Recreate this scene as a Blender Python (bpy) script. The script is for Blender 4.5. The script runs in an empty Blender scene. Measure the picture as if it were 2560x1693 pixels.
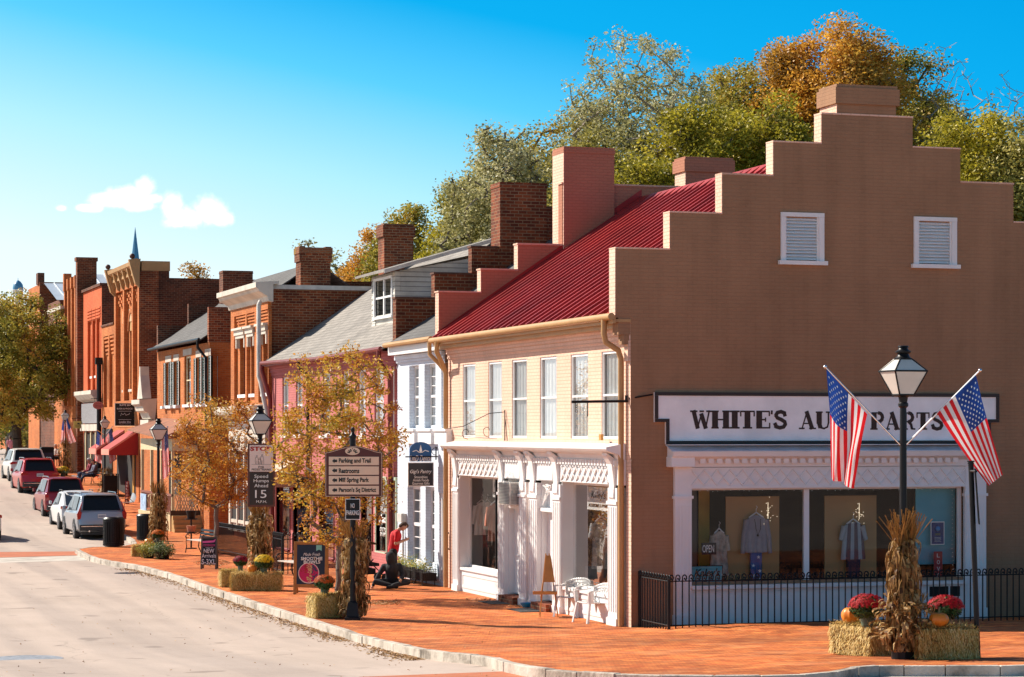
import bpy, math, random
import numpy as np
from mathutils import Vector, Matrix
from mathutils.geometry import delaunay_2d_cdt
PI = math.pi
SC = bpy.context.scene
COL = SC.collection
rnd = random.Random(7)

# ------------------------------------------------------------------ camera
TH = math.radians(17.75); SN, CS = math.sin(TH), math.cos(TH)
FP, CX, HZ, EYE = 6019.0, 1280.0, 1077.5, 4.1      # focal length, centre and horizon in photo pixels; eye height in metres
cam_d = bpy.data.cameras.new('camera'); cam = bpy.data.objects.new('camera', cam_d); COL.objects.link(cam)
cam.location = (0, 0, EYE); cam.rotation_euler = (PI/2, 0, -TH)
cam_d.sensor_width = 36; cam_d.lens = 36*FP/2560; cam_d.shift_y = (HZ-846.5)/2560
cam_d.clip_start = .5; cam_d.clip_end = 6000
SC.camera = cam

# ------------------------------------------------------------------ light
SUN_AZ = math.radians(45)      # sun stands over the street, this far from the facades' normal towards the far end
SUN_EL = math.radians(38)
sund = Vector((-math.cos(SUN_AZ)*math.cos(SUN_EL), math.sin(SUN_AZ)*math.cos(SUN_EL), math.sin(SUN_EL)))
sl = bpy.data.lights.new('sun', 'SUN'); sl.energy = 5.0; sl.angle = math.radians(.5); sl.color = (1, .905, .785)
so = bpy.data.objects.new('sun', sl); COL.objects.link(so); so.rotation_euler = (-sund).to_track_quat('-Z', 'Y').to_euler()
so.location = sund*60
w = bpy.data.worlds.new('World'); SC.world = w; w.use_nodes = True
N, L = w.node_tree.nodes, w.node_tree.links
bg = N['Background']; bg.inputs['Strength'].default_value = 1
sky = N.new('ShaderNodeTexSky'); sky.sky_type = 'NISHITA'; sky.sun_disc = False
sky.sun_elevation = SUN_EL; sky.sun_rotation = math.atan2(sund.x, sund.y) % (2*PI)
sky.air_density = 1; sky.dust_density = .6; sky.ozone_density = 2
def wn(op, a, b=None, c=None, t='ShaderNodeMath'):
    n = N.new(t); n.operation = op
    for i, v in enumerate((a, b, c)):
        if v is None: continue
        if hasattr(v, 'links') or hasattr(v, 'is_linked'): L.new(v, n.inputs[i])
        else: n.inputs[i].default_value = v
    return n
tc = N.new('ShaderNodeTexCoord'); D = tc.outputs['Generated']
up = wn('DOT_PRODUCT', D, (0, 0, 1), t='ShaderNodeVectorMath').outputs['Value']
rt = wn('DOT_PRODUCT', D, (CS, -SN, 0), t='ShaderNodeVectorMath').outputs['Value']
# clear autumn sky: pale near the horizon and towards the sun's side, deep blue higher up
rtc = wn('MINIMUM', wn('MAXIMUM', rt, -.25).outputs[0], .3).outputs[0]
pp = wn('MULTIPLY_ADD', rtc, .20, up).outputs[0]
cr = N.new('ShaderNodeValToRGB'); L.new(wn('MULTIPLY_ADD', pp, 3.0, .095).outputs[0], cr.inputs[0])
el = cr.color_ramp.elements
STOPS = [(0.0, (.92, .97, 1.0)), (.20, (.77, .93, .98)), (.36, (.42, .80, .97)), (.49, (.10, .58, .95)), (.60, (.004, .40, .82)), (.84, (.0, .30, .70))]
while len(el) < len(STOPS): el.new(.5)
for e, (p, c) in zip(el, STOPS): e.position = p; e.color = (*c, 1)
ns = N.new('ShaderNodeMix'); ns.data_type = 'RGBA'; ns.blend_type = 'MULTIPLY'; ns.inputs[0].default_value = 1
L.new(sky.outputs[0], ns.inputs[6]); ns.inputs[7].default_value = (.055, .055, .055, 1)
mr = N.new('ShaderNodeMapRange'); mr.interpolation_type = 'SMOOTHSTEP'; L.new(up, mr.inputs[0]); mr.inputs[1].default_value = .2; mr.inputs[2].default_value = .5
mx = N.new('ShaderNodeMix'); mx.data_type = 'RGBA'; L.new(mr.outputs[0], mx.inputs[0])
SKYK = .665
sk = N.new('ShaderNodeMix'); sk.data_type = 'RGBA'; sk.blend_type = 'MULTIPLY'; sk.inputs[0].default_value = 1
L.new(cr.outputs[0], sk.inputs[6]); sk.inputs[7].default_value = (SKYK, SKYK, SKYK, 1)
L.new(sk.outputs[2], mx.inputs[6]); L.new(ns.outputs[2], mx.inputs[7])
# two small fair-weather clouds low over the roofs at the far end of the street
def pdir(px, py):
    u, v = (px-CX)/FP, (HZ-py)/FP
    return Vector((SN+u*CS, CS-u*SN, v)).normalized()
cn = N.new('ShaderNodeTexNoise'); cn.inputs['Scale'].default_value = 75; cn.inputs['Detail'].default_value = 7; cn.inputs['Roughness'].default_value = .6
L.new(D, cn.inputs['Vector'])
acc = None
for px, py, rx, ry in ((155, 521, 15, 9), (225, 520, 34, 9), (275, 503, 45, 16), (330, 490, 46, 22), (365, 470, 24, 22), (385, 497, 26, 14), (425, 520, 24, 38), (470, 545, 44, 22), (520, 530, 34, 30), (550, 548, 28, 16), (440, 555, 34, 14), (350, 515, 40, 12)):
    c = pdir(px, py)
    a = wn('SUBTRACT', wn('DOT_PRODUCT', D, (CS, -SN, 0), t='ShaderNodeVectorMath').outputs['Value'], c.dot(Vector((CS, -SN, 0)))).outputs[0]
    b = wn('SUBTRACT', up, c.z).outputs[0]
    a = wn('MULTIPLY', a, FP/rx).outputs[0]; b = wn('MULTIPLY', b, FP/ry).outputs[0]
    d2 = wn('ADD', wn('MULTIPLY', a, a).outputs[0], wn('MULTIPLY', b, b).outputs[0]).outputs[0]
    g = wn('SUBTRACT', 1.0, wn('SQRT', d2).outputs[0]).outputs[0]
    acc = g if acc is None else wn('MAXIMUM', acc, g).outputs[0]
acc = wn('ADD', acc, wn('MULTIPLY_ADD', cn.outputs[0], 2.6, -1.22).outputs[0]).outputs[0]
cm = N.new('ShaderNodeMapRange'); cm.interpolation_type = 'SMOOTHSTEP'; L.new(acc, cm.inputs[0]); cm.inputs[1].default_value = -.42; cm.inputs[2].default_value = .95
fr = wn('GREATER_THAN', wn('DOT_PRODUCT', D, (SN, CS, 0), t='ShaderNodeVectorMath').outputs['Value'], .5).outputs[0]
cf = wn('MULTIPLY', cm.outputs[0], fr).outputs[0]
mc = N.new('ShaderNodeMix'); mc.data_type = 'RGBA'; L.new(cf, mc.inputs[0]); L.new(mx.outputs[2], mc.inputs[6]); mc.inputs[7].default_value = (.98, .98, .99, 1)
L.new(mc.outputs[2], bg.inputs[0])
SC.view_settings.view_transform = 'Standard'; SC.view_settings.look = 'None'
SC.view_settings.exposure = .76; SC.view_settings.gamma = 1; SC.view_settings.use_curve_mapping = False
SC.cycles.use_denoising = True
SC.cycles.max_bounces = 6; SC.cycles.transparent_max_bounces = 12; SC.cycles.caustics_reflective = False; SC.cycles.caustics_refractive = False

# ------------------------------------------------------------------ the lie of the land
def sm(t): t = min(1, max(0, t)); return t*t*(3-2*t)
_hy = [(93, 0), (100, .12), (107, .42), (112, .80), (118, 1.2), (125, 1.62), (140, 2.05)]
def H(x, y):
    near = .043*min(30, max(0, 46.9-y))
    bump = .12*math.exp(-((y-45)/1.6)**2)*sm((x-17.4)/1.6)*(1-.75*sm((x-20.5)/3.5))
    far = 0
    if y > 93:
        far = 2.05
        for (a, b), (c, d) in zip(_hy, _hy[1:]):
            if a <= y <= c: far = b+(d-b)*(y-a)/(c-a)
    return near+bump+far
def ray(px, t):
    u = (px-CX)/FP; return t*(SN+u*CS), t*(CS-u*SN)
def gp(px, py, dz=0):                     # point of the ground that the photo shows at a pixel
    t = EYE*FP/max(8, py-HZ)
    for _ in range(40):
        x, y = ray(px, t); t2 = (EYE-H(x, y)-dz)*FP/(py-HZ); t = .5*t+.5*t2
    x, y = ray(px, t); return Vector((x, y, H(x, y)+dz))
def gt(px, t, dz=0):                      # ground point below a pixel column at depth t
    x, y = ray(px, t); return Vector((x, y, H(x, y)+dz))
def at(px, py, t):                        # any point at depth t
    x, y = ray(px, t); return Vector((x, y, EYE+(HZ-py)/FP*t))
def yf(px, X=17.6):                       # where a column meets the row of facades
    u = (px-CX)/FP; return X*(CS-u*SN)/(SN+u*CS)
def xg(px, Y=46.9):                       # where a column meets a gable plane
    u = (px-CX)/FP; return Y*(SN+u*CS)/(CS-u*SN)
def zz(py, x, y): return EYE+(HZ-py)/FP*(x*SN+y*CS)
def zf(px, py, X=17.6): return zz(py, X, yf(px, X))
def zg(px, py, Y=46.9): return zz(py, xg(px, Y), Y)

# ------------------------------------------------------------------ mesh building
class MB:
    def __init__(s): s.v = []; s.f = []; s.m = []
    def poly(s, pts, m=0):
        b = len(s.v); s.v += [tuple(p) for p in pts]; s.f.append(tuple(range(b, b+len(pts)))); s.m.append(m); return s
    def add(s, vs, fs, m=0):
        b = len(s.v); s.v += [tuple(p) for p in vs]
        for f in fs: s.f.append(tuple(b+i for i in f)); s.m.append(m)
        return s
    def box(s, x0, x1, y0, y1, z0, z1, m=0):
        vs = [(x, y, z) for z in (z0, z1) for y in (y0, y1) for x in (x0, x1)]
        return s.add(vs, [(0, 2, 3, 1), (4, 5, 7, 6), (0, 1, 5, 4), (2, 6, 7, 3), (0, 4, 6, 2), (1, 3, 7, 5)], m)
    def ob(s, M, sx, sy, sz, m=0):        # oriented box, centred
        vs = [M @ Vector((x*sx/2, y*sy/2, z*sz/2)) for z in (-1, 1) for y in (-1, 1) for x in (-1, 1)]
        return s.add(vs, [(0, 2, 3, 1), (4, 5, 7, 6), (0, 1, 5, 4), (2, 6, 7, 3), (0, 4, 6, 2), (1, 3, 7, 5)], m)
    def prism(s, poly, ax, a0, a1, m=0):
        n = len(poly)
        def P(p, a): return {'x': (a, p[0], p[1]), 'y': (p[0], a, p[1]), 'z': (p[0], p[1], a)}[ax]
        vs = [P(p, a0) for p in poly]+[P(p, a1) for p in poly]
        return s.add(vs, [tuple(range(n))[::-1], tuple(range(n, 2*n))]+[(i, (i+1) % n, n+(i+1) % n, n+i) for i in range(n)], m)
    def tube(s, pts, r, n=8, m=0, caps=True):
        pts = [Vector(p) for p in pts]; k = len(pts); rs = r if hasattr(r, '__len__') else [r]*k
        vs = []; prev = None
        for i, p in enumerate(pts):
            d = (pts[min(i+1, k-1)]-pts[max(i-1, 0)]); d = d.normalized() if d.length > 1e-9 else Vector((0, 0, 1))
            a = (prev - d*prev.dot(d)) if prev is not None else (Vector((0, 0, 1)).cross(d) if abs(d.z) < .95 else Vector((1, 0, 0)).cross(d))
            if a.length < 1e-6: a = Vector((0, 1, 0)).cross(d)
            a.normalize(); prev = a; b = d.cross(a)
            for j in range(n):
                t = 2*PI*j/n; vs.append(p+(a*math.cos(t)+b*math.sin(t))*rs[i])
        fs = [(i*n+j, i*n+(j+1) % n, (i+1)*n+(j+1) % n, (i+1)*n+j) for i in range(k-1) for j in range(n)]
        if caps: fs += [tuple(range(n))[::-1], tuple(range((k-1)*n, k*n))]
        return s.add(vs, fs, m)
    def lathe(s, prof, c=(0, 0, 0), n=16, m=0, rot=0, sq=False):
        k = len(prof); vs = []
        for r, z in prof:
            for j in range(n):
                t = 2*PI*j/n+rot; vs.append((c[0]+r*math.cos(t), c[1]+r*math.sin(t), c[2]+z))
        fs = [(i*n+j, i*n+(j+1) % n, (i+1)*n+(j+1) % n, (i+1)*n+j) for i in range(k-1) for j in range(n)]
        fs += [tuple(range(n))[::-1], tuple(range((k-1)*n, k*n))]
        return s.add(vs, fs, m)
    def ball(s, c, r, n=10, k=6, sz=1, m=0):
        return s.lathe([(max(.001, r*math.sin(PI*i/k)), -r*sz*math.cos(PI*i/k)) for i in range(k+1)], c, n, m)
    def wallx(s, X, y0, y1, z0, z1, ops=(), dep=.12, m=0, mr=None):   # a wall facing the street, with openings and their reveals
        return s._wall(lambda a, b, d: (X+d, a, b), y0, y1, z0, z1, ops, dep, m, mr)
    def wally(s, Y, x0, x1, z0, z1, ops=(), dep=.12, m=0, mr=None):
        return s._wall(lambda a, b, d: (a, Y+d, b), x0, x1, z0, z1, ops, dep, m, mr)
    def _wall(s, P, a0, a1, b0, b1, ops, dep, m, mr):
        mr = m if mr is None else mr
        A = sorted({a0, a1, *[o[0] for o in ops], *[o[1] for o in ops]}); A = [a for a in A if a0 <= a <= a1]
        B = sorted({b0, b1, *[o[2] for o in ops], *[o[3] for o in ops]}); B = [b for b in B if b0 <= b <= b1]
        for i in range(len(A)-1):
            for j in range(len(B)-1):
                ca, cb = (A[i]+A[i+1])/2, (B[j]+B[j+1])/2
                if any(o[0] < ca < o[1] and o[2] < cb < o[3] for o in ops): continue
                s.poly([P(A[i], B[j], 0), P(A[i+1], B[j], 0), P(A[i+1], B[j+1], 0), P(A[i], B[j+1], 0)], m)
        for o in ops:
            c = [(o[0], o[2]), (o[1], o[2]), (o[1], o[3]), (o[0], o[3])]
            for i in range(4):
                p, q = c[i], c[(i+1) % 4]
                s.poly([P(*p, 0), P(*q, 0), P(*q, dep), P(*p, dep)], mr)
        return s
    def build(s, name, mats, parent=None, smooth=False, bev=0, local=False, loc=None, rz=0):
        me = bpy.data.meshes.new(name)
        off = parent.location if (parent is not None and not local) else Vector((0, 0, 0))
        if parent is not None and not local and parent.parent is not None: off = off+parent.parent.location
        me.from_pydata([(v[0]-off.x, v[1]-off.y, v[2]-off.z) for v in s.v], [], s.f)
        mats = mats if isinstance(mats, (list, tuple)) else [mats]
        for mt in mats: me.materials.append(mt)
        if len(mats) > 1: me.polygons.foreach_set('material_index', s.m)
        if smooth: me.polygons.foreach_set('use_smooth', [True]*len(me.polygons))
        me.validate(); me.update()
        import bmesh
        bm = bmesh.new(); bm.from_mesh(me); bmesh.ops.recalc_face_normals(bm, faces=bm.faces); bm.to_mesh(me); bm.free()
        o = bpy.data.objects.new(name, me); COL.objects.link(o)
        if parent is not None: o.parent = parent
        if loc is not None: o.location = loc
        if rz: o.rotation_euler.z = rz
        if bev:
            b = o.modifiers.new('bevel', 'BEVEL'); b.width = bev; b.segments = 2; b.limit_method = 'ANGLE'
        if smooth:
            try: me.set_sharp_from_angle(angle=math.radians(40))
            except Exception: pass
        return o
def tag(o, label, cat, group=None, kind=None):
    if label: o['label'] = label
    if cat: o['category'] = cat
    if group: o['group'] = group
    if kind: o['kind'] = kind
    return o
def thing(name, label, cat, loc=(0, 0, 0), rz=0, group=None):
    o = bpy.data.objects.new(name, None); COL.objects.link(o); o.location = loc; o.rotation_euler = (0, 0, rz); o.empty_display_size = .3
    return tag(o, label, cat, group)
def struct(o): o['kind'] = 'structure'; return o
def dup(root, loc, rz=None, label=None, group=None, scale=None, parent=None):
    r = root.copy(); COL.objects.link(r); r.location = loc
    if rz is not None: r.rotation_euler.z = rz
    if label: r['label'] = label
    if group: r['group'] = group
    if scale: r.scale = (scale,)*3
    if parent: r.parent = parent
    def rec(a, b):
        for ch in list(a.children):
            c = ch.copy(); COL.objects.link(c); c.parent = b; rec(ch, c)
    rec(root, r)
    return r

# ------------------------------------------------------------------ materials
def newmat(name):
    m = bpy.data.materials.new(name); m.use_nodes = True; nt = m.node_tree
    return m, nt, nt.nodes['Principled BSDF']
def nz(nt, vec, scale, detail=4, rough=.55):
    n = nt.nodes.new('ShaderNodeTexNoise'); n.inputs['Scale'].default_value = scale; n.inputs['Detail'].default_value = detail; n.inputs['Roughness'].default_value = rough
    nt.links.new(vec, n.inputs['Vector']); return n.outputs[0]
def ramp(nt, fac, stops):
    r = nt.nodes.new('ShaderNodeValToRGB'); nt.links.new(fac, r.inputs[0]); e = r.color_ramp.elements
    while len(e) < len(stops): e.new(.5)
    for a, (p, c) in zip(e, stops): a.position = p; a.color = (*c, 1) if len(c) == 3 else c
    return r.outputs[0]
def mixc(nt, f, a, b, mode='MIX'):
    n = nt.nodes.new('ShaderNodeMix'); n.data_type = 'RGBA'; n.blend_type = mode
    for i, v in ((0, f), (6, a), (7, b)):
        if hasattr(v, 'is_linked'): nt.links.new(v, n.inputs[i])
        elif i == 0: n.inputs[0].default_value = v
        else: n.inputs[i].default_value = (*v, 1) if len(v) == 3 else v
    return n.outputs[2]
def wpos(nt): return nt.nodes.new('ShaderNodeNewGeometry').outputs['Position']
def bump(nt, b, h, k, d=.02):
    n = nt.nodes.new('ShaderNodeBump'); n.inputs['Strength'].default_value = k; n.inputs['Distance'].default_value = d
    nt.links.new(h, n.inputs['Height']); nt.links.new(n.outputs[0], b.inputs['Normal'])
def sc(c, k): return tuple(min(1, x*k) for x in c)
def M(name, col, rough=.6, var=.15, scale=2.5, bmp=0, metal=0, obj=False, spec=.4, coat=0, emit=0):
    m, nt, b = newmat(name)
    v = nt.nodes.new('ShaderNodeTexCoord').outputs['Object'] if obj else wpos(nt)
    f = nz(nt, v, scale, 5)
    nt.links.new(ramp(nt, f, [(.3, sc(col, 1-var)), (.72, sc(col, 1+var))]), b.inputs['Base Color'])
    b.inputs['Roughness'].default_value = rough; b.inputs['Metallic'].default_value = metal; b.inputs['Specular IOR Level'].default_value = spec
    if coat: b.inputs['Coat Weight'].default_value = coat; b.inputs['Coat Roughness'].default_value = .06
    if bmp: bump(nt, b, nz(nt, v, scale*9, 5), bmp)
    if emit: b.inputs['Emission Color'].default_value = (*col, 1); b.inputs['Emission Strength'].default_value = emit
    return m
def brick(name, c1, c2, mort, bw=.215, bh=.075, ms=.012, stain=.35, sc_=.5, floor=False, rough=.85, bk=.6, bias=-.1, smear=.0, smc=(.3, .2, .15), streak=0):
    m, nt, b = newmat(name); P = wpos(nt)
    s = nt.nodes.new('ShaderNodeSeparateXYZ'); nt.links.new(P, s.inputs[0]); c = nt.nodes.new('ShaderNodeCombineXYZ')
    if floor: vec = P
    else:
        a = nt.nodes.new('ShaderNodeMath'); nt.links.new(s.outputs[0], a.inputs[0]); nt.links.new(s.outputs[1], a.inputs[1])
        nt.links.new(a.outputs[0], c.inputs[0]); nt.links.new(s.outputs[2], c.inputs[1]); vec = c.outputs[0]
    t = nt.nodes.new('ShaderNodeTexBrick'); nt.links.new(vec, t.inputs['Vector'])
    t.inputs['Scale'].default_value = 1; t.inputs['Brick Width'].default_value = bw; t.inputs['Row Height'].default_value = bh
    t.inputs['Mortar Size'].default_value = ms; t.inputs['Mortar Smooth'].default_value = .3; t.inputs['Bias'].default_value = bias
    t.inputs['Color1'].default_value = (*c1, 1); t.inputs['Color2'].default_value = (*c2, 1); t.inputs['Mortar'].default_value = (*mort, 1)
    col = t.outputs['Color']
    n1 = nz(nt, P, sc_, 6, .65)
    g = ramp(nt, n1, [(.3, (1-stain,)*3), (.62, (1+stain*.25,)*3)])
    col = mixc(nt, 1, col, g, 'MULTIPLY')
    if streak:      # rain streaks and patches of different paint
        mp = nt.nodes.new('ShaderNodeMapping'); mp.inputs['Scale'].default_value = (2.2, 2.2, .18); nt.links.new(P, mp.inputs[0])
        col = mixc(nt, 1, col, ramp(nt, nz(nt, mp.outputs[0], 1.2, 7, .7), [(.36, (1-streak,)*3), (.52, (1, 1, 1)), (.72, (1+streak*.35,)*3)]), 'MULTIPLY')
        col = mixc(nt, 1, col, ramp(nt, nz(nt, P, 2.6, 3, .5), [(.60, (1, 1, 1)), (.63, (1-streak*.45,)*3)]), 'MULTIPLY')
    if smear:
        n2 = nz(nt, P, .8, 8, .7); col = mixc(nt, ramp(nt, n2, [(.52, (0, 0, 0)), (.68, (smear,)*3)]), col, smc)
    nt.links.new(col, b.inputs['Base Color']); b.inputs['Roughness'].default_value = rough; b.inputs['Specular IOR Level'].default_value = .25
    iv = nt.nodes.new('ShaderNodeMath'); iv.operation = 'SUBTRACT'; iv.inputs[0].default_value = 1; nt.links.new(t.outputs['Fac'], iv.inputs[1])
    ad = nt.nodes.new('ShaderNodeMath'); ad.operation = 'MULTIPLY_ADD'; nt.links.new(nz(nt, P, 22, 3), ad.inputs[0]); ad.inputs[1].default_value = .5; nt.links.new(iv.outputs[0], ad.inputs[2])
    bump(nt, b, ad.outputs[0], bk, .012)
    return m
def glass(name, tint=(.75, .8, .8), k=1.0):
    m, nt, b = newmat(name); nt.nodes.remove(b); out = nt.nodes['Material Output']
    tr = nt.nodes.new('ShaderNodeBsdfTransparent'); tr.inputs[0].default_value = (*tint, 1)
    gl = nt.nodes.new('ShaderNodeBsdfGlossy'); gl.inputs['Roughness'].default_value = .015
    fr = nt.nodes.new('ShaderNodeFresnel'); fr.inputs[0].default_value = 1.6
    geo = nt.nodes.new('ShaderNodeNewGeometry')
    bm_ = nt.nodes.new('ShaderNodeBump'); bm_.inputs['Strength'].default_value = .05; bm_.inputs['Distance'].default_value = .02
    nt.links.new(nz(nt, geo.outputs['Position'], 1.3, 2), bm_.inputs['Height']); nt.links.new(bm_.outputs[0], gl.inputs['Normal'])
    ml = nt.nodes.new('ShaderNodeMath'); ml.operation = 'MULTIPLY'; ml.inputs[1].default_value = k; nt.links.new(fr.outputs[0], ml.inputs[0])
    mx_ = nt.nodes.new('ShaderNodeMixShader'); nt.links.new(ml.outputs[0], mx_.inputs[0]); nt.links.new(tr.outputs[0], mx_.inputs[1]); nt.links.new(gl.outputs[0], mx_.inputs[2])
    nt.links.new(mx_.outputs[0], out.inputs[0]); return m
def leafmat(name, cols, rough=.5, trans=.35, clump=.6, cs=.35):
    m, nt, b = newmat(name); out = nt.nodes['Material Output']; g = nt.nodes.new('ShaderNodeNewGeometry')
    n = nz(nt, g.outputs['Position'], cs, 3)
    mr_ = nt.nodes.new('ShaderNodeMapRange'); nt.links.new(n, mr_.inputs[0]); mr_.inputs[1].default_value = .3; mr_.inputs[2].default_value = .7
    mm = nt.nodes.new('ShaderNodeMix'); mm.data_type = 'FLOAT'; mm.inputs[0].default_value = clump
    nt.links.new(g.outputs['Random Per Island'], mm.inputs[2]); nt.links.new(mr_.outputs[0], mm.inputs[3])
    k = len(cols); col = ramp(nt, mm.outputs[0], [(.08+.84*i/(k-1), c) for i, c in enumerate(cols)])
    nt.links.new(col, b.inputs['Base Color']); b.inputs['Roughness'].default_value = rough; b.inputs['Specular IOR Level'].default_value = .3
    t = nt.nodes.new('ShaderNodeBsdfTranslucent'); nt.links.new(col, t.inputs[0])
    x = nt.nodes.new('ShaderNodeMixShader'); x.inputs[0].default_value = trans
    nt.links.new(b.outputs[0], x.inputs[1]); nt.links.new(t.outputs[0], x.inputs[2]); nt.links.new(x.outputs[0], out.inputs[0]); return m
def shingle(name, col, rows=.16):
    m, nt, b = newmat(name); P = wpos(nt)
    s = nt.nodes.new('ShaderNodeSeparateXYZ'); nt.links.new(P, s.inputs[0]); c = nt.nodes.new('ShaderNodeCombineXYZ')
    nt.links.new(s.outputs[1], c.inputs[0]); nt.links.new(s.outputs[0], c.inputs[1])
    t = nt.nodes.new('ShaderNodeTexBrick'); nt.links.new(c.outputs[0], t.inputs['Vector']); t.inputs['Scale'].default_value = 1
    t.inputs['Brick Width'].default_value = .3; t.inputs['Row Height'].default_value = rows; t.inputs['Mortar Size'].default_value = .012; t.inputs['Mortar Smooth'].default_value = .2
    t.inputs['Color1'].default_value = (*sc(col, .86), 1); t.inputs['Color2'].default_value = (*sc(col, 1.12), 1); t.inputs['Mortar'].default_value = (*sc(col, .45), 1)
    col2 = mixc(nt, 1, t.outputs[0], ramp(nt, nz(nt, P, .7, 6, .65), [(.3, (.72,)*3), (.65, (1.1,)*3)]), 'MULTIPLY')
    nt.links.new(col2, b.inputs['Base Color']); b.inputs['Roughness'].default_value = .9
    iv = nt.nodes.new('ShaderNodeMath'); iv.operation = 'SUBTRACT'; iv.inputs[0].default_value = 1; nt.links.new(t.outputs['Fac'], iv.inputs[1]); bump(nt, b, iv.outputs[0], .6, .015)
    return m

m_white = M('white_paint', (.76, .75, .74), .45, .05, 1.5, .1)
m_whiteold = M('weathered_white_paint', (.54, .52, .47), .6, .2, 3, .3)
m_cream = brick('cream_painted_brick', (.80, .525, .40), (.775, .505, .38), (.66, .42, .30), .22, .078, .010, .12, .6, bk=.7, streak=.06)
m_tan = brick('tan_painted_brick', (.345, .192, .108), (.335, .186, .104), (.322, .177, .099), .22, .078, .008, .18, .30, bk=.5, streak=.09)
m_pinkgable = brick('salmon_painted_brick', (.42, .18, .11), (.41, .172, .105), (.36, .15, .09), .22, .078, .009, .12, .5, bk=.5)
m_gold = M('ochre_trim_paint', (.44, .25, .10), .5, .12, 2)
m_brick = brick('orange_brick', (.45, .115, .026), (.58, .18, .045), (.46, .20, .08), .215, .075, .011, .35, .5)
m_brickd = brick('old_dark_brick', (.13, .028, .012), (.30, .072, .024), (.30, .18, .10), .25, .092, .011, .65, .55, smear=.45, smc=(.06, .03, .02))
m_brickdd = brick('sooty_brick', (.09, .026, .014), (.20, .055, .025), (.22, .14, .09), .25, .092, .011, .6, .35, smear=.5, smc=(.035, .022, .018))
m_brickr = brick('smooth_red_brick', (.55, .10, .03), (.60, .13, .04), (.50, .13, .05), .215, .075, .006, .3, .3, bk=.3)
m_pink = brick('pink_painted_brick', (.50, .16, .155), (.48, .15, .145), (.40, .125, .12), .22, .078, .009, .15, .6)
m_bluew = brick('pale_blue_painted_brick', (.66, .73, .82), (.64, .71, .80), (.56, .62, .70), .22, .078, .009, .15, .6)
m_redroof = M('red_metal_roofing', (.34, .022, .018), .45, .28, .8, 0, 0, spec=.3)
m_slate = shingle('grey_shingles', (.28, .255, .225))
m_darkshingle = shingle('dark_shingles', (.12, .115, .11))
m_metalroof = M('pale_metal_roofing', (.62, .66, .68), .3, .1, 1, metal=.3)
m_black = M('black_iron', (.008, .008, .009), .4, .2, 4, .1, obj=True, spec=.25)
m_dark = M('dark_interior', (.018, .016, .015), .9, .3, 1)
m_conc = M('concrete_kerb', (.50, .46, .40), .85, .3, 1.6, .6)
m_glass = glass('shop_glass', (.93, .95, .95), .55)
m_wglass = glass('window_glass', (.95, .97, .97), .5)
m_curtain = M('white_curtain', (.80, .80, .77), .9, .08, 4)
m_wood = M('brown_wood', (.42, .18, .035), .5, .2, 4, .2, obj=True)
m_tanwood = M('tan_boards', (.42, .27, .11), .6, .15, 4, .2, obj=True)
m_text_w = M('white_lettering', (.85, .85, .82), .5, .02)
m_text_k = M('black_lettering', (.02, .018, .016), .5, .02)
m_rubber = M('tyre_rubber', (.015, .015, .016), .75, .1, 9, .2, obj=True)
m_chrome = M('bright_metal', (.7, .7, .72), .18, .05, 3, metal=1, obj=True)

# ------------------------------------------------------------------ writing
def text(s, mat, parent, centre, w, h, face='y', name='lettering', ext=.004, off=0.0, shear=0.0, rz=None, squeeze=True, local=False, bold=0.0, space=1.0):
    c = bpy.data.curves.new(name, 'FONT'); c.body = s; c.size = 1; c.extrude = 0; c.offset = bold; c.shear = shear; c.align_x = 'CENTER'; c.space_line = .85; c.space_character = space; c.resolution_u = 3
    t = bpy.data.objects.new(name, c); COL.objects.link(t)
    bpy.context.view_layer.update()
    me = bpy.data.meshes.new_from_object(t.evaluated_get(bpy.context.evaluated_depsgraph_get()))
    bpy.data.objects.remove(t)
    n = len(me.vertices)
    if n == 0: return None
    a = np.empty(n*3); me.vertices.foreach_get('co', a); a = a.reshape(-1, 3)
    lo, hi = a.min(0), a.max(0); mid = (lo+hi)/2
    sx, sy = w/max(1e-6, hi[0]-lo[0]), h/max(1e-6, hi[1]-lo[1])
    if not squeeze: sx = sy = min(sx, sy)
    x = (a[:, 0]-mid[0])*sx; z = (a[:, 1]-mid[1])*sy
    # the lettering reads for someone who looks along +y (face 'y') or along +x (face 'x')
    if face == 'y': P = np.stack([x, np.zeros(n), z], 1)
    else: P = np.stack([np.zeros(n), -x, z], 1)
    if rz: 
        q = P.copy(); P[:, 0] = q[:, 0]*math.cos(rz)-q[:, 1]*math.sin(rz); P[:, 1] = q[:, 0]*math.sin(rz)+q[:, 1]*math.cos(rz)
    P += np.array(centre)
    if parent is not None and not local:
        o_ = parent
        while o_ is not None: P -= np.array(o_.location); o_ = o_.parent
    me.vertices.foreach_set('co', P.ravel()); me.materials.clear(); me.materials.append(mat); me.update()
    o = bpy.data.objects.new(name, me); COL.objects.link(o); o.parent = parent
    s_ = o.modifiers.new('thick', 'SOLIDIFY'); s_.thickness = ext; s_.offset = 0
    return o
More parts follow.
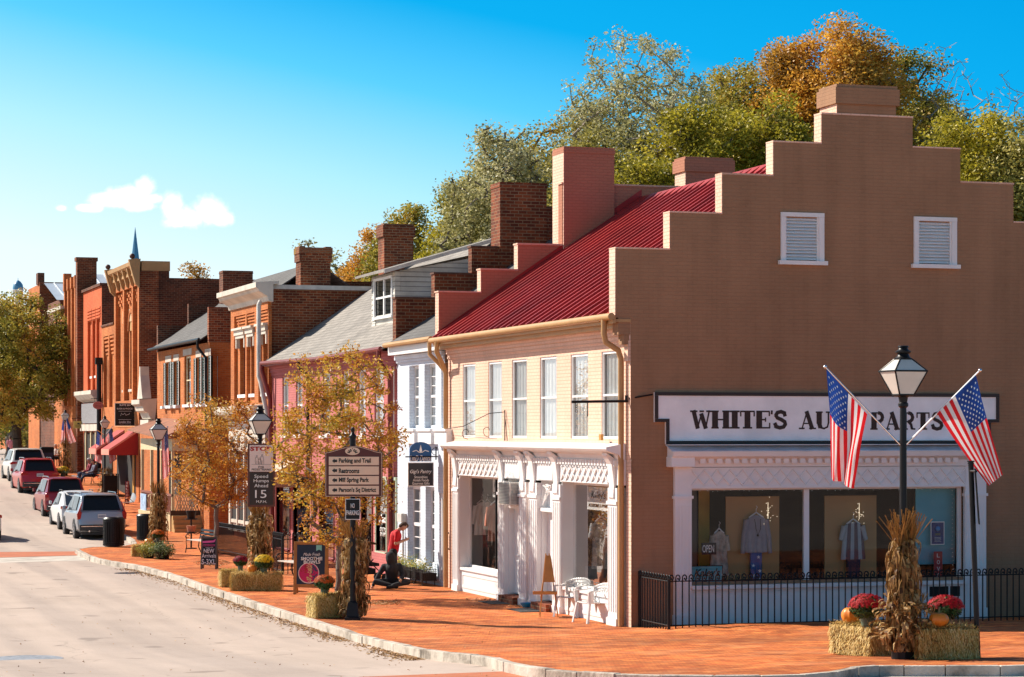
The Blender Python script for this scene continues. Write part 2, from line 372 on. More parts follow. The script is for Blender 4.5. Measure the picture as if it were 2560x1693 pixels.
# ------------------------------------------------------------------ ground, road, pavement, kerb
def pavermat():
    m, nt, b = newmat('brick_paving'); P = wpos(nt); c = None
    def bt(w_, h_, c1, c2, mo, ms, sq=1):
        t = nt.nodes.new('ShaderNodeTexBrick'); nt.links.new(P, t.inputs['Vector']); t.inputs['Scale'].default_value = 1; t.inputs['Brick Width'].default_value = w_; t.inputs['Row Height'].default_value = h_
        t.inputs['Mortar Size'].default_value = ms; t.inputs['Mortar Smooth'].default_value = .2; t.inputs['Bias'].default_value = 0
        for k, v in (('Color1', c1), ('Color2', c2), ('Mortar', mo)): t.inputs[k].default_value = (*v, 1)
        return t
    t = bt(.22, .11, (.42, .085, .018), (.72, .23, .055), (.24, .07, .03), .008)
    t2 = bt(.44, .33, (.68, .66, .64), (1.28, 1.26, 1.2), (.95, .95, .95), .0)
    c = mixc(nt, .75, t.outputs['Color'], t2.outputs['Color'], 'MULTIPLY')
    n = nz(nt, P, .9, 7, .7); c = mixc(nt, ramp(nt, n, [(.50, (0, 0, 0)), (.66, (.38,)*3)]), c, (.66, .32, .15))
    c = mixc(nt, 1, c, ramp(nt, nz(nt, P, .28, 5, .6), [(.35, (.68,)*3), (.6, (1.08,)*3)]), 'MULTIPLY')
    nt.links.new(c, b.inputs['Base Color']); b.inputs['Roughness'].default_value = .8; b.inputs['Specular IOR Level'].default_value = .25
    ad = nt.nodes.new('ShaderNodeMath'); ad.operation = 'MULTIPLY_ADD'; nt.links.new(nz(nt, P, 5, 5), ad.inputs[0]); ad.inputs[1].default_value = 1.5; nt.links.new(t.outputs['Fac'], ad.inputs[2]); bump(nt, b, ad.outputs[0], .45, -.012)
    return m
m_paver = pavermat()
m_road = M('sun_bleached_asphalt', (.50, .40, .325), .9, .10, .5, .25)
def roadmat():
    m, nt, b = newmat('asphalt_road'); P = wpos(nt)
    c = ramp(nt, nz(nt, P, .35, 6, .6), [(.3, (.43, .35, .295)), (.7, (.50, .41, .35))])
    c = mixc(nt, 1, c, ramp(nt, nz(nt, P, 45, 3), [(.35, (.93,)*3), (.65, (1.05,)*3)]), 'MULTIPLY')
    mp = nt.nodes.new('ShaderNodeMapping'); mp.inputs['Scale'].default_value = (1.2, .12, 1); nt.links.new(P, mp.inputs[0])
    c = mixc(nt, 1, c, ramp(nt, nz(nt, mp.outputs[0], 1.5, 5, .7), [(.38, (.94,)*3), (.56, (1, 1, 1))]), 'MULTIPLY')
    v = nt.nodes.new('ShaderNodeTexVoronoi'); v.feature = 'DISTANCE_TO_EDGE'; v.inputs['Scale'].default_value = .16
    dn = nt.nodes.new('ShaderNodeVectorMath'); dn.operation = 'ADD'; nn = nt.nodes.new('ShaderNodeTexNoise'); nn.inputs['Scale'].default_value = .8; nn.inputs['Detail'].default_value = 6
    nt.links.new(P, nn.inputs['Vector']); nt.links.new(P, dn.inputs[0]); nt.links.new(nn.outputs['Color'], dn.inputs[1]); nt.links.new(dn.outputs[0], v.inputs['Vector'])
    c = mixc(nt, 1, c, ramp(nt, v.outputs['Distance'], [(.0, (.80,)*3), (.004, (1, 1, 1))]), 'MULTIPLY')
    mp2 = nt.nodes.new('ShaderNodeMapping'); mp2.inputs['Scale'].default_value = (1, .03, 1); mp2.inputs['Rotation'].default_value = (0, 0, .06); nt.links.new(P, mp2.inputs[0])
    c = mixc(nt, 1, c, ramp(nt, nz(nt, mp2.outputs[0], .9, 2, .5), [(.38, (.87, .87, .88)), (.6, (1.04, 1.03, 1.02))]), 'MULTIPLY')
    c = mixc(nt, 1, c, ramp(nt, nz(nt, P, 1.1, 2, .4), [(.27, (.70,)*3), (.33, (1, 1, 1))]), 'MULTIPLY')
    nt.links.new(c, b.inputs['Base Color']); b.inputs['Roughness'].default_value = .9; b.inputs['Specular IOR Level'].default_value = .2
    bump(nt, b, nz(nt, P, 60, 3), .3, .01); return m
m_road = roadmat()
xs = [-900, -300, -120, -60, -30]+[-20+2*i for i in range(36)]+[60, 90, 150, 300, 900, 2500]
ys = [-300, -60, 0]+[10+2*i for i in range(90)]+[200, 240, 320, 500, 900, 2000, 5000]
mb = MB()
for i in range(len(xs)-1):
    for j in range(len(ys)-1):
        mb.poly([(a, b, H(a, b)-.15) for a, b in ((xs[i], ys[j]), (xs[i+1], ys[j]), (xs[i+1], ys[j+1]), (xs[i], ys[j+1]))])
struct(mb.build('road', m_road))
# pavement: edge traced along the kerb
KP = [(258, 1399), (356, 1413), (439, 1435), (548, 1473), (658, 1509), (784, 1547), (899, 1583), (1009, 1610), (1097, 1629), (1234, 1640), (1300, 1662), (1420, 1677), (1600, 1687), (1850, 1689), (2045, 1684), (2147, 1664), (2300, 1664), (2560, 1664)]
kerb = [Vector((gp(*p).x, gp(*p).y)) for p in KP]
k0 = gp(194, 1370); k1 = gp(345, 1364)
e = kerb[-1]; kerb += [e+Vector((12, -.3)), e+Vector((30, -.5))]
far = [Vector((15.7, 150)), Vector((15.3, 124)), Vector((14.9, 108)), Vector((14.5, 97)), Vector((14.3, 92)), Vector((k1.x, k1.y)), Vector((k0.x, k0.y+.2)), Vector((11.0, 81))]
kerb = far+kerb
def chaikin(p, n=2):
    for _ in range(n):
        q = [p[0]]
        for a, b in zip(p, p[1:]): q += [a*.75+b*.25, a*.25+b*.75]
        p = q+[p[-1]]
    return p
kerb = chaikin(kerb, 1)
kd = [kerb[0]]
for a, b in zip(kerb, kerb[1:]):
    n = max(1, int((b-a).length/.9)); kd += [a.lerp(b, (i+1)/n) for i in range(n)]
poly = [Vector(p) for p in kd]+[Vector((54, 40)), Vector((54, 150))]
def inside(x, y):
    c = False; n = len(poly)
    for i in range(n):
        a, b = poly[i], poly[(i+1) % n]
        if (a.y > y) != (b.y > y) and x < (b.x-a.x)*(y-a.y)/(b.y-a.y)+a.x: c = not c
    return c
pts = [Vector((p.x, p.y)) for p in poly]; nb = len(pts)
yy = 34.5
while yy < 150:
    st = 1.0 if yy < 60 else 2.5
    xx = 10.3
    while xx < 54:
        if inside(xx, yy) and min((Vector((xx, yy))-p).length for p in kd) > .45: pts.append(Vector((xx, yy)))
        xx += 1.0 if xx < 30 else 6
    yy += st
V, E, F, *_ = delaunay_2d_cdt(pts, [(i, (i+1) % nb) for i in range(nb)], [], 1, 1e-5)
mb = MB(); mb.v = [(v.x, v.y, H(v.x, v.y)) for v in V]; mb.f = [tuple(f) for f in F]; mb.m = [0]*len(mb.f)
struct(mb.build('sidewalk', m_paver))
mb = MB(); n = len(kd); nrm = []
for i in range(n):
    d = (kd[min(i+1, n-1)]-kd[max(i-1, 0)]).normalized(); nrm.append(Vector((d.y, -d.x))*1)
rk = random.Random(3)
for i in range(n-1):
    a, b = kd[i], kd[i+1]; d = (b-a); 
    if d.length < .02: continue
    g = d.normalized()*.006
    # the side of the road
    side = -1 if not inside(*(a+nrm[i]*.3)) else 1
    o1, o2 = nrm[i]*-side*-1, nrm[i+1]*-side*-1
    q = Vector(nrm[i]); s_ = 1 if not inside(a.x+q.x*.3, a.y+q.y*.3) else -1
    wj = .16+rk.uniform(-.012, .012); up_ = rk.uniform(-.006, .008)
    P = [a+g, b-g, b-g+nrm[i+1]*s_*wj, a+g+nrm[i]*s_*wj]
    top = [(p.x, p.y, H(p.x, p.y)+.006+up_) for p in P]; bot = [(p.x, p.y, H(p.x, p.y)-.22) for p in P]
    mb.add(top+bot, [(0, 1, 2, 3), (4, 7, 6, 5), (0, 4, 5, 1), (1, 5, 6, 2), (2, 6, 7, 3), (3, 7, 4, 0)])
def kerbmat():
    m, nt, b = newmat('limestone_kerb'); P = wpos(nt)
    c = ramp(nt, nz(nt, P, 1.4, 7, .7), [(.32, (.16, .13, .10)), (.5, (.46, .40, .33)), (.7, (.62, .56, .48))])
    nt.links.new(c, b.inputs['Base Color']); b.inputs['Roughness'].default_value = .9; bump(nt, b, nz(nt, P, 14, 6), .7, .03); return m
struct(mb.build('kerb', kerbmat(), bev=.012))
def strip(name, pxs, dz, mat):
    P = [gp(px, py, -.15) for px, py in pxs]
    mb = MB(); mb.poly([(p.x, p.y, H(p.x, p.y)-.15+dz) for p in P]); return struct(mb.build(name, mat))
m_xing = brick('crossing_brick', (.46, .14, .07), (.54, .18, .09), (.36, .2, .13), .21, .105, .006, .2, .7, floor=True, rough=.85, bk=.3)
strip('crossing_far', [(-60, 1396), (228, 1388), (205, 1379), (-60, 1381)], .006, m_xing)
strip('concrete_band_far', [(-60, 1409), (236, 1401), (228, 1389), (-60, 1397)], .004, m_conc)
strip('crossing_near', [(820, 1720), (900, 1693), (1300, 1678), (1560, 1694), (1700, 1720)], .006, m_xing)
# manhole
mh = gp(65, 1648, -.15); mb = MB(); mb.lathe([(.05, .008), (.55, .008), (.58, .012), (.66, .012), (.68, .004)], (mh.x, mh.y, mh.z), 28)
tag(mb.build('manhole_cover', M('worn_iron', (.30, .31, .33), .5, .3, 8, .4)), 'round worn iron manhole cover in the road', 'manhole cover')
p2_ = gp(320, 1433, -.15); mb = MB(); mb.lathe([(.05, .006), (.38, .006), (.42, .003)], (p2_.x, p2_.y, p2_.z), 20)
tag(mb.build('valve_cover', m_black), 'small dark valve cover in the road near the kerb bend', 'valve cover')
# fallen leaves in the gutter
lm = leafmat('dry_leaves', [(.16, .07, .03), (.35, .18, .07), (.52, .32, .14), (.60, .42, .24)], .8, .1, .1)
mb = MB(); rl = random.Random(5)
def leafat(x, y, z, s):
    a = rl.uniform(0, 6.28); t = rl.uniform(-.5, .5); c, q = math.cos(a), math.sin(a)
    mb.poly([(x+c*s, y+q*s, z+t*s), (x-q*s*.6, y+c*s*.6, z+.012), (x-c*s, y-q*s, z-t*s*.3+.01), (x+q*s*.6, y-c*s*.6, z+.02)])
for i in range(3200):
    t = min(.999, rl.random()**.9); px = 330+t*760
    j = max(0, min(len(KP)-2, next((k for k in range(len(KP)-1) if KP[k+1][0] > px), 0)))
    (a, b), (c, d) = KP[j], KP[j+1]; f = (px-a)/(c-a); p = gp(px, b+(d-b)*f)
    if rl.random() > (.35+.9*abs(math.sin(px*.013))): continue
    off = .2+abs(rl.gauss(0, .22)); leafat(p.x-off, p.y-off*.3, H(p.x, p.y)-.145, rl.uniform(.02, .045))
for i in range(200):
    px, py = rl.uniform(0, 1250), rl.uniform(1400, 1690); g = gp(px, py)
    leafat(g.x, g.y, g.z+(.004 if inside(g.x, g.y) else -.146), rl.uniform(.015, .03))
for (cx, cy, rx, ry, n) in ((960, 1508, 45, 5, 260), (530, 1408, 45, 9, 420), (790, 1504, 30, 5, 160), (1200, 1500, 40, 4, 60), (1330, 1515, 60, 5, 120)):
    for i in range(n):
        a, r = rl.uniform(0, 6.28), rl.random()**.5; g = gp(cx+rx*r*math.cos(a), cy+ry*r*math.sin(a)); leafat(g.x, g.y, g.z+.006, rl.uniform(.02, .04))
tag(mb.build('fallen_leaves', lm), 'dry brown leaves gathered in the gutter and round the trees', 'leaves', kind='stuff')

# ------------------------------------------------------------------ generic building pieces
def sash(par, X, y0, y1, z0, z1, mf, rows=1, cols=1, curtain=True, fw=.05, dep=.07, name='window', sill=None, midrail=True, back=m_dark):
    """a sash window set in a street-facing opening whose wall plane is X"""
    F_ = MB(); xa, xb = X+dep-.05, X+dep
    F_.box(xa, xb, y0, y0+fw, z0, z1); F_.box(xa, xb, y1-fw, y1, z0, z1)
    F_.box(xa+.003, xb, y0+fw, y1-fw, z1-fw*1.2, z1); F_.box(xa+.003, xb, y0+fw, y1-fw, z0, z0+fw*1.2)
    zm = (z0+z1)/2
    if midrail: F_.box(xa-.004, xb, y0+fw, y1-fw, zm-fw*.5, zm+fw*.5)
    halves = [(z0+fw*1.2, zm-fw*.5), (zm+fw*.5, z1-fw*1.2)] if midrail else [(z0+fw*1.2, z1-fw*1.2)]
    for a, b in halves:
        for i in range(1, cols): y = y0+fw+(y1-y0-2*fw)*i/cols; F_.box(xa+.012, xb, y-.012, y+.012, a, b)
        for j in range(1, rows): z = a+(b-a)*j/rows; F_.box(xa+.014, xb, y0+fw, y1-fw, z-.011, z+.011)
    o = F_.build(name, mf, par)
    MB().poly([(xb-.01, y0+fw, z0), (xb-.01, y1-fw, z0), (xb-.01, y1-fw, z1), (xb-.01, y0+fw, z1)]).build('pane', m_wglass, o)
    if curtain:
        c = MB(); n = 28; ps = []
        for i in range(n+1):
            y = y0+(y1-y0)*i/n; ps.append((xb+.035+.015*math.sin(i*2.1)+.008*math.sin(i*5.3), y))
        for i in range(n):
            (x_a, y_a), (x_b, y_b) = ps[i], ps[i+1]; c.poly([(x_a, y_a, z0), (x_b, y_b, z0), (x_b, y_b, z1), (x_a, y_a, z1)])
        c.build('curtain', m_curtain, o)
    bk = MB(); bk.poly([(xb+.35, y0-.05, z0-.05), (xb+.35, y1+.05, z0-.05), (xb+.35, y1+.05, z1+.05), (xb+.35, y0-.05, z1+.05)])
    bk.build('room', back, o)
    if sill:
        s_ = MB(); s_.box(X-.09, X+dep-.06, y0-.08, y1+.08, z0-sill, z0-.003); s_.build('sill', m_white, o)
    return o
def downspout(par, pts, r, mat, name='downspout'):
    mb = MB(); mb.tube(pts, r, 10)
    for a in (1, len(pts)-1):
        pass
    return mb.build(name, mat, par, smooth=True)
def steps(mb, Y, th, layers, cap=.05, m=0, mc=None):
    """stepped gable above the eaves: layers of (x0, x1, z0, z1); a thin coping on each tread"""
    for i, (x0, x1, a, b) in enumerate(layers):
        mb.box(x0, x1, Y, Y+th, a, b, m)
    return mb
def coping(par, Y, th, layers, mat, proj=.035, t=.045):
    def one(*b): MB().box(*b).build('coping', mat, par)
    for i, (x0, x1, a, b) in enumerate(layers):
        nx = layers[i+1] if i+1 < len(layers) else None
        if nx is None: one(x0-proj, x1+proj, Y-proj, Y+th+proj, b, b+t)
        else:
            if nx[0] > x0+.05: one(x0-proj, nx[0]-.002, Y-proj, Y+th+proj, b, b+t)
            if nx[1] < x1-.05: one(nx[1]+.002, x1+proj, Y-proj, Y+th+proj, b, b+t)
def chim(par, x0, x1, y0, y1, z0, z1, mat, cap=.22, pr=.05, mcap=None):
    mb = MB(); mb.box(x0, x1, y0, y1, z0, z1-cap); mb.box(x0-pr, x1+pr, y0-pr, y1+pr, z1-cap, z1-.07); mb.box(x0-pr*.4, x1+pr*.4, y0-pr*.4, y1+pr*.4, z1-.07, z1)
    o = mb.build('chimney', mat, par)
    mb = MB(); mb.box(x0+.12, x1-.12, y0+.12, y1-.12, z1, z1+.01); mb.build('flue', m_dark, o)
    return o

# ------------------------------------------------------------------ the corner shop
Y0, Y1, FX = 46.9, 60.45, 17.6
RX = 28.4; XC = 23.0; EZ = 6.45; RZ_ = 10.3
CB = thing('corner_shop', 'two storey cream and brown painted brick corner shop with stepped gables and red roof', 'building', (FX, Y0, 0))
wpx = [(1157, 1188.5), (1221, 1254.5), (1280, 1317), (1350, 1391.5), (1427, 1470), (1504, 1551)]
WW = [(yf(b), yf(a), 3.93, 5.78) for a, b in wpx]
WW = [(a, b, 3.93, 5.80) for a, b, _, _ in WW]
mb = MB(); mb.wallx(FX, Y0, Y1, 3.5, EZ, WW, .09, 0)
# brick strips beside the shop front
for a, b in ((1137, 1144), (1328, 1335), (1565.5, 1578)): mb.wallx(FX, yf(b), yf(a), -.1, 3.5, (), .1)
mb.box(FX-.002, FX+.3, Y1-.35, Y1, -.1, 3.5)
mb.build('facade', m_cream, CB)
mb = MB()                                   # corbelled brick bands below the eaves
for k, (zb, zt, pr) in enumerate(((5.98, 6.1, .03), (6.1, 6.22, .07), (6.22, 6.36, .11))): mb.box(FX-pr, FX, Y0+.002, Y1, zb, zt-.002)
mb.box(FX-.05, FX, Y0+.004, Y0+.25, 5.55, 5.978)
mb.build('corbel_band', m_cream, CB)
mb = MB(); mb.box(FX-.34, FX-.002, Y0-.02, Y1+.02, 6.36, 6.42); mb.box(FX-.40, FX-.345, Y0-.05, Y1+.05, 6.33, 6.50)
mb.box(FX-.25, FX-.115, Y0+.01, Y1, 6.24, 6.358); mb.build('soffit', m_gold, CB)
mb = MB(); mb.tube([(FX-.46, Y0-.1, 6.47), (FX-.46, Y1+.05, 6.45)], .075, 10); mb.build('gutter', m_gold, CB, smooth=True)
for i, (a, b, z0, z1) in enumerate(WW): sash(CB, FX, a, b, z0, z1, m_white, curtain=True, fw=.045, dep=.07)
# wall to the side street
lay = [(17.27, 28.9, EZ, 7.88), (18.48, 27.75, 7.88, 8.66), (19.66, 26.55, 8.66, 9.50), (20.83, 25.25, 9.50, 10.22), (21.95, 24.1, 10.22, 10.86)]
ox0, ox1 = xg(1725), xg(2408); goz0, goz1 = zg(1725, 1456), zg(1725, 1218)
mb = MB(); lv = [(xg(1962), xg(2046), zg(2000, 652), zg(2000, 545)), (xg(2294), xg(2378), zg(2336, 661), zg(2336, 556))]
mb.wally(Y0, FX-.0, RX, -.2, EZ, [(ox0, ox1, goz0, goz1)], .1)
for i, (a, b, c, d) in enumerate(lay):
    ops = [o for o in lv if o[2] > c-.01 and o[3] < d+.01]
    if i in (0, 1):
        mb.wally(Y0, a, b, c, d, [(o[0], o[1], max(o[2], c), min(o[3], d)) for o in lv if o[2] < d and o[3] > c], .08)
        mb.box(a, b, Y0+.1, Y0+.36, c, d); mb.poly([(a, Y0, c), (a, Y0+.1, c), (a, Y0+.1, d), (a, Y0, d)]); mb.poly([(b, Y0, c), (b, Y0+.1, c), (b, Y0+.1, d), (b, Y0, d)])
        mb.poly([(a, Y0, d), (b, Y0, d), (b, Y0+.1, d), (a, Y0+.1, d)])
    else: mb.box(a, b, Y0, Y0+.36, c, d)
mb.box(17.33, FX-.003, Y0, Y0+.34, 6.1, EZ-.002); mb.box(17.45, FX-.004, Y0+.01, Y0+.32, 5.9, 6.098)
mb.wally(Y1+.3, FX, RX, 0, EZ, (), .1)
mb.poly([(RX, Y0, -.2), (RX, Y1+.3, -.2), (RX, Y1+.3, EZ), (RX, Y0, EZ)])
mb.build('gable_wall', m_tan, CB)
coping(CB, Y0, .36, lay, m_cream, .012, .035)
for a, b, c, d in lay: MB().box(a-.012, a-.001, Y0+.001, Y0+.361, c, d-.004).build('lit_tone_return', m_cream, CB)  # thin cream slabs paint the lit tone onto the steps' sun side
MB().box(xg(2093)-.012, xg(2093)-.001, Y0+.003, Y0+.85, 10.87, zg(2160, 213)-.43).build('lit_tone_return', m_cream, CB)
for x_, y0_, y1_, z0_, z1_ in ((20.78, Y1-.06, Y1+.85, 7.6, 11.49), (24.25, Y1-.06, Y1+.7, 8.6, 11.09)): MB().box(x_-.012, x_-.001, y0_, y1_, z0_, z1_).build('lit_tone_return', m_cream, CB)  # chimneys' sun side lightened in colour with the same cream slabs
for a, b, c, d in ((17.35, 28.9, 6.35, 7.72), (18.5, 27.8, 7.72, 8.33), (19.52, 26.9, 8.33, 9.02)): MB().box(a-.012, a-.001, Y1, Y1+.32, c, d-.004).build('lit_tone_return', m_cream, CB)
mb = MB(); mb.box(FX-.001, FX+.06, Y0-.0015, Y0+.2, -.1, 3.3); 
# chimney on the near gable
c0, c1 = xg(2093), xg(2240)
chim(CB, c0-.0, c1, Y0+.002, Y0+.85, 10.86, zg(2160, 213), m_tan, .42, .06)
# far gable between this shop and the next
lay2 = [(17.35, 28.9, EZ-.1, 7.72), (18.5, 27.8, 7.72, 8.33), (19.52, 26.9, 8.33, 9.02), (20.75, 25.65, 9.02, 10.66)]
mb = MB(); [mb.box(a, b, Y1, Y1+.32, c, d) for a, b, c, d in lay2]; pw = mb.build('party_wall', m_pinkgable, CB)
coping(CB, Y1, .32, lay2, m_cream, .03, .04)
chim(CB, 20.78, 22.2, Y1-.06, Y1+.85, 7.6, 11.65, m_pinkgable, .16, .02)
chim(CB, 24.25, 25.6, Y1-.06, Y1+.7, 8.6, 11.5, m_pinkgable, .4, .06)
# ribbed metal roof
def ribroof(par, x0, z0, x1, z1, ya, yb, mat, pitch=.48, h=.075, flat=False):
    mb = MB(); n = int((yb-ya)/pitch); pr = []
    for i in range(n):
        y = ya+i*(yb-ya)/n; p = (yb-ya)/n
        pr += [(y, 0), (y+p*.62, 0), (y+p*.70, h), (y+p*.88, h), (y+p*.96, 0)]
    pr.append((yb, 0)); d = Vector((x1-x0, z1-z0)).normalized(); nx, nz_ = -d.y, d.x
    if nz_ < 0: nx, nz_ = -nx, -nz_
    for (ya_, ha), (yb_, hb) in zip(pr, pr[1:]):
        mb.poly([(x0+nx*ha, ya_, z0+nz_*ha), (x0+nx*hb, yb_, z0+nz_*hb), (x1+nx*hb, yb_, z1+nz_*hb), (x1+nx*ha, ya_, z1+nz_*ha)])
        mb.poly([(x0+nx*ha, ya_, z0+nz_*ha), (x0+nx*hb, yb_, z0+nz_*hb), (x0, yb_, z0-.04), (x0, ya_, z0-.04)])
    return mb.build('roof', mat, par)
ribroof(CB, FX-.42, EZ+.04, XC, RZ_, Y0+.37, Y1-.01, m_redroof)
ribroof(CB, RX+.4, EZ+.04, XC, RZ_, Y0+.37, Y1-.01, m_redroof)
mb = MB(); mb.prism([(XC-.22, RZ_-.10), (XC, RZ_+.09), (XC+.22, RZ_-.10), (XC, RZ_+.05)], 'y', Y0+.37, Y1-.02); mb.build('ridge_cap', m_redroof, CB)
sl_ = (RZ_-EZ)/(XC-FX+.42)
mb = MB()                                    # flashing along the far gable
for s_, in ((1,),):
    mb.prism([(Y1-.005, 0), (Y1-.03, 0), (Y1-.03, .3), (Y1-.005, .3)], 'x', 0, 1)
mb = MB(); mb.add([(17.3, Y1-.012, EZ), (XC, Y1-.012, RZ_), (XC, Y1-.012, RZ_+.28), (17.3, Y1-.012, EZ+.24), (17.3, Y1-.002, EZ), (XC, Y1-.002, RZ_), (XC, Y1-.002, RZ_+.28), (17.3, Y1-.002, EZ+.24)], [(0, 1, 2, 3), (4, 7, 6, 5), (0, 4, 5, 1), (3, 2, 6, 7), (0, 3, 7, 4)])
mb.build('flashing', m_redroof, CB)
# louvred attic vents
for k, (a, b, c, d) in enumerate(lv):
    mb = MB(); mb.box(a-.10, a, Y0-.045, Y0+.06, c, d+.02); mb.box(b, b+.12, Y0-.045, Y0+.06, c, d+.02); mb.box(a-.101, b+.121, Y0-.05, Y0+.06, d+.022, d+.11)
    mb.box(a+.001, a+.03, Y0-.02, Y0+.05, c, d+.02); mb.box(b-.04, b-.001, Y0-.02, Y0+.05, c, d+.02)
    v = mb.build('attic_vent', m_white, CB)
    s_ = MB(); n = 13
    for i in range(n):
        z = c+.02+(d-c)*i/n; hh = (d-c)/n
        s_.add([(a+.03, Y0-.01, z), (b-.04, Y0-.01, z), (b-.04, Y0+.055, z+hh*.95), (a+.03, Y0+.055, z+hh*.95), (a+.03, Y0-.01, z+.012), (b-.04, Y0-.01, z+.012), (b-.04, Y0+.055, z+hh*.95+.012), (a+.03, Y0+.055, z+hh*.95+.012)], [(0, 1, 2, 3), (4, 7, 6, 5), (0, 4, 5, 1), (2, 6, 7, 3)])
    s_.build('slat', m_white, v)
    s_ = MB(); s_.box(a-.16, b+.18, Y0-.10, Y0-.002, c-.09, c-.003); s_.build('sill', m_white, v)
    s_ = MB(); s_.poly([(a, Y0+.075, c), (b, Y0+.075, c), (b, Y0+.075, d), (a, Y0+.075, d)]); s_.build('backing', m_dark, v)
# downspouts
downspout(CB, [(FX-.46, Y0+.35, 6.42), (FX-.46, Y0+.35, 6.12), (FX-.42, Y0+.35, 5.95), (FX-.16, Y0+.30, 5.78), (FX-.10, Y0+.30, 5.6), (FX-.10, Y0+.30, .02)], .062, m_gold)
downspout(CB, [(FX-.46, Y1-.55, 6.42), (FX-.46, Y1-.5, 6.15), (FX-.22, Y1-.2, 5.85), (FX-.10, Y1-.12, 5.6), (FX-.10, Y1-.12, .02)], .062, m_gold)
downspout(CB, [(FX-.44, Y1+.25, 6.42), (FX-.44, Y1+.22, 6.1), (FX-.24, Y1+.02, 5.85), (FX-.12, Y1+.02, 5.7)], .055, m_gold)
# street-side shop front
CZ = 3.76
mb = MB()
ca, cb = yf(1566), yf(1141)
mb.prism([(FX-.02, 3.5), (FX-.12, 3.5), (FX-.16, 3.60), (FX-.42, 3.68), (FX-.45, 3.72), (FX-.45, CZ), (FX-.02, CZ+.08)], 'y', ca, cb)
mb.build('cornice', m_white, CB)
mb = MB(); mb.box(FX-.10, FX-.001, ca+.02, cb-.02, 2.96, 3.498); mb.build('fascia', m_white, CB)
def rowof(par, name, mat, box, step, n):     # repeats of one small part along a row, sharing a mesh
    o = MB().box(*box).build(name, mat, par); b0 = Vector(o.location)
    for i in range(1, n): c = o.copy(); COL.objects.link(c); c.parent = par; c.location = b0+Vector(step)*i
    return o
rowof(CB, 'dentil', m_white, (FX-.17, FX-.101, ca+.3, ca+.4, 3.36, 3.48), (0, .19, 0), int((cb-ca-.45)/.19))
PILS = [(1143.5, 1157), (1257, 1273), (1310, 1328), (1335, 1355), (1394, 1414), (1533.6, 1557)]
for a, b in PILS:
    ya, yb = yf(b), yf(a); yc = (ya+yb)/2; hw = min(.24, (yb-ya)/2)
    mb = MB(); mb.box(FX-.13, FX+.2, ya, yb, 0.16, 2.9); mb.box(FX-.16, FX+.2, ya-.02, yb+.02, -.1, .158); mb.box(FX-.16, FX-.001, ya-.02, yb+.02, 2.55, 2.62)
    n = 4
    for i in range(n): yy_ = ya+(yb-ya)*(i+.5)/n; mb.box(FX-.145, FX-.131, yy_-.018, yy_+.018, .3, 2.5)
    mb.prism([(FX-.104, 2.62), (FX-.17, 2.70), (FX-.15, 2.95), (FX-.16, 3.1), (FX-.20, 3.4), (FX-.31, 3.58), (FX-.31, 3.64), (FX-.104, 3.5)], 'y', yc-hw*.6, yc+hw*.6)
    mb.build('pilaster', m_white, CB)
BAYS = [(1257, 1157), (1533.6, 1414)]
def lattice_x(mb, X, ya, yb, za, zb, n, w=.03):
    st = (yb-ya)/n
    for i in range(n):
        for s_ in (0, 1):
            y_a, y_b = ya+st*i, ya+st*(i+1)
            if s_: y_a, y_b = y_b, y_a
            d = Vector((y_b-y_a, zb-za)).normalized()*w*.5; q = Vector((-d.y, d.x))
            P = [(y_a+q.x, za+q.y), (y_b+q.x, zb+q.y), (y_b-q.x, zb-q.y), (y_a-q.x, za-q.y)]
            mb.prism(P, 'x', X-.03-.004*s_, X)
def bay(pa, pb, nl):
    ya, yb = yf(pa), yf(pb)
    mb = MB(); mb.box(FX-.04, FX+.28, ya, yb, -.1, .55); mb.box(FX-.09, FX+.28, ya, yb, .552, .62)
    mb.box(FX-.055, FX-.041, ya+.1, ya+.16, .1, .5); mb.box(FX-.055, FX-.041, yb-.16, yb-.1, .1, .5); mb.box(FX-.055, FX-.041, ya+.162, yb-.162, .42, .5); mb.box(FX-.055, FX-.041, ya+.162, yb-.162, .1, .17)
    mb.build('stall_riser', m_white, CB)
    mb = MB(); mb.box(FX-.12, FX-.101, ya+.02, yb-.02, 2.97, 3.0); mb.box(FX-.12, FX-.101, ya+.02, yb-.02, 3.31, 3.34)
    lattice_x(mb, FX-.101, ya+.03, yb-.03, 3.0, 3.31, nl); mb.build('lattice', m_white, CB)
    f = MB(); gx = FX+.2
    f.box(gx-.03, gx+.03, ya+.001, ya+.06, .625, 2.955); f.box(gx-.03, gx+.03, yb-.06, yb-.001, .625, 2.955); f.box(gx-.03, gx+.03, ya+.062, yb-.062, .625, .68); f.box(gx-.03, gx+.03, ya+.062, yb-.062, 2.9, 2.955)
    f.box(FX-.09, gx-.032, yb-.03, yb-.001, .625, 2.955); f.box(FX-.09, gx-.032, ya+.001, ya+.02, .625, 2.955)
    f.box(FX-.09, gx+1.8, ya, yb, 2.957, 2.97)
    W = f.build('shop_window', m_white, CB)
    g = MB(); g.poly([(gx, ya+.06, .68), (gx, yb-.06, .68), (gx, yb-.06, 2.9), (gx, ya+.06, 2.9)]); g.build('pane', m_glass, W)
    r = MB(); xr = gx+1.7
    r.poly([(xr, ya, .6), (xr, yb, .6), (xr, yb, 2.95), (xr, ya, 2.95)]); r.poly([(gx+.05, ya, .6), (xr, ya, .6), (xr, ya, 2.95), (gx+.05, ya, 2.95)]); r.poly([(gx+.05, yb, .6), (xr, yb, .6), (xr, yb, 2.95), (gx+.05, yb, 2.95)])
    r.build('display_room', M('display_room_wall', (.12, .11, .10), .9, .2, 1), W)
    r = MB(); r.box(gx+.04, xr, ya, yb, .58, .62); r.build('display_floor', M('display_floor', (.30, .26, .2), .6, .2, 2), W)
    return W, gx, ya, yb
SW1, gx1, b1a, b1b = bay(1257, 1157, 9)
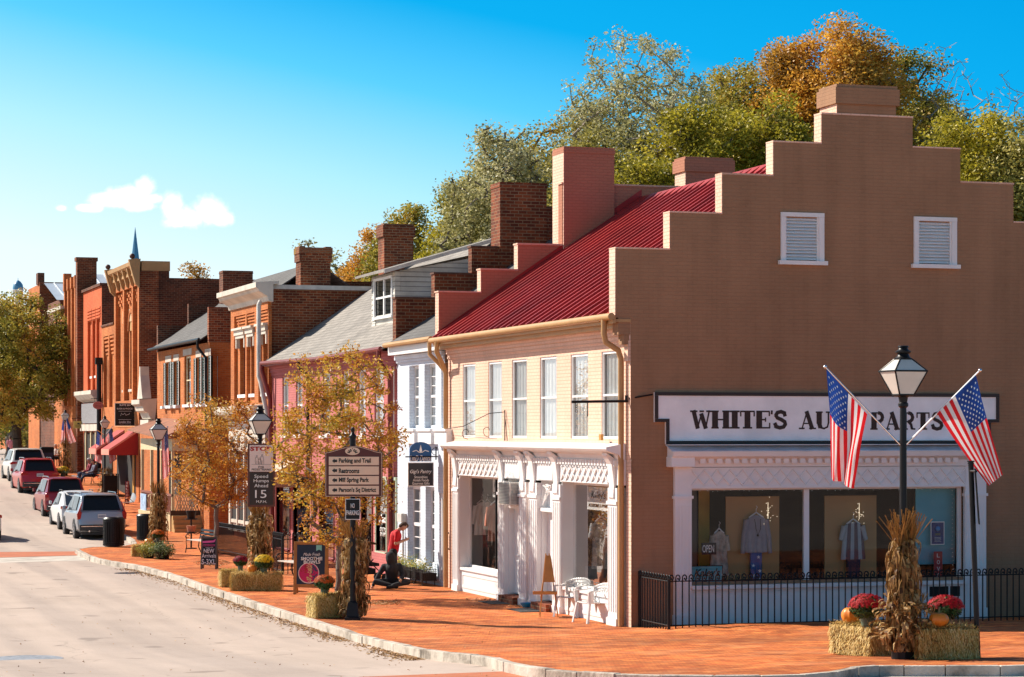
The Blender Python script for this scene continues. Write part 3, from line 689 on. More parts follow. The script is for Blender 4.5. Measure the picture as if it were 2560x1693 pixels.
mbm = MB(); ym = yf(1222); mbm.box(gx1-.03, gx1+.03, ym-.02, ym+.02, .68, 2.9); mbm.build('mullion', m_black, SW1)
SW2, gx2, b2a, b2b = bay(1533.6, 1414, 9)
for k, (pa, pb) in enumerate(((1310, 1273), (1394, 1355))):
    ya, yb = yf(pa), yf(pb)
    mb = MB(); rx = FX+.12
    mb.box(rx, rx+.05, ya, yb, .2, 2.25); 
    for c in (0, 1):
        y_a = ya+.05+(yb-ya-.1)*c/2; y_b = y_a+(yb-ya-.1)/2-.03
        for z0, z1 in ((.3, 1.0), (1.1, 2.15)):
            mb.box(rx-.012, rx, y_a+.02, y_b, z0, z0+.03); mb.box(rx-.012, rx, y_a+.02, y_b, z1-.03, z1); mb.box(rx-.012, rx, y_a+.02, y_a+.045, z0+.031, z1-.031); mb.box(rx-.012, rx, y_b-.025, y_b, z0+.031, z1-.031)
    d = mb.build('door', m_white, CB)
    kn = MB(); kn.ball((rx-.05, ya+.10, 1.12), .035); kn.tube([(rx, ya+.10, 1.12), (rx-.05, ya+.10, 1.12)], .012, 6); kn.build('handle', M('brass', (.5, .36, .12), .3, .1, 4, metal=1), d, smooth=True)
    mb = MB(); mb.box(FX-.02, rx, ya, ya+.03, .2, 2.95); mb.box(FX-.02, rx, yb-.03, yb, .2, 2.95); mb.box(rx-.002, rx+.1, ya+.031, yb-.031, 2.252, 2.955); mb.box(FX-.06, rx-.003, ya+.031, yb-.031, 2.25, 2.33); mb.build('door_frame', m_white, CB)
    mb = MB(); mb.box(FX-.28, FX+.18, ya, yb, -.1, .17); mb.build('brick_step', m_brickd, CB)
    mb = MB(); mb.box(FX-.115, FX-.101, ya+.04, yb-.04, 2.98, 3.34)
    if k == 1:
        for i in range(9):
            t = .2+2.7*i/8; r_ = .3; mb.tube([(FX-.06, (ya+yb)/2+.35*math.cos(t)*(1-.1*i), 2.4+.06*i), (FX-.06, (ya+yb)/2+.18*math.sin(3*t), 2.55+.04*i), (FX-.06, (ya+yb)/2-.3*math.cos(2*t), 2.85)], .012, 5)
    mb.build('transom', m_white, CB)
# air conditioner over the first door
ya, yb = yf(1309), yf(1279); mb = MB(); mb.box(FX-.34, FX+.10, ya+.02, yb-.02, 2.34, 2.88); ac = mb.build('air_conditioner', m_whiteold, CB, bev=.01)
mb = MB(); 
for i in range(14): z = 2.38+.035*i; mb.box(FX-.352, FX-.341, ya+.06, yb-.06, z, z+.016)
mb.build('grille', M('dark_grey_grille', (.15, .15, .15), .5), ac)
mb = MB()
for i in range(14): z = 2.38+.035*i; mb.box(FX-.30, FX-.05, ya+.008, ya+.019, z, z+.016)
mb.build('side_grille', M('grille_grey', (.25, .24, .23), .5), ac)
# iron sign bracket at the corner
mb = MB(); bz = 4.72; mb.tube([(FX-.02, Y0+.12, bz), (FX-1.25, Y0+.12, bz-.02)], .028, 8); mb.tube([(FX-.02, Y0+.06, bz+.05), (FX+.45, Y0-.12, bz+.14)], .02, 6); mb.tube([(FX-.9, Y0+.12, bz-.03), (FX-.9, Y0+.12, bz-.32)], .012, 5); mb.tube([(FX-.05, Y0+.12, bz+.0), (FX-.05, Y0+.12, bz+.12)], .03, 6)
# ring of chain under the bar
for i in range(4): mb.tube([(FX-1.15+.02*math.cos(t), Y0+.12, bz-.06-.05*i+.03*math.sin(t)) for t in [k*PI/4 for k in range(9)]], .005, 4)
tag(mb.build('sign_bracket', m_black, smooth=True), 'bare black iron sign bracket at the corner of the brown gable', 'bracket')
mb = MB(); y = yf(1265); z = 3.86
mb.tube([(FX-.03, y, z), (FX-.03, y, z+.75)], .014, 6); mb.tube([(FX-.03, y, z+.7), (FX-.4, y+.1, z+.66), (FX-.9, y+.6, z+.35), (FX-1.1, y+1.2, z+.3)], .01, 5)
mb.tube([(FX-.03, y-.02, z+.55), (FX-.12, y-.5, z)], .008, 5)
for c in ((-.35, .35, .25), (-.6, 1.3, .2)): mb.tube([(FX+c[0]+(.03+.02*k)*math.cos(k*.7), y+c[1], z+c[2]+(.03+.02*k)*math.sin(k*.7)) for k in range(8)], .008, 5)
mb.tube([(FX-.05, y+.6, z+.05), (FX-.5, y+2.6, z+.12)], .008, 5)
tag(mb.build('scroll_bracket', m_black), 'thin scrolled iron bracket above the white shop cornice', 'bracket')

# side-street shop front
gz = lambda py: zz(py, 22, Y0)
px0, px1, px2, px3 = xg(1683), xg(1725), xg(2408), xg(2460)
for a, b in ((px0, px1), (px2, px3)):
    mb = MB(); mb.box(a, b, Y0-.10, Y0+.05, -.1, gz(1166)); mb.box(a-.03, b+.03, Y0-.13, Y0-.001, gz(1240)-.03, gz(1240)+.03); mb.box(a-.02, b+.02, Y0-.125, Y0-.001, -.1, .25)
    for i in range(5): x = a+(b-a)*(i+.5)/5; mb.box(x-.018, x+.018, Y0-.112, Y0-.101, .5, gz(1260))
    mb.build('pilaster', m_white, CB)
mb = MB(); mb.prism([(Y0-.001, gz(1166)), (Y0-.14, gz(1166)), (Y0-.16, gz(1150)), (Y0-.34, gz(1140)), (Y0-.36, gz(1131)), (Y0-.36, gz(1127)), (Y0-.001, gz(1113))], 'x', xg(1668), xg(2462))
for x_ in (xg(1668), ): mb.box(x_-.02, x_+.5, Y0-.3, Y0-.002, gz(1165), gz(1141))
mb.build('cornice', m_white, CB)
rowof(CB, 'dentil', m_white, (xg(1740), xg(1740)+.115, Y0-.24, Y0-.161, gz(1157), gz(1143)), (.19, 0, 0), int((xg(2405)-xg(1740))/.19))
mb = MB(); mb.box(px1, px2, Y0-.08, Y0+.02, gz(1218), gz(1167)); mb.box(px1, px2, Y0-.10, Y0-.081, gz(1219), gz(1213)); mb.box(px1, px2, Y0-.10, Y0-.081, gz(1172), gz(1168))
n = 22; st = (px2-px1)/n; za, zb = gz(1211.5), gz(1173)
for i in range(n):
    for s_ in (0, 1):
        xa, xb = px1+st*i, px1+st*(i+1)
        if s_: xa, xb = xb, xa
        d = Vector((xb-xa, zb-za)).normalized()*.011; q = Vector((-d.y, d.x))
        mb.prism([(xa+q.x, za+q.y), (xb+q.x, zb+q.y), (xb-q.x, zb-q.y), (xa-q.x, za-q.y)], 'y', Y0-.105-.004*s_, Y0-.081)
mb.build('lattice', m_white, CB)
mb = MB(); mb.box(px1, px2, Y0-.05, Y0+.02, .0, gz(1457)-.08); mb.box(px1-.001, px2+.001, Y0-.16, Y0+.1, gz(1457)-.079, gz(1457)); mb.box(px1, px2, Y0-.07, Y0-.051, .72, .75)
mb.build('stall_riser', m_white, CB)
f = MB(); gy = Y0+.12
f.box(px1+.001, px1+.06, gy-.03, gy+.03, gz(1456), gz(1219)); f.box(px2-.09, px2-.001, gy-.03, gy+.03, gz(1456), gz(1219)); f.box(px1+.061, px2-.091, gy-.03, gy+.03, gz(1456), gz(1456)+.05); f.box(px1+.061, px2-.091, gy-.03, gy+.03, gz(1219)-.04, gz(1219))
xm = xg(2014); f.box(xm, xm+.12, gy-.04, gy+.04, gz(1456)+.051, gz(1219)-.041)
GW = f.build('shop_window', m_white, CB)
g = MB(); g.poly([(px1+.05, gy, gz(1455)), (px2-.05, gy, gz(1455)), (px2-.05, gy, gz(1220)), (px1+.05, gy, gz(1220))]); g.build('pane', m_glass, GW)
r = MB(); yr = gy+2.2; a, b, c, d = px1, px2, gz(1456)-.02, gz(1215)
r.poly([(a, yr, c), (b, yr, c), (b, yr, d), (a, yr, d)]); r.poly([(a, gy+.04, c), (a, yr, c), (a, yr, d), (a, gy+.04, d)]); r.poly([(b, gy+.04, c), (b, yr, c), (b, yr, d), (b, gy+.04, d)]); r.poly([(a, gy+.04, d), (b, gy+.04, d), (b, yr, d), (a, yr, d)])
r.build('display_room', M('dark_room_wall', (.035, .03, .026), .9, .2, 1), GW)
r = MB(); r.poly([(a, gy+.04, c+.02), (b, gy+.04, c+.02), (b, yr, c+.02), (a, yr, c+.02)]); r.build('display_floor', M('dark_floor', (.1, .06, .04), .5, .2, 2), GW)
mb = MB(); xa, xb, za, zb = xg(2320), xg(2396), gz(1500), gz(1472)
mb.box(xa-.04, xb+.04, Y0-.065, Y0-.051, za-.04, zb+.04); bw_ = mb.build('basement_window', m_white, CB)
mb = MB(); mb.box(xa, xa+(xb-xa)*.62, Y0-.072, Y0-.066, za+.02, zb); mb.box(xa+(xb-xa)*.68, xb, Y0-.072, Y0-.066, za+.02, zb); mb.build('pane', m_dark, bw_)

# the long sign over it
sx0, sx1, sx2, sx3 = xg(1634), xg(1662), xg(2472), xg(2493); s0, s1, s2 = gz(1110), gz(1056), gz(983)
SB = thing('shop_sign', 'long white wall sign with dark frame and stepped ends over the side shop window', 'sign', (sx0, Y0-.06, s0))
P6 = [(sx1, s0), (sx2, s0), (sx2, s1), (sx3, s1), (sx3, s2), (sx0, s2), (sx0, s1), (sx1, s1)]
mb = MB(); mb.prism(P6, 'y', Y0-.07, Y0-.002); 
m_board = M('white_sign_board', (.86, .85, .85), .5, .12, 1.5, .1)
mb.build('board', m_board, SB)
mb = MB(); t = .07
for x0_, x1_, z0_, z1_ in ((sx1-.001, sx2+.001, s0, s0+t), (sx2-t, sx2+.0012, s0+t+.001, s1), (sx2-t, sx3+.001, s1+.001, s1+t), (sx3-t, sx3+.002, s1+t+.001, s2-t-.001), (sx0-.001, sx3+.001, s2-t, s2+.002), (sx0-.002, sx0+t, s1+t+.001, s2-t-.001), (sx0-.001, sx1+t, s1+.001, s1+t), (sx1-.0012, sx1+t, s0+t+.001, s1)): mb.box(x0_, x1_, Y0-.095, Y0-.071, z0_, z1_)
mb.build('frame', M('dark_brown_trim', (.028, .014, .010), .5), SB)
# slab-serif letters, cut from strokes
def slab(ch):
    b, s, W = [], .32, 1.0       # bars are (x0, y0, x1, y1, thickness)
    S = lambda x, y, l=.34: b.append((x-l*.58, y, x+l*.58, y, .085))
    if ch == 'W': b += [(.08, .98, .30, .03, .22), (.30, .03, .50, .80, .075), (.50, .80, .74, .03, .22), (.74, .03, .93, .98, .075)]; S(.09, .96); S(.92, .96, .26); S(.52, .96, .2); W = 1.02
    if ch == 'H': b += [(.2, 0, .2, 1, s), (.8, 0, .8, 1, s), (.2, .5, .8, .5, .075)]; [S(x, y) for x in (.2, .8) for y in (.04, .96)]; W = 1.0
    if ch == 'I': b += [(.25, 0, .25, 1, s)]; S(.25, .04, .46); S(.25, .96, .46); W = .5
    if ch == 'T': b += [(.42, 0, .42, 1, s), (.02, .96, .82, .96, .08), (.05, .96, .05, .68, .07), (.79, .96, .79, .68, .07)]; S(.42, .04, .44); W = .84
    if ch == 'E': b += [(.2, 0, .2, 1, s), (.04, .96, .78, .96, .08), (.04, .04, .8, .04, .08), (.2, .5, .56, .5, .075), (.76, .96, .76, .70, .07), (.78, .04, .78, .32, .07), (.55, .62, .55, .38, .06)]; W = .84
    if ch == 'A': b += [(.46, .98, .16, .03, .075), (.44, .98, .78, .03, .24), (.26, .32, .66, .32, .07)]; S(.14, .04, .3); S(.8, .04, .36); W = .98
    if ch == 'U': b += [(.2, 1, .2, .3, s), (.2, .34, .27, .10, s*.8), (.27, .09, .5, .035, .1), (.5, .035, .70, .12, .09), (.70, .12, .77, .35, .09), (.77, .35, .77, 1, .09)]; S(.2, .96, .36); S(.77, .96, .28); W = .95
    if ch in 'OQ':
        pts = [(.46+.33*math.cos(t), .5+.46*math.sin(t), .10+.16*abs(math.cos(t))) for t in [k*PI/8 for k in range(17)]]
        b += [(p[0], p[1], q[0], q[1], (p[2]+q[2])/2) for p, q in zip(pts, pts[1:])]; W = .94
    if ch in 'PR':
        b += [(.2, 0, .2, 1, s), (.05, .96, .5, .96, .075), (.2, .46, .5, .46, .075)]; S(.2, .04, .38)
        pts = [(.48+.24*math.cos(t), .71+.25*math.sin(t)) for t in [-PI/2+k*PI/6 for k in range(7)]]
        b += [(*p, *q, .19) for p, q in zip(pts, pts[1:])]; W = .82
        if ch == 'R': b += [(.48, .44, .62, .30, .14), (.62, .32, .68, .06, .14), (.68, .05, .88, .04, .09)]; W = .92
    if ch == 'S':
        pts = [(.70, .72), (.66, .88), (.48, .95), (.28, .90), (.19, .74), (.28, .60), (.50, .50), (.68, .38), (.72, .24), (.62, .09), (.42, .04), (.22, .10), (.14, .28)]
        b += [(*p, *q, .19) for p, q in zip(pts, pts[1:])]; b += [(.72, .96, .72, .70, .07), (.13, .04, .13, .30, .07)]; W = .86
    if ch == "'": b += [(.03, 1.02, .02, .80, .10)]; W = .03
    if ch == ' ': W = .85
    return b, W
def slabword(word, x0, x1, z0, z1, Y, mat, par):
    tot = sum(slab(c)[1] for c in word)+.03*(len(word)-1); k = (x1-x0)/tot; h = z1-z0; x = x0
    for c in word:
        b, W = slab(c)
        if b:
            mb = MB()
            for i, (a, p, q, r, t) in enumerate(b):
                A = Vector((x+a*k, z0+p*h)); B = Vector((x+q*k, z0+r*h)); d = (B-A)
                if d.length < 1e-6: continue
                d.normalize(); n_ = Vector((-d.y, d.x))*t*k*.5; e_ = d*(.035*k if abs(d.x) > .1 and abs(d.y) > .1 else 0)
                mb.prism([tuple(A-e_+n_), tuple(B+e_+n_), tuple(B+e_-n_), tuple(A-e_-n_)], 'y', Y-.0055-.0004*i, Y)
            mb.build('letter', mat, par)
        x += (W+.03)*k
m_letter = M('weathered_dark_letters', (.035, .016, .010), .6, .4, 20)
slabword("WHITE'S", xg(1727), xg(1966), zz(1071.5, 20, Y0), zz(1027, 20, Y0), Y0-.071, m_letter, SB)
slabword("AUTO", xg(1995), xg(2149), zz(1073, 22, Y0), zz(1029, 22, Y0), Y0-.071, m_letter, SB)
slabword("PARTS", xg(2173), xg(2356), zz(1074.5, 24, Y0), zz(1031, 24, Y0), Y0-.071, m_letter, SB)
mb = MB(); mb.box(xg(1663), xg(2460), Y0-.37, Y0-.001, gz(1113)+.004, gz(1113)+.02); mb.add([(xg(1663), Y0-.38, gz(1128)), (xg(2460), Y0-.38, gz(1128)), (xg(2460), Y0-.01, gz(1112)), (xg(1663), Y0-.01, gz(1112)), (xg(1663), Y0-.38, gz(1128)+.015), (xg(2460), Y0-.38, gz(1128)+.015), (xg(2460), Y0-.01, gz(1112)+.015), (xg(1663), Y0-.01, gz(1112)+.015)], [(0, 1, 5, 4), (4, 5, 6, 7), (0, 4, 7, 3), (1, 2, 6, 5)])
mb.build('flashing_strip', M('galvanised_flashing', (.62, .68, .74), .4, .15, 3), CB)
# ------------------------------------------------------------------ the row beyond the corner shop
def gabled(par, ya, yb, ez, rz_, xc, mroof, over=.3, back=None):
    back = back or 2*xc-FX
    mb = MB()
    for x0_, in ((FX-over,), (back+over,)):
        mb.add([(x0_, ya, ez), (x0_, yb, ez), (xc, yb, rz_), (xc, ya, rz_), (x0_, ya, ez-.06), (x0_, yb, ez-.06), (xc, yb, rz_-.06), (xc, ya, rz_-.06)], [(0, 1, 2, 3), (4, 7, 6, 5), (0, 4, 5, 1), (0, 3, 7, 4), (1, 5, 6, 2)])
    return mb.build('roof', mroof, par)
def shell(mb, ya, yb, z0, z1, back=28, m=0):
    mb.poly([(FX, ya, z0), (back, ya, z0), (back, ya, z1), (FX, ya, z1)], m); mb.poly([(FX, yb, z0), (back, yb, z0), (back, yb, z1), (FX, yb, z1)], m)
    mb.poly([(back, ya, z0), (back, yb, z0), (back, yb, z1), (back, ya, z1)], m)
def plain_window(par, X, y0, y1, z0, z1, mf, dep=.12, fw=.05, mid=True, sill=None, curtain=False):
    f = MB(); xa, xb = X+dep-.04, X+dep
    f.box(xa, xb, y0, y0+fw, z0, z1); f.box(xa, xb, y1-fw, y1, z0, z1); f.box(xa+.002, xb, y0+fw, y1-fw, z1-fw, z1); f.box(xa+.002, xb, y0+fw, y1-fw, z0, z0+fw)
    if mid: f.box(xa-.003, xb, y0+fw, y1-fw, (z0+z1)/2-.025, (z0+z1)/2+.025)
    o = f.build('window', mf, par); MB().poly([(xb-.01, y0, z0), (xb-.01, y1, z0), (xb-.01, y1, z1), (xb-.01, y0, z1)]).build('pane', m_wglass, o)
    MB().poly([(xb+.2, y0, z0), (xb+.2, y1, z0), (xb+.2, y1, z1), (xb+.2, y0, z1)]).build('blind' if curtain else 'room', m_curtain if curtain else m_dark, o)
    if sill: MB().box(X-.09, X+dep-.05, y0-.06, y1+.06, z0-.12, z0-.003).build('sill', sill, o)
    return o

# pale blue shop
BY0, BY1 = Y1+.33, 65.55
BB = thing('narrow_shop', 'narrow pale blue painted brick shop with dark shingle roof between pink and cream neighbours', 'building', (FX, BY0, 0))
bw = [(yf(1047), yf(1023), 4.17, 5.9), (yf(1089), yf(1061), 4.17, 5.9), (yf(1128), yf(1103), 4.17, 5.9)]
bg_ = [(yf(1051), yf(1019), .45, 2.6), (yf(1086), yf(1064), .45, 2.6), (yf(1127), yf(1098), .12, 2.45)]
mb = MB(); mb.wallx(FX, BY0, BY1, -.1, 6.5, bw+bg_, .22); shell(mb, BY0, BY1, 0, 6.5); 
mb.box(FX-.05, FX-.001, BY0, BY1, 6.0, 6.08); mb.box(FX-.10, FX-.001, BY0, BY1, 6.08, 6.2); mb.build('wall', m_bluew, BB)
mb = MB(); mb.box(FX-.28, FX-.002, BY0, BY1, 6.22, 6.5); mb.build('eaves_board', m_white, BB)
mb = MB(); mb.tube([(FX-.38, BY0, 6.52), (FX-.38, BY1, 6.5)], .07, 8); mb.build('gutter', m_gold, BB, smooth=True)
for a, b, c, d in bw:
    sash(BB, FX, a, b, c, d, m_white, 3, 2, True, .07, .2); mb = MB(); mb.box(FX-.16, FX-.002, a-.1, b+.1, c-.42, c-.02); mb.box(FX-.2, FX-.002, a-.12, b+.12, c-.08, c-.018); mb.build('sill_box', m_white, BB)
for a, b, c, d in bg_[:2]: sash(BB, FX, a, b, c, d, m_white, 3, 2, False, .09, .2)
a, b, c, d = bg_[2]; mb = MB(); mb.box(FX+.05, FX+.1, a, a+.12, c, d); mb.box(FX+.05, FX+.1, b-.12, b, c, d); mb.box(FX+.05, FX+.1, a+.121, b-.121, d-.15, d); mb.box(FX+.06, FX+.1, a+.121, b-.121, c, c+.3); dd = mb.build('door', m_white, BB)
MB().poly([(FX+.08, a+.1, c), (FX+.08, b-.1, c), (FX+.08, b-.1, d), (FX+.08, a+.1, d)]).build('pane', m_wglass, dd); MB().poly([(FX+.4, a, c), (FX+.4, b, c), (FX+.4, b, d), (FX+.4, a, d)]).build('room', m_dark, dd)
mb = MB(); mb.tube([(FX-.0, a+.16, 1.0), (FX-.04, a+.16, 1.05), (FX-.04, a+.16, 1.4), (FX-.0, a+.16, 1.45)], .015, 6); mb.build('handle', m_black, dd)
gabled(BB, BY0, BY1, 6.5, 9.9, 22.6, m_darkshingle, .35)
PY = BY1; lay3 = [(17.55, 27.7, 6.502, 7.83), (18.68, 26.6, 7.83, 8.54), (19.78, 25.5, 8.54, 9.32), (20.9, 25.3, 9.32, 10.5)]
mb = MB(); [mb.box(a, b, PY, PY+.34, c, d) for a, b, c, d in lay3]; mb.build('party_wall', m_brickd, BB)
mc_ = M('dark_brick_coping', (.12, .05, .03), .8, .4, 6, .4); coping(BB, PY, .34, lay3, mc_, .03, .05)
chim(BB, 20.6, 22.0, PY-.08, PY+.8, 7.5, 11.2, m_brickd, .14, .02)

# pink shop
PY0, PY1 = PY+.36, 82.5
PB = thing('pink_shop', 'long pink painted brick shop with grey shingle roof and a white dormer', 'building', (FX, PY0, 0))
pwin = [(706, 721), (740, 756), (807, 825), (856, 872), (895, 914), (936, 959), (979, 993)]
pw_ = [(yf(b), yf(a), 3.97, 5.93) for a, b in pwin]
pg = [(yf(967), yf(941), .62, 2.7), (yf(991), yf(974.5), .62, 2.7), (yf(931), yf(905), .1, 2.5), (yf(890), yf(850), .7, 2.7), (yf(835), yf(800), .1, 2.5), (yf(770), yf(735), .1, 2.6), (yf(725), yf(692), .1, 2.6)]
mb = MB(); mb.wallx(FX, PY0, PY1, -.1, 6.35, pw_+pg, .12); shell(mb, PY0, PY1, 0, 6.35)
for z0, z1, pr in ((6.0, 6.12, .03), (6.12, 6.24, .07), (6.24, 6.349, .11)): mb.box(FX-pr, FX-.001, PY0+.01, PY1, z0, z1-.001)
mb.build('wall', m_pink, PB)
mb = MB(); mb.box(FX-.07, FX-.003, yf(1000), yf(935), -.1, .58); mb.build('low_wall', m_pink, PB)
m_maroon = M('dark_red_paint', (.17, .022, .018), .5, .15, 2)
mb = MB(); mb.tube([(FX-.40, PY0, 6.42), (FX-.40, (PY0+PY1)/2, 6.36), (FX-.40, PY1-.2, 6.45)], .07, 8); mb.build('gutter', m_maroon, PB, smooth=True)
mb = MB(); mb.box(FX-.36, FX-.12, PY0, PY1, 6.33, 6.36); mb.build('soffit', m_maroon, PB)
downspout(PB, [(FX-.4, PY0+.2, 6.4), (FX-.4, PY0+.2, 6.1), (FX-.1, PY0+.1, 5.6), (FX-.08, PY0+.1, .05)], .07, m_maroon)
downspout(PB, [(FX-.4, 76.4, 6.4), (FX-.4, 76.4, 6.15), (FX-.1, 76.4, 5.9), (FX-.08, 76.4, .05)], .055, m_black)
downspout(PB, [(FX-.4, PY1-.3, 6.4), (FX-.4, PY1-.3, 6.2), (FX-.15, PY1-.5, 5.2), (FX-.08, PY1-.6, .05)], .08, m_maroon)
for a, b, c, d in pw_: sash(PB, FX, a, b, c, d, m_white, 1, 1, True, .06, .1); MB().box(FX-.12, FX-.001, a-.05, b+.05, c-.1, c-.004).build('sill', m_white, PB)
m_green = M('pale_green_paint', (.45, .55, .42), .5, .08, 2)
for i, (a, b, c, d) in enumerate(pg):
    f = MB(); f.box(FX-.03, FX+.1, a-.07, a, c, d); f.box(FX-.03, FX+.1, b, b+.07, c, d); f.box(FX-.03, FX+.1, a, b, d, d+.09); f.box(FX-.06, FX+.1, a, b, c-.05, c-.002)
    o = f.build('shop_window', m_green if i < 2 else m_maroon, PB)
    MB().poly([(FX+.06, a, c), (FX+.06, b, c), (FX+.06, b, d), (FX+.06, a, d)]).build('pane', m_wglass, o); MB().poly([(FX+.3, a, c), (FX+.3, b, c), (FX+.3, b, d), (FX+.3, a, d)]).build('room', m_dark if i > 1 else M('grey_blind', (.33, .33, .30), .8, .1, 3), o)
    if i == 0:
        ym_ = (a+b)/2
        text('A', m_text_w, o, (FX+.052, ym_, 2.05), .18, .16, 'x'); text('SALON', m_text_w, o, (FX+.052, ym_, 1.83), .62, .17, 'x'); text('place', m_text_w, o, (FX+.052, ym_, 1.52), 1.0, .32, 'x', bold=.03); text('OF STYLE\nBY APPT', m_text_w, o, (FX+.052, ym_, 1.18), .75, .26, 'x', bold=.01)
PRZ = 10.1
gabled(PB, PY0, PY1, 6.42, PRZ, 22.6, m_slate, .4)
# dormer with a long shed roof
dx, dy0, dy1 = 18.55, 69.3, 72.1
mb = MB(); zb, zt = 7.3, 8.86
wo = [(dy0+.35, dy1-.45, 7.62, 8.68)]
for i in range(9):
    z0 = zb+(zt-zb)*i/9; z1 = zb+(zt-zb)*(i+1)/9
    for a, b in ((dy0, wo[0][0]), (wo[0][1], dy1)): mb.add([(dx-.03, a, z0), (dx-.03, b, z0), (dx-.005, b, z1), (dx-.005, a, z1), (dx, a, z0)], [(0, 1, 2, 3)])
mb.box(dx, dx+.08, dy0, wo[0][0], zb, zt); mb.box(dx, dx+.08, wo[0][1], dy1, zb, zt); mb.box(dx+.001, dx+.08, wo[0][0], wo[0][1], zb-.1, wo[0][2]); mb.box(dx+.001, dx+.08, wo[0][0], wo[0][1], wo[0][3], zt)
for i in range(12):
    z0 = 7.0+.17*i; z1 = z0+.17
    xb_ = 23
    mb.add([(dx+.1, dy0-.025, z0), (xb_, dy0-.025, z0), (xb_, dy0-.003, z1), (dx+.1, dy0-.003, z1)], [(0, 1, 2, 3)])
    if z1 > 8.75: break
mb.box(dx-.04, dx+.12, dy0-.045, dy0-.0, 7.2, zt)
mb.poly([(dx, dy1, 7.2), (23, dy1, 7.2), (23, dy1, 9.9), (dx, dy1, zt)]); mb.poly([(dx+.1, dy0+.01, 7.2), (23, dy0+.01, 7.2), (23, dy0+.01, 9.7), (dx+.1, dy0+.01, zt)])
DM = mb.build('dormer', brick('white_clapboard', (.62, .60, .54), (.56, .54, .48), (.26, .25, .23), 7.0, .145, .014, .3, 1.2), PB)
a, b, c, d = wo[0]; f = MB(); 
f.box(dx-.06, dx+.04, a-.08, a, c-.05, d+.08); f.box(dx-.06, dx+.04, b, b+.08, c-.05, d+.08); f.box(dx-.06, dx+.04, a, b, d, d+.08); f.box(dx-.08, dx+.04, a-.1, b+.1, c-.12, c-.05)
ym_ = (a+b)/2; f.box(dx-.02, dx+.03, ym_-.05, ym_+.05, c, d); zm = (c+d)/2; f.box(dx-.01, dx+.03, a, ym_-.05, zm-.03, zm+.03); f.box(dx-.01, dx+.03, ym_+.05, b, zm-.03, zm+.03)
w_ = f.build('window', m_white, DM); MB().poly([(dx+.02, a, c), (dx+.02, b, c), (dx+.02, b, d), (dx+.02, a, d)]).build('pane', m_wglass, w_)
MB().poly([(dx+.06, a, c), (dx+.06, b, c), (dx+.06, b, d), (dx+.06, a, d)]).build('blind', M('pale_blind', (.5, .55, .56), .7, .15, 3), w_)
mb = MB(); xr, zr = 22.7, PRZ+.06; x0_, z0_ = dx-.45, 8.80; ya, yb = dy0-.35, PY1-.5
mb.add([(x0_, ya, z0_), (x0_, dy1+.4, z0_), (xr, dy1+.4, zr), (xr, ya, zr), (x0_, ya, z0_+.07), (x0_, dy1+.4, z0_+.07), (xr, dy1+.4, zr+.07), (xr, ya, zr+.07)], [(0, 3, 2, 1), (4, 5, 6, 7), (0, 1, 5, 4), (0, 4, 7, 3), (1, 2, 6, 5)])
mb.build('dormer_roof', m_slate, DM)
mb = MB(); mb.add([(x0_, ya-.02, z0_-.04), (xr, ya-.02, zr-.04), (xr, ya-.02, zr+.065), (x0_, ya-.02, z0_+.065), (x0_, ya-.002, z0_-.04), (xr, ya-.002, zr-.04), (xr, ya-.002, zr+.065), (x0_, ya-.002, z0_+.065)], [(0, 1, 2, 3), (4, 7, 6, 5), (0, 4, 5, 1), (3, 2, 6, 7), (0, 3, 7, 4)]); mb.build('fascia', m_whiteold, DM)
chim(PB, 21.4, 22.45, PY1-1.0, PY1-.15, 8.5, 11.35, m_brickd, .45, .06)
# striped awning low on the pink front
def awning(par, X, ya, yb, zt, zb, out, mats, n=9, name='awning', drop=.22):
    mb = MB(); st = (yb-ya)/n
    for i in range(n):
        a, b = ya+st*i, ya+st*(i+1); m = i % 2
        mb.add([(X, a, zt), (X, b, zt), (X-out, b, zb), (X-out, a, zb), (X, a, zt-.03), (X, b, zt-.03), (X-out, b, zb-.03), (X-out, a, zb-.03)], [(0, 1, 2, 3), (4, 7, 6, 5)], m)
        mb.poly([(X-out, a, zb), (X-out, b, zb), (X-out, b, zb-drop), (X-out, (a+b)/2, zb-drop-.04), (X-out, a, zb-drop)], m)
    for y in (ya, yb): mb.poly([(X, y, zt), (X-out, y, zb), (X-out, y, zb-drop), (X, y, zb-drop)], 0)
    return mb.build(name, mats, par)
m_awt = M('tan_canvas', (.42, .30, .20), .8); m_awc = M('cream_canvas', (.62, .54, .42), .8)
awning(PB, FX-.003, yf(742), yf(706), 3.1, 2.45, 1.3, [m_awt, m_awc], 14)
mb = MB()
mb.poly([(FX-.7, 74.0, 1.98), (FX-1.1, 75.0, 2.0), (FX-.2, 75.0, 2.7), (FX-.02, 74, 2.7)])
# brick shop with white cornice
m_cornw = M('aged_white_cornice', (.56, .51, .43), .6, .2, 1.2, .2)
OY0, OY1 = PY1+.02, 89.2; OZ = 9.2
OB = thing('corniced_shop', 'orange brick shop with bracketed white cornice and three tall narrow windows', 'building', (FX, OY0, 0))
ow = [(yf(618), yf(600), 5.44, 7.5), (yf(641), yf(628), 5.44, 7.5), (yf(673), yf(658), 5.44, 7.5)]
mb = MB(); mb.wallx(FX, OY0, OY1, -.1, 8.6, ow, .25)
pil = [(OY0, ow[2][0]-.45), (ow[2][1]+.25, ow[1][0]-.25), (ow[1][1]+.25, ow[0][0]-.25), (ow[0][1]+.5, OY1)]
for a, b in pil: mb.box(FX-.12, FX-.001, a, b, 5.1, 8.35)
mb.box(FX-.12, FX-.002, OY0, OY1, 8.352, 8.6); mb.box(FX-.12, FX-.002, OY0, OY1, 4.85, 5.098)
for a, b, c, d in ow:
    for k in range(4): mb.box(FX-.11+.02*k, FX-.003, a-.2, b+.2, 8.25-.11*k, 8.31-.11*k)
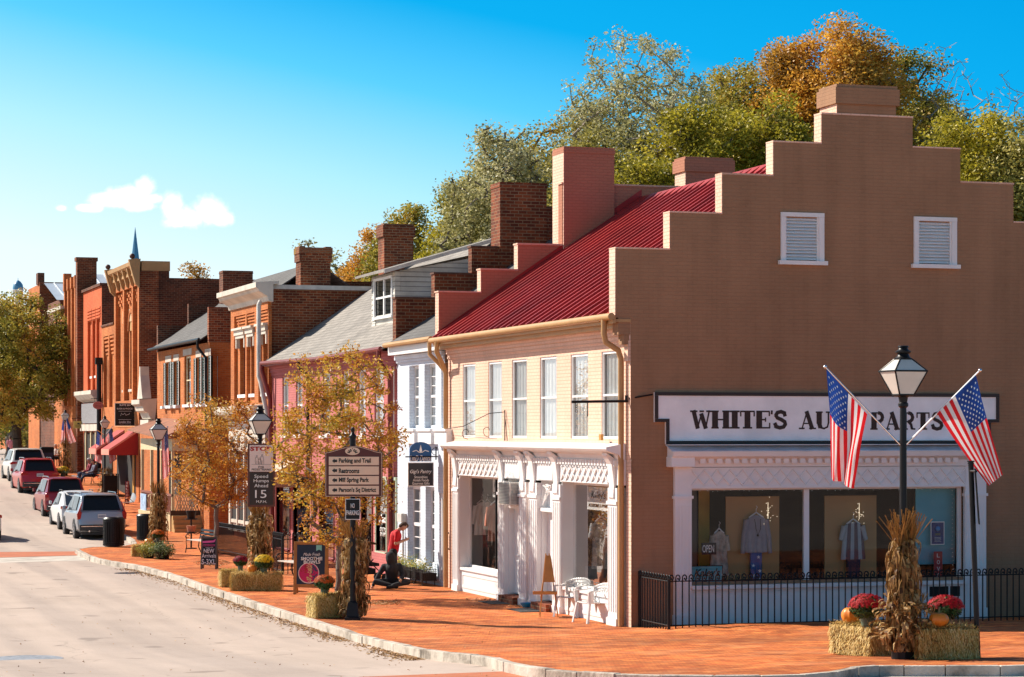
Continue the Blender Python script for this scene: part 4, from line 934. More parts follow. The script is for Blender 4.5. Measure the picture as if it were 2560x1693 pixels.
mb.build('facade', m_brick, OB)
mb = MB(); shell(mb, OY0, OY1, 0, OZ-.15); mb.box(FX-.05, FX+1.0, OY0-.004, OY0+.2, 8.6, OZ-.15); mb.build('side_wall', m_brickd, OB)
mb = MB(); mb.box(FX-.3, 28, OY0-.08, OY1, OZ-.15, OZ); mb.build('roof', m_whiteold, OB)
mb = MB(); mb.prism([(FX-.001, 8.58), (FX-.16, 8.62), (FX-.2, 8.78), (FX-.5, 8.95), (FX-.55, 9.05), (FX-.62, 9.08), (FX-.62, OZ+.06), (FX+.2, OZ+.12), (FX+.2, OZ+.002), (FX-.001, OZ+.002)], 'y', OY0-.35, OY1+.2); mb.build('cornice', m_cornw, OB)
for a, b, c, d in ow:
    plain_window(OB, FX, a, b, c, d, m_maroon, .2, sill=m_white)
    mb = MB(); mb.box(FX-.2, FX-.002, a-.22, b+.22, d+.12, d+.3); mb.box(FX-.28, FX-.002, a-.3, b+.3, d+.3, d+.38); mb.box(FX-.16, FX-.002, a-.14, b+.14, d+.0, d+.118); mb.box(FX-.14, FX-.002, a-.14, a, d-.35, d); mb.box(FX-.14, FX-.002, b, b+.14, d-.35, d); mb.build('window_hood', m_cornw, OB)
mb = MB(); mb.prism([(FX-.001, 4.45), (FX-.3, 4.55), (FX-.7, 4.7), (FX-.75, 4.8), (FX-.75, 4.98), (FX-.001, 5.05)], 'y', OY0+.1, OY1+.1); mb.box(FX-.2, FX-.002, OY0+.1, OY1, .4, 4.449); mb.build('shop_front', m_cornw, OB)
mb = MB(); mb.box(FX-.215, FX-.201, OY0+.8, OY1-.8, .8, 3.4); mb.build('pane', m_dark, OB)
for k in range(5): y = OY0+.7+(OY1-OY0-1.5)*k/4; MB().box(FX-.30, FX-.216, y, y+.14, .42, 3.9).build('shop_post', m_cornw, OB)
mb = MB(); mb.box(FX-.27, FX-.216, OY0+.85, OY1-.8, 3.36, 3.5); mb.box(FX-.27, FX-.216, OY0+.85, OY1-.8, .72, .84); mb.box(FX-.25, FX-.216, OY0+.85, OY1-.8, 2.7, 2.76); mb.build('shop_frame', m_cornw, OB)
downspout(OB, [(FX-.35, OY0+.15, 8.62), (FX-.42, OY0+.1, 8.5), (FX-.42, OY0+.1, 6.0), (FX-.38, OY0-.02, 5.8), (FX-.2, OY0-.3, 4.6)], .08, m_whiteold)
m_moss = brick('mossy_brick', (.18, .05, .02), (.26, .08, .03), (.2, .13, .08), .215, .075, .011, .5, .6, smear=.85, smc=(.30, .20, .02))
chim(OB, 19.95, 21.1, OY1-.9, OY1-.1, 8.8, 10.95, m_brickd, .5, .05)
mb = MB(); mb.box(19.88, 21.17, OY1-.97, OY1-.03, 10.75, 10.98); mb.box(19.92, 20.12, OY1-.93, OY1-.07, 10.982, 11.03); mb.box(20.9, 21.13, OY1-.93, OY1-.07, 10.982, 11.02); mb.build('mossy_cap', m_moss, OB)

# shuttered house
HY0, HY1 = 94.2, 106.7
HB = thing('shuttered_house', 'orange brick house with green shutters, stepped gable and dark shingle roof', 'building', (FX, HY0, 0))
hw = [(yf(426), yf(416.5), 5.2, 7.05), (yf(445), yf(437), 5.2, 7.05), (yf(477), yf(461), 5.2, 7.2), (yf(501), yf(493), 5.2, 7.05), (yf(524.5), yf(516), 5.2, 7.05)]
mb = MB(); mb.wallx(FX, HY0, HY1, -.1, 7.6, hw, .15); mb.build('facade', m_brick, HB)
mb = MB(); shell(mb, HY0, HY1, 0, 7.6); mb.build('side_wall', m_brick, HB)
m_lint = brick('whitewashed_brick', (.62, .55, .48), (.55, .46, .38), (.5, .4, .3), .08, .25, .01, .1)
for i, (a, b, c, d) in enumerate(hw):
    plain_window(HB, FX, a, b, c, d, M('cream_paint', (.66, .54, .34), .5, .05) if i in (2, 1, 3) else m_white, .12, .08, curtain=True, sill=m_white)
    MB().box(FX-.02, FX-.001, a-.25, b+.25, d+.03, d+.3).build('lintel', m_lint, HB)
    if i != 2:
        for y0_, y1_ in ((a-.5, a-.03), (b+.03, b+.5)):
            mb = MB(); mb.box(FX-.06, FX-.012, y0_, y0_+.05, c, d); mb.box(FX-.06, FX-.012, y1_-.05, y1_, c, d)
            for z in (c, (c+d)/2, d-.08): mb.box(FX-.058, FX-.012, y0_+.05, y1_-.05, z, z+.08)
            for k in range(16): z = c+.1+(d-c-.2)*k/16; mb.box(FX-.05, FX-.014, y0_+.05, y1_-.05, z, z+.06)
            mb.build('shutter', M('dark_green_shutter', (.035, .07, .06), .4), HB)
            mb = MB(); mb.box(FX-.075, FX-.061, y0_-.03, y0_+.04, c, d); mb.box(FX-.2, FX-.002, y0_, y1_, c-.14, c-.02); mb.build('shutter_edge', m_white, HB)
gabled(HB, HY0+.3, HY1, 7.7, 10.9, 22, m_darkshingle, .35, 26.4)
mb = MB(); mb.tube([(FX-.4, HY0+.1, 7.72), (FX-.4, HY1, 7.7)], .06, 8); mb.build('gutter', m_black, HB)
downspout(HB, [(FX-.4, HY0+.35, 7.7), (FX-.4, HY0+.35, 7.4), (FX-.1, HY0+.2, 7.0), (FX-.08, HY0+.2, 2)], .06, m_black)
l4 = [(17.58, 26.4, 7.602, 9.0), (18.95, 25, 9.0, 9.15)]
mb = MB(); [mb.box(a, b, HY0, HY0+.3, c, d) for a, b, c, d in l4]; mb.build('gable_parapet', m_brickd, HB)
chim(HB, 18.15, 19.35, HY0+.02, HY0+.8, 9.16, 10.45, m_brickdd, .1, .02)
l5 = [(17.58, 26.4, 7.602, 8.78), (18.95, 25, 8.78, 9.75)]
mb = MB(); [mb.box(a, b, HY1-.3, HY1, c, d) for a, b, c, d in l5]; mb.build('gable_parapet', m_brickdd, HB)
# its porch
m_porchroof = M('rusty_tin_roof', (.30, .12, .06), .5, .35, 1.5, .2, metal=.2); m_creamp = M('cream_porch_paint', (.62, .50, .30), .6, .12)
bz = H(16.5, 98)
mb = MB(); x0_, xm_ = 16.5, FX-.05
mb.add([(x0_-.5, 96.0, 3.78), (x0_-.5, 104.9, 4.12), (xm_, 104.9, 4.62), (xm_, 96.0, 4.42), (x0_-.5, 96.0, 3.84), (x0_-.5, 104.9, 4.18), (xm_, 104.9, 4.68), (xm_, 96.0, 4.48)], [(0, 3, 2, 1), (4, 5, 6, 7), (0, 1, 5, 4), (0, 4, 7, 3), (1, 2, 6, 5)]); mb.build('porch_roof', m_porchroof, HB)
mb = MB(); mb.box(x0_, x0_+.12, 96.4, 104.4, 3.3, 3.78); mb.box(x0_+.12, xm_, 96.4, 96.52, 3.3, 3.76); mb.build('porch_beam', m_creamp, HB)
for y in (96.5, 99.1, 101.7, 104.2): MB().box(x0_, x0_+.12, y, y+.12, .7, 3.298).build('porch_post', m_creamp, HB)
MB().box(16.4, xm_, 96.3, 104.4, .05, .7).build('porch_floor', m_creamp, HB)
mb = MB(); mb.box(x0_-.02, x0_+.06, 96.5, 104.3, 1.46, 1.55); mb.box(x0_-.0, x0_+.05, 96.5, 104.3, .8, .86)
for k in range(42): y = 96.6+k*.187; mb.box(x0_, x0_+.03, y, y+.07, .86, 1.46)
mb.build('railing', M('maroon_rail', (.25, .09, .06), .5), HB)
mb = MB(); lx0, lx1 = x0_+.1, xm_
mb.box(lx0, lx1, 96.28, 96.33, 1.5, 1.56)
n = 9; st = (lx1-lx0)/n
for i in range(n):
    for s_ in (0, 1):
        xa, xb = lx0+st*i, lx0+st*(i+2); za, zb = (.9, 1.5) if not s_ else (1.5, .9)
        xb = min(xb, lx1); d = Vector((xb-xa, zb-za)).normalized()*.02; q = Vector((-d.y, d.x))
        mb.prism([(xa+q.x, za+q.y), (xb+q.x, zb+q.y), (xb-q.x, zb-q.y), (xa-q.x, za-q.y)], 'y', 96.3-.012*s_, 96.31-.012*s_)
mb.build('lattice', m_creamp, HB)
mb = MB(); mb.box(16.4, xm_+.3, 96.2, 96.29, .70, .9); mb.build('deck_edge', M('dark_wood', (.08, .04, .02), .6), HB)
mb = MB()
for k in range(4): mb.box(16.45, xm_+.25, 95.9-.13*(3-k), 96.2, .02+.17*k, .02+.17*k+.165)
mb.build('steps', m_tanwood, HB)
mb = MB(); mb.box(FX-.02, FX-.0015, 97.5, 98.6, 1, 3.1); mb.box(FX-.02, FX-.0015, 100.5, 103.5, 1.4, 3.1); mb.build('porch_window', m_dark, HB)
mb = MB(); mb.box(x0_-.06, x0_-.03, 102.6, 104.1, .7, 1.4); mb.build('poster', M('blue_white_poster', (.35, .5, .75), .5, .5, 6), HB)

# low infill with white pediment
IB = thing('low_brick_infill', 'low brick shop front crowned by a white pediment beside the tall brick hall', 'building', (FX, 107, 0))
mb = MB(); mb.box(FX, 27, HY1+.02, 111.6, 0, 4.6); mb.build('wall', m_brick, IB)
mb = MB(); mb.prism([(FX, 4.6), (FX-.2, 4.65), (FX-.3, 4.9), (FX-.5, 5.0), (FX-.55, 5.2), (FX-.7, 5.3), (FX-.7, 5.5), (FX+.1, 5.55)], 'y', 107.3, 109.6); mb.prism([(107.7, 5.55), (109.2, 5.55), (108.6, 6.6), (108.55, 7.0), (108.35, 7.0), (108.3, 6.6)], 'x', FX-.5, FX-.1); mb.box(FX-.3, FX+.1, 107.3, 109.6, 4.2, 4.598); mb.build('pediment', m_cornw, IB)

# tall brick hall with horned cornice
TY0, TY1 = 111.75, 119.7; TZ = 11.55
TB = thing('tall_brick_hall', 'tall orange brick hall with a heavy bracketed cornice, ball finials and an arched centre window', 'building', (FX, TY0, 0))
tw = [(yf(343), yf(337.5), 6.1, 8.3), (yf(324.5), yf(314), 6.1, 8.9), (yf(303.5), yf(298), 6.1, 8.3)]
bay_ = [(TY0+.55, yf(332), 5.55, 10.9), (yf(329), yf(310), 5.55, 10.9), (yf(307), TY1-.5, 5.55, 10.9)]
mb = MB(); mb.wallx(FX, TY0, TY1, -.1, TZ-.2, bay_, .22)
for (a, b, c, d), w3 in zip(bay_, tw): mb.wallx(FX+.22, a, b, c, d, [w3], .25)
for a, b, c, d in bay_:
    for i in range(5):
        for j in range(4):
            if (i+j) % 2: y = a+(b-a)*i/5; mb.box(FX+.12, FX+.219, y, y+(b-a)/5-.004, 10.2+.16*j, 10.33+.16*j)
a, b, c, d = tw[1]; yc, r_ = (a+b)/2, (b-a)/2
arc = [(yc+(r_+.15)*math.cos(t), d+(r_+.15)*1.3*math.sin(t)) for t in [k*PI/12 for k in range(13)]]; arc2 = [(yc+(r_)*math.cos(t), d+r_*1.3*math.sin(t)) for t in [k*PI/12 for k in range(13)]]
for k in range(12): mb.prism([arc[k], arc[k+1], arc2[k+1], arc2[k]], 'x', FX+.12, FX+.219)
mb.build('facade', m_brick, TB)
mb = MB(); mb.prism([(y, z) for y, z in arc2], 'x', FX+.2, FX+.216); mb.build('fanlight', M('ochre_panel', (.45, .26, .1), .6), TB)
for (a, b, c, d), (y0_, y1_, z0_, z1_) in zip(tw, bay_):
    MB().box(FX+.16, FX+.219, a, b, 9.35, 9.95).build('stone_panel', M('tan_stone', (.55, .36, .2), .7), TB)
mb = MB(); shell(mb, TY0, TY1, 0, TZ, 19.0); mb.poly([(FX, TY0+.01, TZ), (19, TY0+.01, TZ), (19, TY1, TZ), (FX, TY1, TZ)]); mb.box(19.001, 32, TY0+.002, TY1, 0, zz(697, 21, TY0)); mb.build('side_wall', m_brickdd, TB)
mb = MB(); mb.box(FX-.02, FX+.9, TY0-.02, TY0-.001, 0, TZ-.001); mb.build('brick_quoin', m_brickd, TB)
mb = MB(); mb.box(FX+.1, 19.03, TY0-.04, TY1, TZ, TZ+.45); mb.build('parapet_cap', m_gold, TB)
for a, b, c, d in tw: plain_window(TB, FX+.22, a, b, c, d, m_maroon, .2, sill=m_cornw)
mb = MB(); mb.prism([(FX, TZ-.2), (FX-.15, TZ-.15), (FX-.12, TZ+.1), (FX-.36, TZ+.25), (FX-.4, TZ+.42), (FX+.05, TZ+.55)], 'y', TY0-.1, TY1+.1); mb.build('cornice', m_gold, TB)
for y in [TY0+.35+k*1.45 for k in range(6)]:
    mb = MB(); mb.prism([(FX-.01, TZ-.65), (FX-.12, TZ-.55), (FX-.3, TZ+.05), (FX-.33, TZ+.2), (FX-.12, TZ+.095), (FX-.01, TZ-.15)], 'y', y-.09, y+.09); mb.build('bracket', m_gold, TB)
for y in (TY0+.05, TY1-.15):
    mb = MB(); mb.prism([(FX, TZ-.8), (FX-.2, TZ-.6), (FX-.4, TZ+.1), (FX-.5, TZ+.5), (FX-.1, TZ+.56), (FX, TZ+.4)], 'y', y-.16, y+.16); e_ = mb.build('cornice_horn', m_gold, TB)
    mb = MB(); mb.ball((FX-.32, y, TZ+.66), .13, 12, 8); mb.build('finial', M('dark_finial', (.08, .03, .02), .6), e_, smooth=True)
mb = MB(); mb.box(FX-.03, FX+.0, TY0+.8, TY1-.6, 4.3, 5.1)
for i in range(20):
    for j in range(4): y = TY0+.9+.32*i+(.16 if j % 2 else 0); mb.box(FX-.07, FX-.031, y, y+.18, 4.45+.15*j, 4.53+.15*j)
mb.build('patterned_band', M('pale_orange_brick', (.6, .3, .12), .8, .15), TB)
m_red = M('red_canvas', (.33, .018, .014), .7, .1); m_redl = M('pale_red_canvas', (.75, .25, .18), .7, .1)
for ya, yb in ((112.1, 114.6), (116.3, 118.8)):
    mb = MB(); zt, zb, out = 4.15, 3.25, 1.35
    mb.add([(FX, ya, zt), (FX, yb, zt), (FX-out, yb, zb), (FX-out, ya, zb)], [(0, 1, 2, 3)]); mb.poly([(FX-out, ya, zb), (FX-out, yb, zb), (FX-out, yb, zb-.28), (FX-out, ya, zb-.28)])
    mb.poly([(FX, ya, zt), (FX-out, ya, zb), (FX-out, ya, zb-.28), (FX, ya, zb-.28)]); mb.poly([(FX, yb, zt), (FX-out, yb, zb), (FX-out, yb, zb-.28), (FX, yb, zb-.28)]); aw = mb.build('awning', m_red, TB)
    mb = MB(); mb.prism([(FX, zt), (FX, zt-.10), (FX-out, zb-.10), (FX-out, zb)], 'y', ya-.012, ya-.002); mb.prism([(FX-out-.012, zb), (FX-out-.002, zb), (FX-out-.002, zb-.27), (FX-out-.012, zb-.27)], 'y', ya, yb); mb.build('trim', m_redl, aw)
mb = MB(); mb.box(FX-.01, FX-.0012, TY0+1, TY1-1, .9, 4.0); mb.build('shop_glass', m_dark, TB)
mb = MB(); mb.box(FX-.05, FX-.011, TY0+1.3, TY0+1.75, .9, 3.2); mb.build('ochre_door', M('ochre_door_paint', (.5, .28, .06), .5), TB)

# low two-storey brick
LB = thing('low_two_storey_shop', 'short two storey brick shop with corbelled panels squeezed between taller neighbours', 'building', (FX, TY1, 0))
LY0, LY1 = TY1+.02, 124.0
lw = [(yf(282), yf(276.5), 5.7, 7.7), (yf(268), yf(262), 5.7, 7.7)]; lb = [(yf(284.5), yf(273), 5.3, 8.9), (yf(271), yf(259), 5.3, 8.9)]
mb = MB(); mb.wallx(FX, LY0, LY1, 0, 9.4, lb, .15)
for (a, b, c, d), w3 in zip(lb, lw):
    mb.wallx(FX+.15, a, b, c, d, [w3], .2)
    for k in range(5): mb.box(FX+.02+.02*k, FX+.149, a, b, 8.75-.2*k, 8.85-.2*k)
shell(mb, LY0, LY1, 0, 9.4); mb.poly([(FX, LY0, 9.4), (28, LY0, 9.4), (28, LY1, 9.4), (FX, LY1, 9.4)]); mb.build('wall', m_brick, LB); mb = MB(); mb.box(FX-.06, FX+.3, LY0, LY1, 9.4, 9.5); mb.build('coping', m_brickdd, LB)
for a, b, c, d in lw: plain_window(LB, FX+.15, a, b, c, d, m_maroon, .15)
downspout(LB, [(FX-.15, LY1-.1, 7.5), (FX-.15, LY1-.1, 2)], .12, m_black, 'downspout')
MB().box(FX-.35, FX-.02, LY1-.4, LY1, 7.5, 7.85).build('rain_head', m_black, LB)
MB().box(FX-.05, FX-.001, LY0+.4, LY1-.4, 1.5, 4.2).build('shop_glass', m_dark, LB)

# smooth red brick shop
RY0, RY1 = 124.0, 131.1; RZZ = 11.55
RB = thing('red_brick_shop', 'plain smooth red brick shop with three tall windows and leaded glass over its front', 'building', (FX, RY0, 0))
rw = [(yf(247.5), yf(243.5), 7.0, 9.2), (yf(238), yf(233), 7.0, 9.2), (yf(227.5), yf(222), 7.0, 9.2)]
rb_ = [(yf(251), yf(241), 6.2, 9.9), (yf(239.5), yf(231), 6.2, 9.9), (yf(229.5), yf(219), 6.2, 9.9)]
mb = MB(); mb.wallx(FX, RY0, RY1, 0, RZZ, rb_, .14)
for (a, b, c, d), w3 in zip(rb_, rw):
    mb.wallx(FX+.14, a, b, c, d, [w3], .2)
    for k in range(4): mb.box(FX-.04, FX-.001, a-.05, b+.05, 9.95+.16*k, 10.04+.16*k)
mb.build('facade', m_brickr, RB); mb = MB(); shell(mb, RY0, RY1, 0, RZZ); mb.poly([(FX, RY0, RZZ), (28, RY0, RZZ), (28, RY1, RZZ), (FX, RY1, RZZ)]); mb.build('side_wall', m_brickdd, RB)
mb = MB(); mb.box(FX-.1, FX+.3, RY0-.03, RY1, RZZ+.002, RZZ+.14); mb.build('coping', m_brickdd, RB)
for a, b, c, d in rw: plain_window(RB, FX+.14, a, b, c, d, m_white, .15, sill=m_white)
mb = MB(); mb.prism([(FX-.001, 5.6), (FX-.3, 5.75), (FX-.5, 6.0), (FX-.5, 6.2), (FX-.001, 6.25)], 'y', RY0+.4, RY1-.1); mb.build('cornice', m_cornw, RB)
mb = MB(); mb.box(FX-.15, FX-.001, RY0+.5, RY1-.5, 4.5, 5.55); mb.build('leaded_window', M('leaded_glass', (.3, .3, .32), .4, .6, 30), RB)
MB().box(FX-.2, FX-.002, RY0+.4, RY1-.3, 4.1, 4.45).build('fascia', m_cornw, RB)
MB().box(FX-.03, FX-.001, RY0+.5, RY1-.5, 1.9, 4.0).build('shop_glass', m_dark, RB)
for y in (RY0+1.4, RY0+3.2, RY0+5.2): MB().box(FX-.12, FX-.031, y, y+.25, 1.8, 4.08).build('shop_post', m_creamp, RB)

# gabled pilaster building
GY0, GY1 = 131.2, 137.6
GB = thing('pilastered_block', 'narrow brick block with tall pilasters, small gables and square chimney-like piers', 'building', (FX, GY0, 0))
gw = [(GY0+.8+1.5*k, GY0+1.4+1.5*k, 6.6, 10.6) for k in range(4)]
mb = MB(); mb.wallx(FX, GY0, GY1, 0, 12.0, gw, .25)
for k in range(5): y = GY0+.25+1.5*k-.02; mb.box(FX-.18, FX-.001, y, y+.4, 5.5, 12.0); mb.box(FX-.22, FX+.2, y-.05, y+.45, 12.0, 13.0 if k in (0, 4) else 12.6)
for k in range(4): y = GY0+.65+1.5*k; mb.prism([(y, 12.0), (y+1.08, 12.0), (y+.54, 12.7)], 'x', FX-.1, FX+.2)
mb.build('facade', m_brick, GB)
mb = MB(); shell(mb, GY0, GY1, 0, 11.6); mb.poly([(FX, GY0, 11.6), (28, GY0, 11.6), (28, GY1, 11.6), (FX, GY1, 11.6)]); mb.build('side_wall', m_brickd, GB)
mb = MB(); mb.box(FX-.3, FX+.75, GY0-.02, GY0+.6, 0, 13.3); mb.box(FX-.36, FX+.81, GY0-.06, GY0+.66, 13.3, 13.5); mb.build('pier', m_brickd, GB)
downspout(GB, [(FX+.7, GY0-.06, 11.6), (FX+.7, GY0-.06, 3)], .09, M('pinkish_pipe', (.42, .26, .22), .5))
for a, b, c, d in gw: plain_window(GB, FX, a, b, c, d, m_maroon, .2)
# further blocks
KB = thing('bracketed_block', 'brick block with a row of dark window brackets beyond the pilastered block', 'building', (FX, 137.6, 0))
kw = [(138.2+1.3*k, 138.9+1.3*k, 7.6, 9.8) for k in range(4)]
mb = MB(); mb.wallx(FX, 137.6, 143.6, 0, 11.0, kw, .2); shell(mb, 137.6, 143.6, 0, 11.0); mb.poly([(FX, 137.6, 11), (28, 137.6, 11), (28, 143.6, 11), (FX, 143.6, 11)]); mb.build('wall', m_brick, KB)
for k in range(5): MB().prism([(FX-.001, 9.0), (FX-.3, 9.9), (FX-.35, 10.3), (FX-.001, 10.3)], 'y', 137.8+1.3*k, 138.05+1.3*k).build('bracket', m_brickdd, KB)
MB().box(FX-.4, FX+.3, 137.62, 143.6, 11.002, 11.2).build('cornice', m_cornw, KB)
for a, b, c, d in kw: plain_window(KB, FX, a, b, c, d, m_maroon, .15)
EB = thing('end_block', 'tall brick block with arcaded parapet at the far end of the row', 'building', (FX, 150.6, 0))
ew = [(151+1.1*k, 151.6+1.1*k, 11.6, 12.3) for k in range(5)]+[(151+1.1*k, 151.6+1.1*k, 9.6, 10.6) for k in range(5)]
mb = MB(); mb.wallx(FX, 150.6, 157, 0, 13.2, ew, .25); shell(mb, 150.6, 157, 0, 13.2, 19.6); mb.poly([(FX, 150.6, 13.2), (19.6, 150.6, 13.2), (19.6, 157, 13.2), (FX, 157, 13.2)]); mb.build('wall', m_brick, EB)
mb = MB(); mb.box(FX-.1, FX+.3, 151.0, 152, 13.2, 13.9); mb.build('pier', m_brickdd, EB); MB().box(FX-.06, 19.7, 150.5, 150.59, 0, 13.3).build('end_wall', m_brickd, EB)
MB().box(FX, 24, 143.62, 150.5, 0, 9.6).build('rear_wing', m_brickdd, EB)
for a, b, c, d in ew: MB().poly([(FX+.22, a, c), (FX+.22, b, c), (FX+.22, b, d), (FX+.22, a, d)]).build('window', m_dark, EB)
# metal roofs behind the row
MR = thing('metal_roofed_hall', 'hall with pale standing seam metal roof rising behind the far brick blocks', 'building', (20, 144, 0))
mb = MB(); mb.box(18.0, 21.5, 144, 158, 0, 11.9); mb.build('wall', m_brickdd, MR)
def rr(par, xa, ya, xb, yb, z0, z1, m):
    mb = MB(); n = int((xb-xa)/.6)
    for i in range(n):
        a = xa+(xb-xa)*i/n; b = xa+(xb-xa)*(i+1)/n
        mb.poly([(a, ya, z0), (b-.08, ya, z0), (b-.08, yb, z1), (a, yb, z1)]); mb.poly([(b-.08, ya, z0), (b-.04, ya, z0+.08), (b-.04, yb, z1+.08), (b-.08, yb, z1)]); mb.poly([(b-.04, ya, z0+.08), (b, ya, z0), (b, yb, z1), (b-.04, yb, z1+.08)])
    return mb.build('roof', m, par)
rr(MR, 17.75, 143.7, 21.7, 150, 11.85, 13.2, m_metalroof); rr(MR, 17.75, 158.3, 21.7, 150, 11.85, 13.2, m_metalroof)
MR2 = thing('metal_roofed_wing', 'lower wing with ribbed silver roof behind the pilastered block', 'building', (22, 134, 0))
mb = MB(); mb.box(18.6, 21.5, 133.4, 137.5, 0, 11.9); mb.build('wall', m_brickdd, MR2); rr(MR2, 18.4, 133, 21.6, 137.5, 11.9, 13.0, m_metalroof)
# steeple and cupola
m_blue = M('blue_slate_spire', (.10, .27, .42), .4, .15, 1)
p = at(338, 700, 260); mb = MB(); top = at(338, 568, 260).z; base = at(338, 655, 260).z
SP = thing('church_steeple', 'slender blue church spire standing behind the tall brick hall', 'church', (p.x, p.y, 0))
mb.lathe([(.48, 0), (.42, .5), (.01, top-base)], (p.x, p.y, base), 8, rot=.4); mb.build('spire', m_blue, SP); mb = MB(); mb.box(p.x-.5, p.x+.5, p.y-.5, p.y+.5, 0, base); mb.box(p.x-3, p.x+3, p.y+1.5, p.y+20, 0, base*.5); mb.build('tower', m_white, SP)
p = at(45, 740, 300); CU = thing('cupola', 'small white cupola with a blue dome above the far end of the street', 'cupola', (p.x, p.y, 0))
zc = at(45, 724, 300).z; mb = MB(); mb.lathe([(.66, 0), (.65, .25), (.58, .62), (.36, .95), (.1, 1.13), (.03, 1.18), (.02, 1.45)], (p.x, p.y, zc), 16); mb.build('dome', m_blue, CU, smooth=True)
mb = MB(); mb.lathe([(.72, 0), (.72, .12), (.62, .15)], (p.x, p.y, zc-.15), 16); mb.lathe([(.45, 0), (.45, 1.7)], (p.x, p.y, zc-1.9), 12); mb.box(p.x-.8, p.x+.8, p.y-.8, p.y+.8, 10, zc-1.9); mb.build('lantern', m_white, CU)
for k in range(8): t = k*PI/4+.2; mb = MB(); mb.lathe([(.07, 0), (.07, 1.75)], (p.x+.58*math.cos(t), p.y+.58*math.sin(t), zc-1.9), 8); mb.build('column', m_white, CU)
mb = MB(); mb.box(p.x-2, p.x+30, p.y-5, p.y+5, 0, 10); mb.build('hall', m_brick, CU)
# ------------------------------------------------------------------ street lamps and flags
m_lampg = glass('lantern_glass', (.92, .92, .9), 1.0)
m_frost = M('frosted_lantern_glass', (.62, .58, .52), .3, .08, 3, obj=True)
def lampmesh():
    t = thing('street_lamp', 'x', 'lamp')
    mb = MB(); mb.lathe([(.19, 0), (.19, .5), (.16, .56), (.11, .62), (.075, .75)], (0, 0, 0), 10); mb.build('base', m_black, t, local=True)
    mb = MB(); mb.lathe([(.062, .75), (.052, 3.9), (.05, 3.95), (.08, 3.98), (.08, 4.02), (.062, 4.04), (.075, 4.12), (.11, 4.14), (.11, 4.16)], (0, 0, 0), 12)
    mb.build('pole', m_black, t, local=True, smooth=True)
    z0, z1, z2 = 4.16, 4.53, 4.72; a, b, c = .125, .28, .10
    mb = MB()
    for sx, sy in ((1, 1), (1, -1), (-1, 1), (-1, -1)): mb.tube([(sx*a, sy*a, z0), (sx*b, sy*b, z1), (sx*c, sy*c, z2)], .014, 5)
    for r_, z in ((a, z0), (b, z1), (c, z2)):
        for k in range(4):
            p = [(r_, r_), (-r_, r_), (-r_, -r_), (r_, -r_)]; mb.tube([(*p[k], z), (*p[(k+1) % 4], z)], .015, 5)
    mb.build('lantern_frame', m_black, t, local=True)
    mb = MB()
    for k in range(4):
        p = lambda r_, j: ((r_, r_), (-r_, r_), (-r_, -r_), (r_, -r_))[j % 4]
        for (r0, q0), (r1, q1) in (((a, z0), (b, z1)), ((b, z1), (c, z2))): mb.poly([(*p(r0, k), q0), (*p(r0, k+1), q0), (*p(r1, k+1), q1), (*p(r1, k), q1)])
    mb.build('lantern_glass', m_frost, t, local=True)
    mb = MB(); mb.lathe([(.12, 4.72), (.13, 4.735), (.10, 4.76), (.085, 4.80), (.12, 4.82), (.125, 4.84), (.08, 4.87), (.07, 4.9), (.085, 4.91), (.08, 4.93), (.03, 4.935)], (0, 0, 0), 14); mb.build('cap', m_black, t, local=True, smooth=True)
    return t
lamp0 = lampmesh()
def place_lamp(px, t, ytop, label, first=False):
    g = gt(px, t); s = (at(px, ytop, t).z-g.z)/4.935
    if first: o = lamp0; o.location = g; o['label'] = label; o['group'] = 'street lamps'; o.scale = (s, s, s)
    else: o = dup(lamp0, g, 0, label, 'street lamps', s)
    return g, s
L1, s1_ = place_lamp(2258, 37.3, 864, 'tall black lantern street lamp in front of the long white wall sign', True)
L2, s2_ = place_lamp(650, 64, 1015, 'black lantern street lamp carrying the brown speed sign')
L3, s3_ = place_lamp(396, 80, 1046, 'black lantern street lamp in front of the house porch')
L4, s4_ = place_lamp(262, 116, 1040, 'black lantern street lamp near the red awnings with two flags')
L5, s5_ = place_lamp(163, 128, 1025, 'small far lantern street lamp by the big leafy tree')
m_fr = M('flag_red', (.72, .012, .018), .7, .08, 6); m_fw = M('flag_white', (.80, .78, .76), .7, .05, 6); m_fb = M('flag_blue', (.014, .055, .27), .7, .1, 6)
for m_ in (m_fr, m_fw, m_fb):
    nt = m_.node_tree; b = nt.nodes['Principled BSDF']; out = nt.nodes['Material Output']; t_ = nt.nodes.new('ShaderNodeBsdfTranslucent'); t_.inputs[0].default_value = b.inputs['Base Color'].links[0].from_node.color_ramp.elements[1].color
    x_ = nt.nodes.new('ShaderNodeMixShader'); x_.inputs[0].default_value = .35; nt.links.new(b.outputs[0], x_.inputs[1]); nt.links.new(t_.outputs[0], x_.inputs[2]); nt.links.new(x_.outputs[0], out.inputs[0])
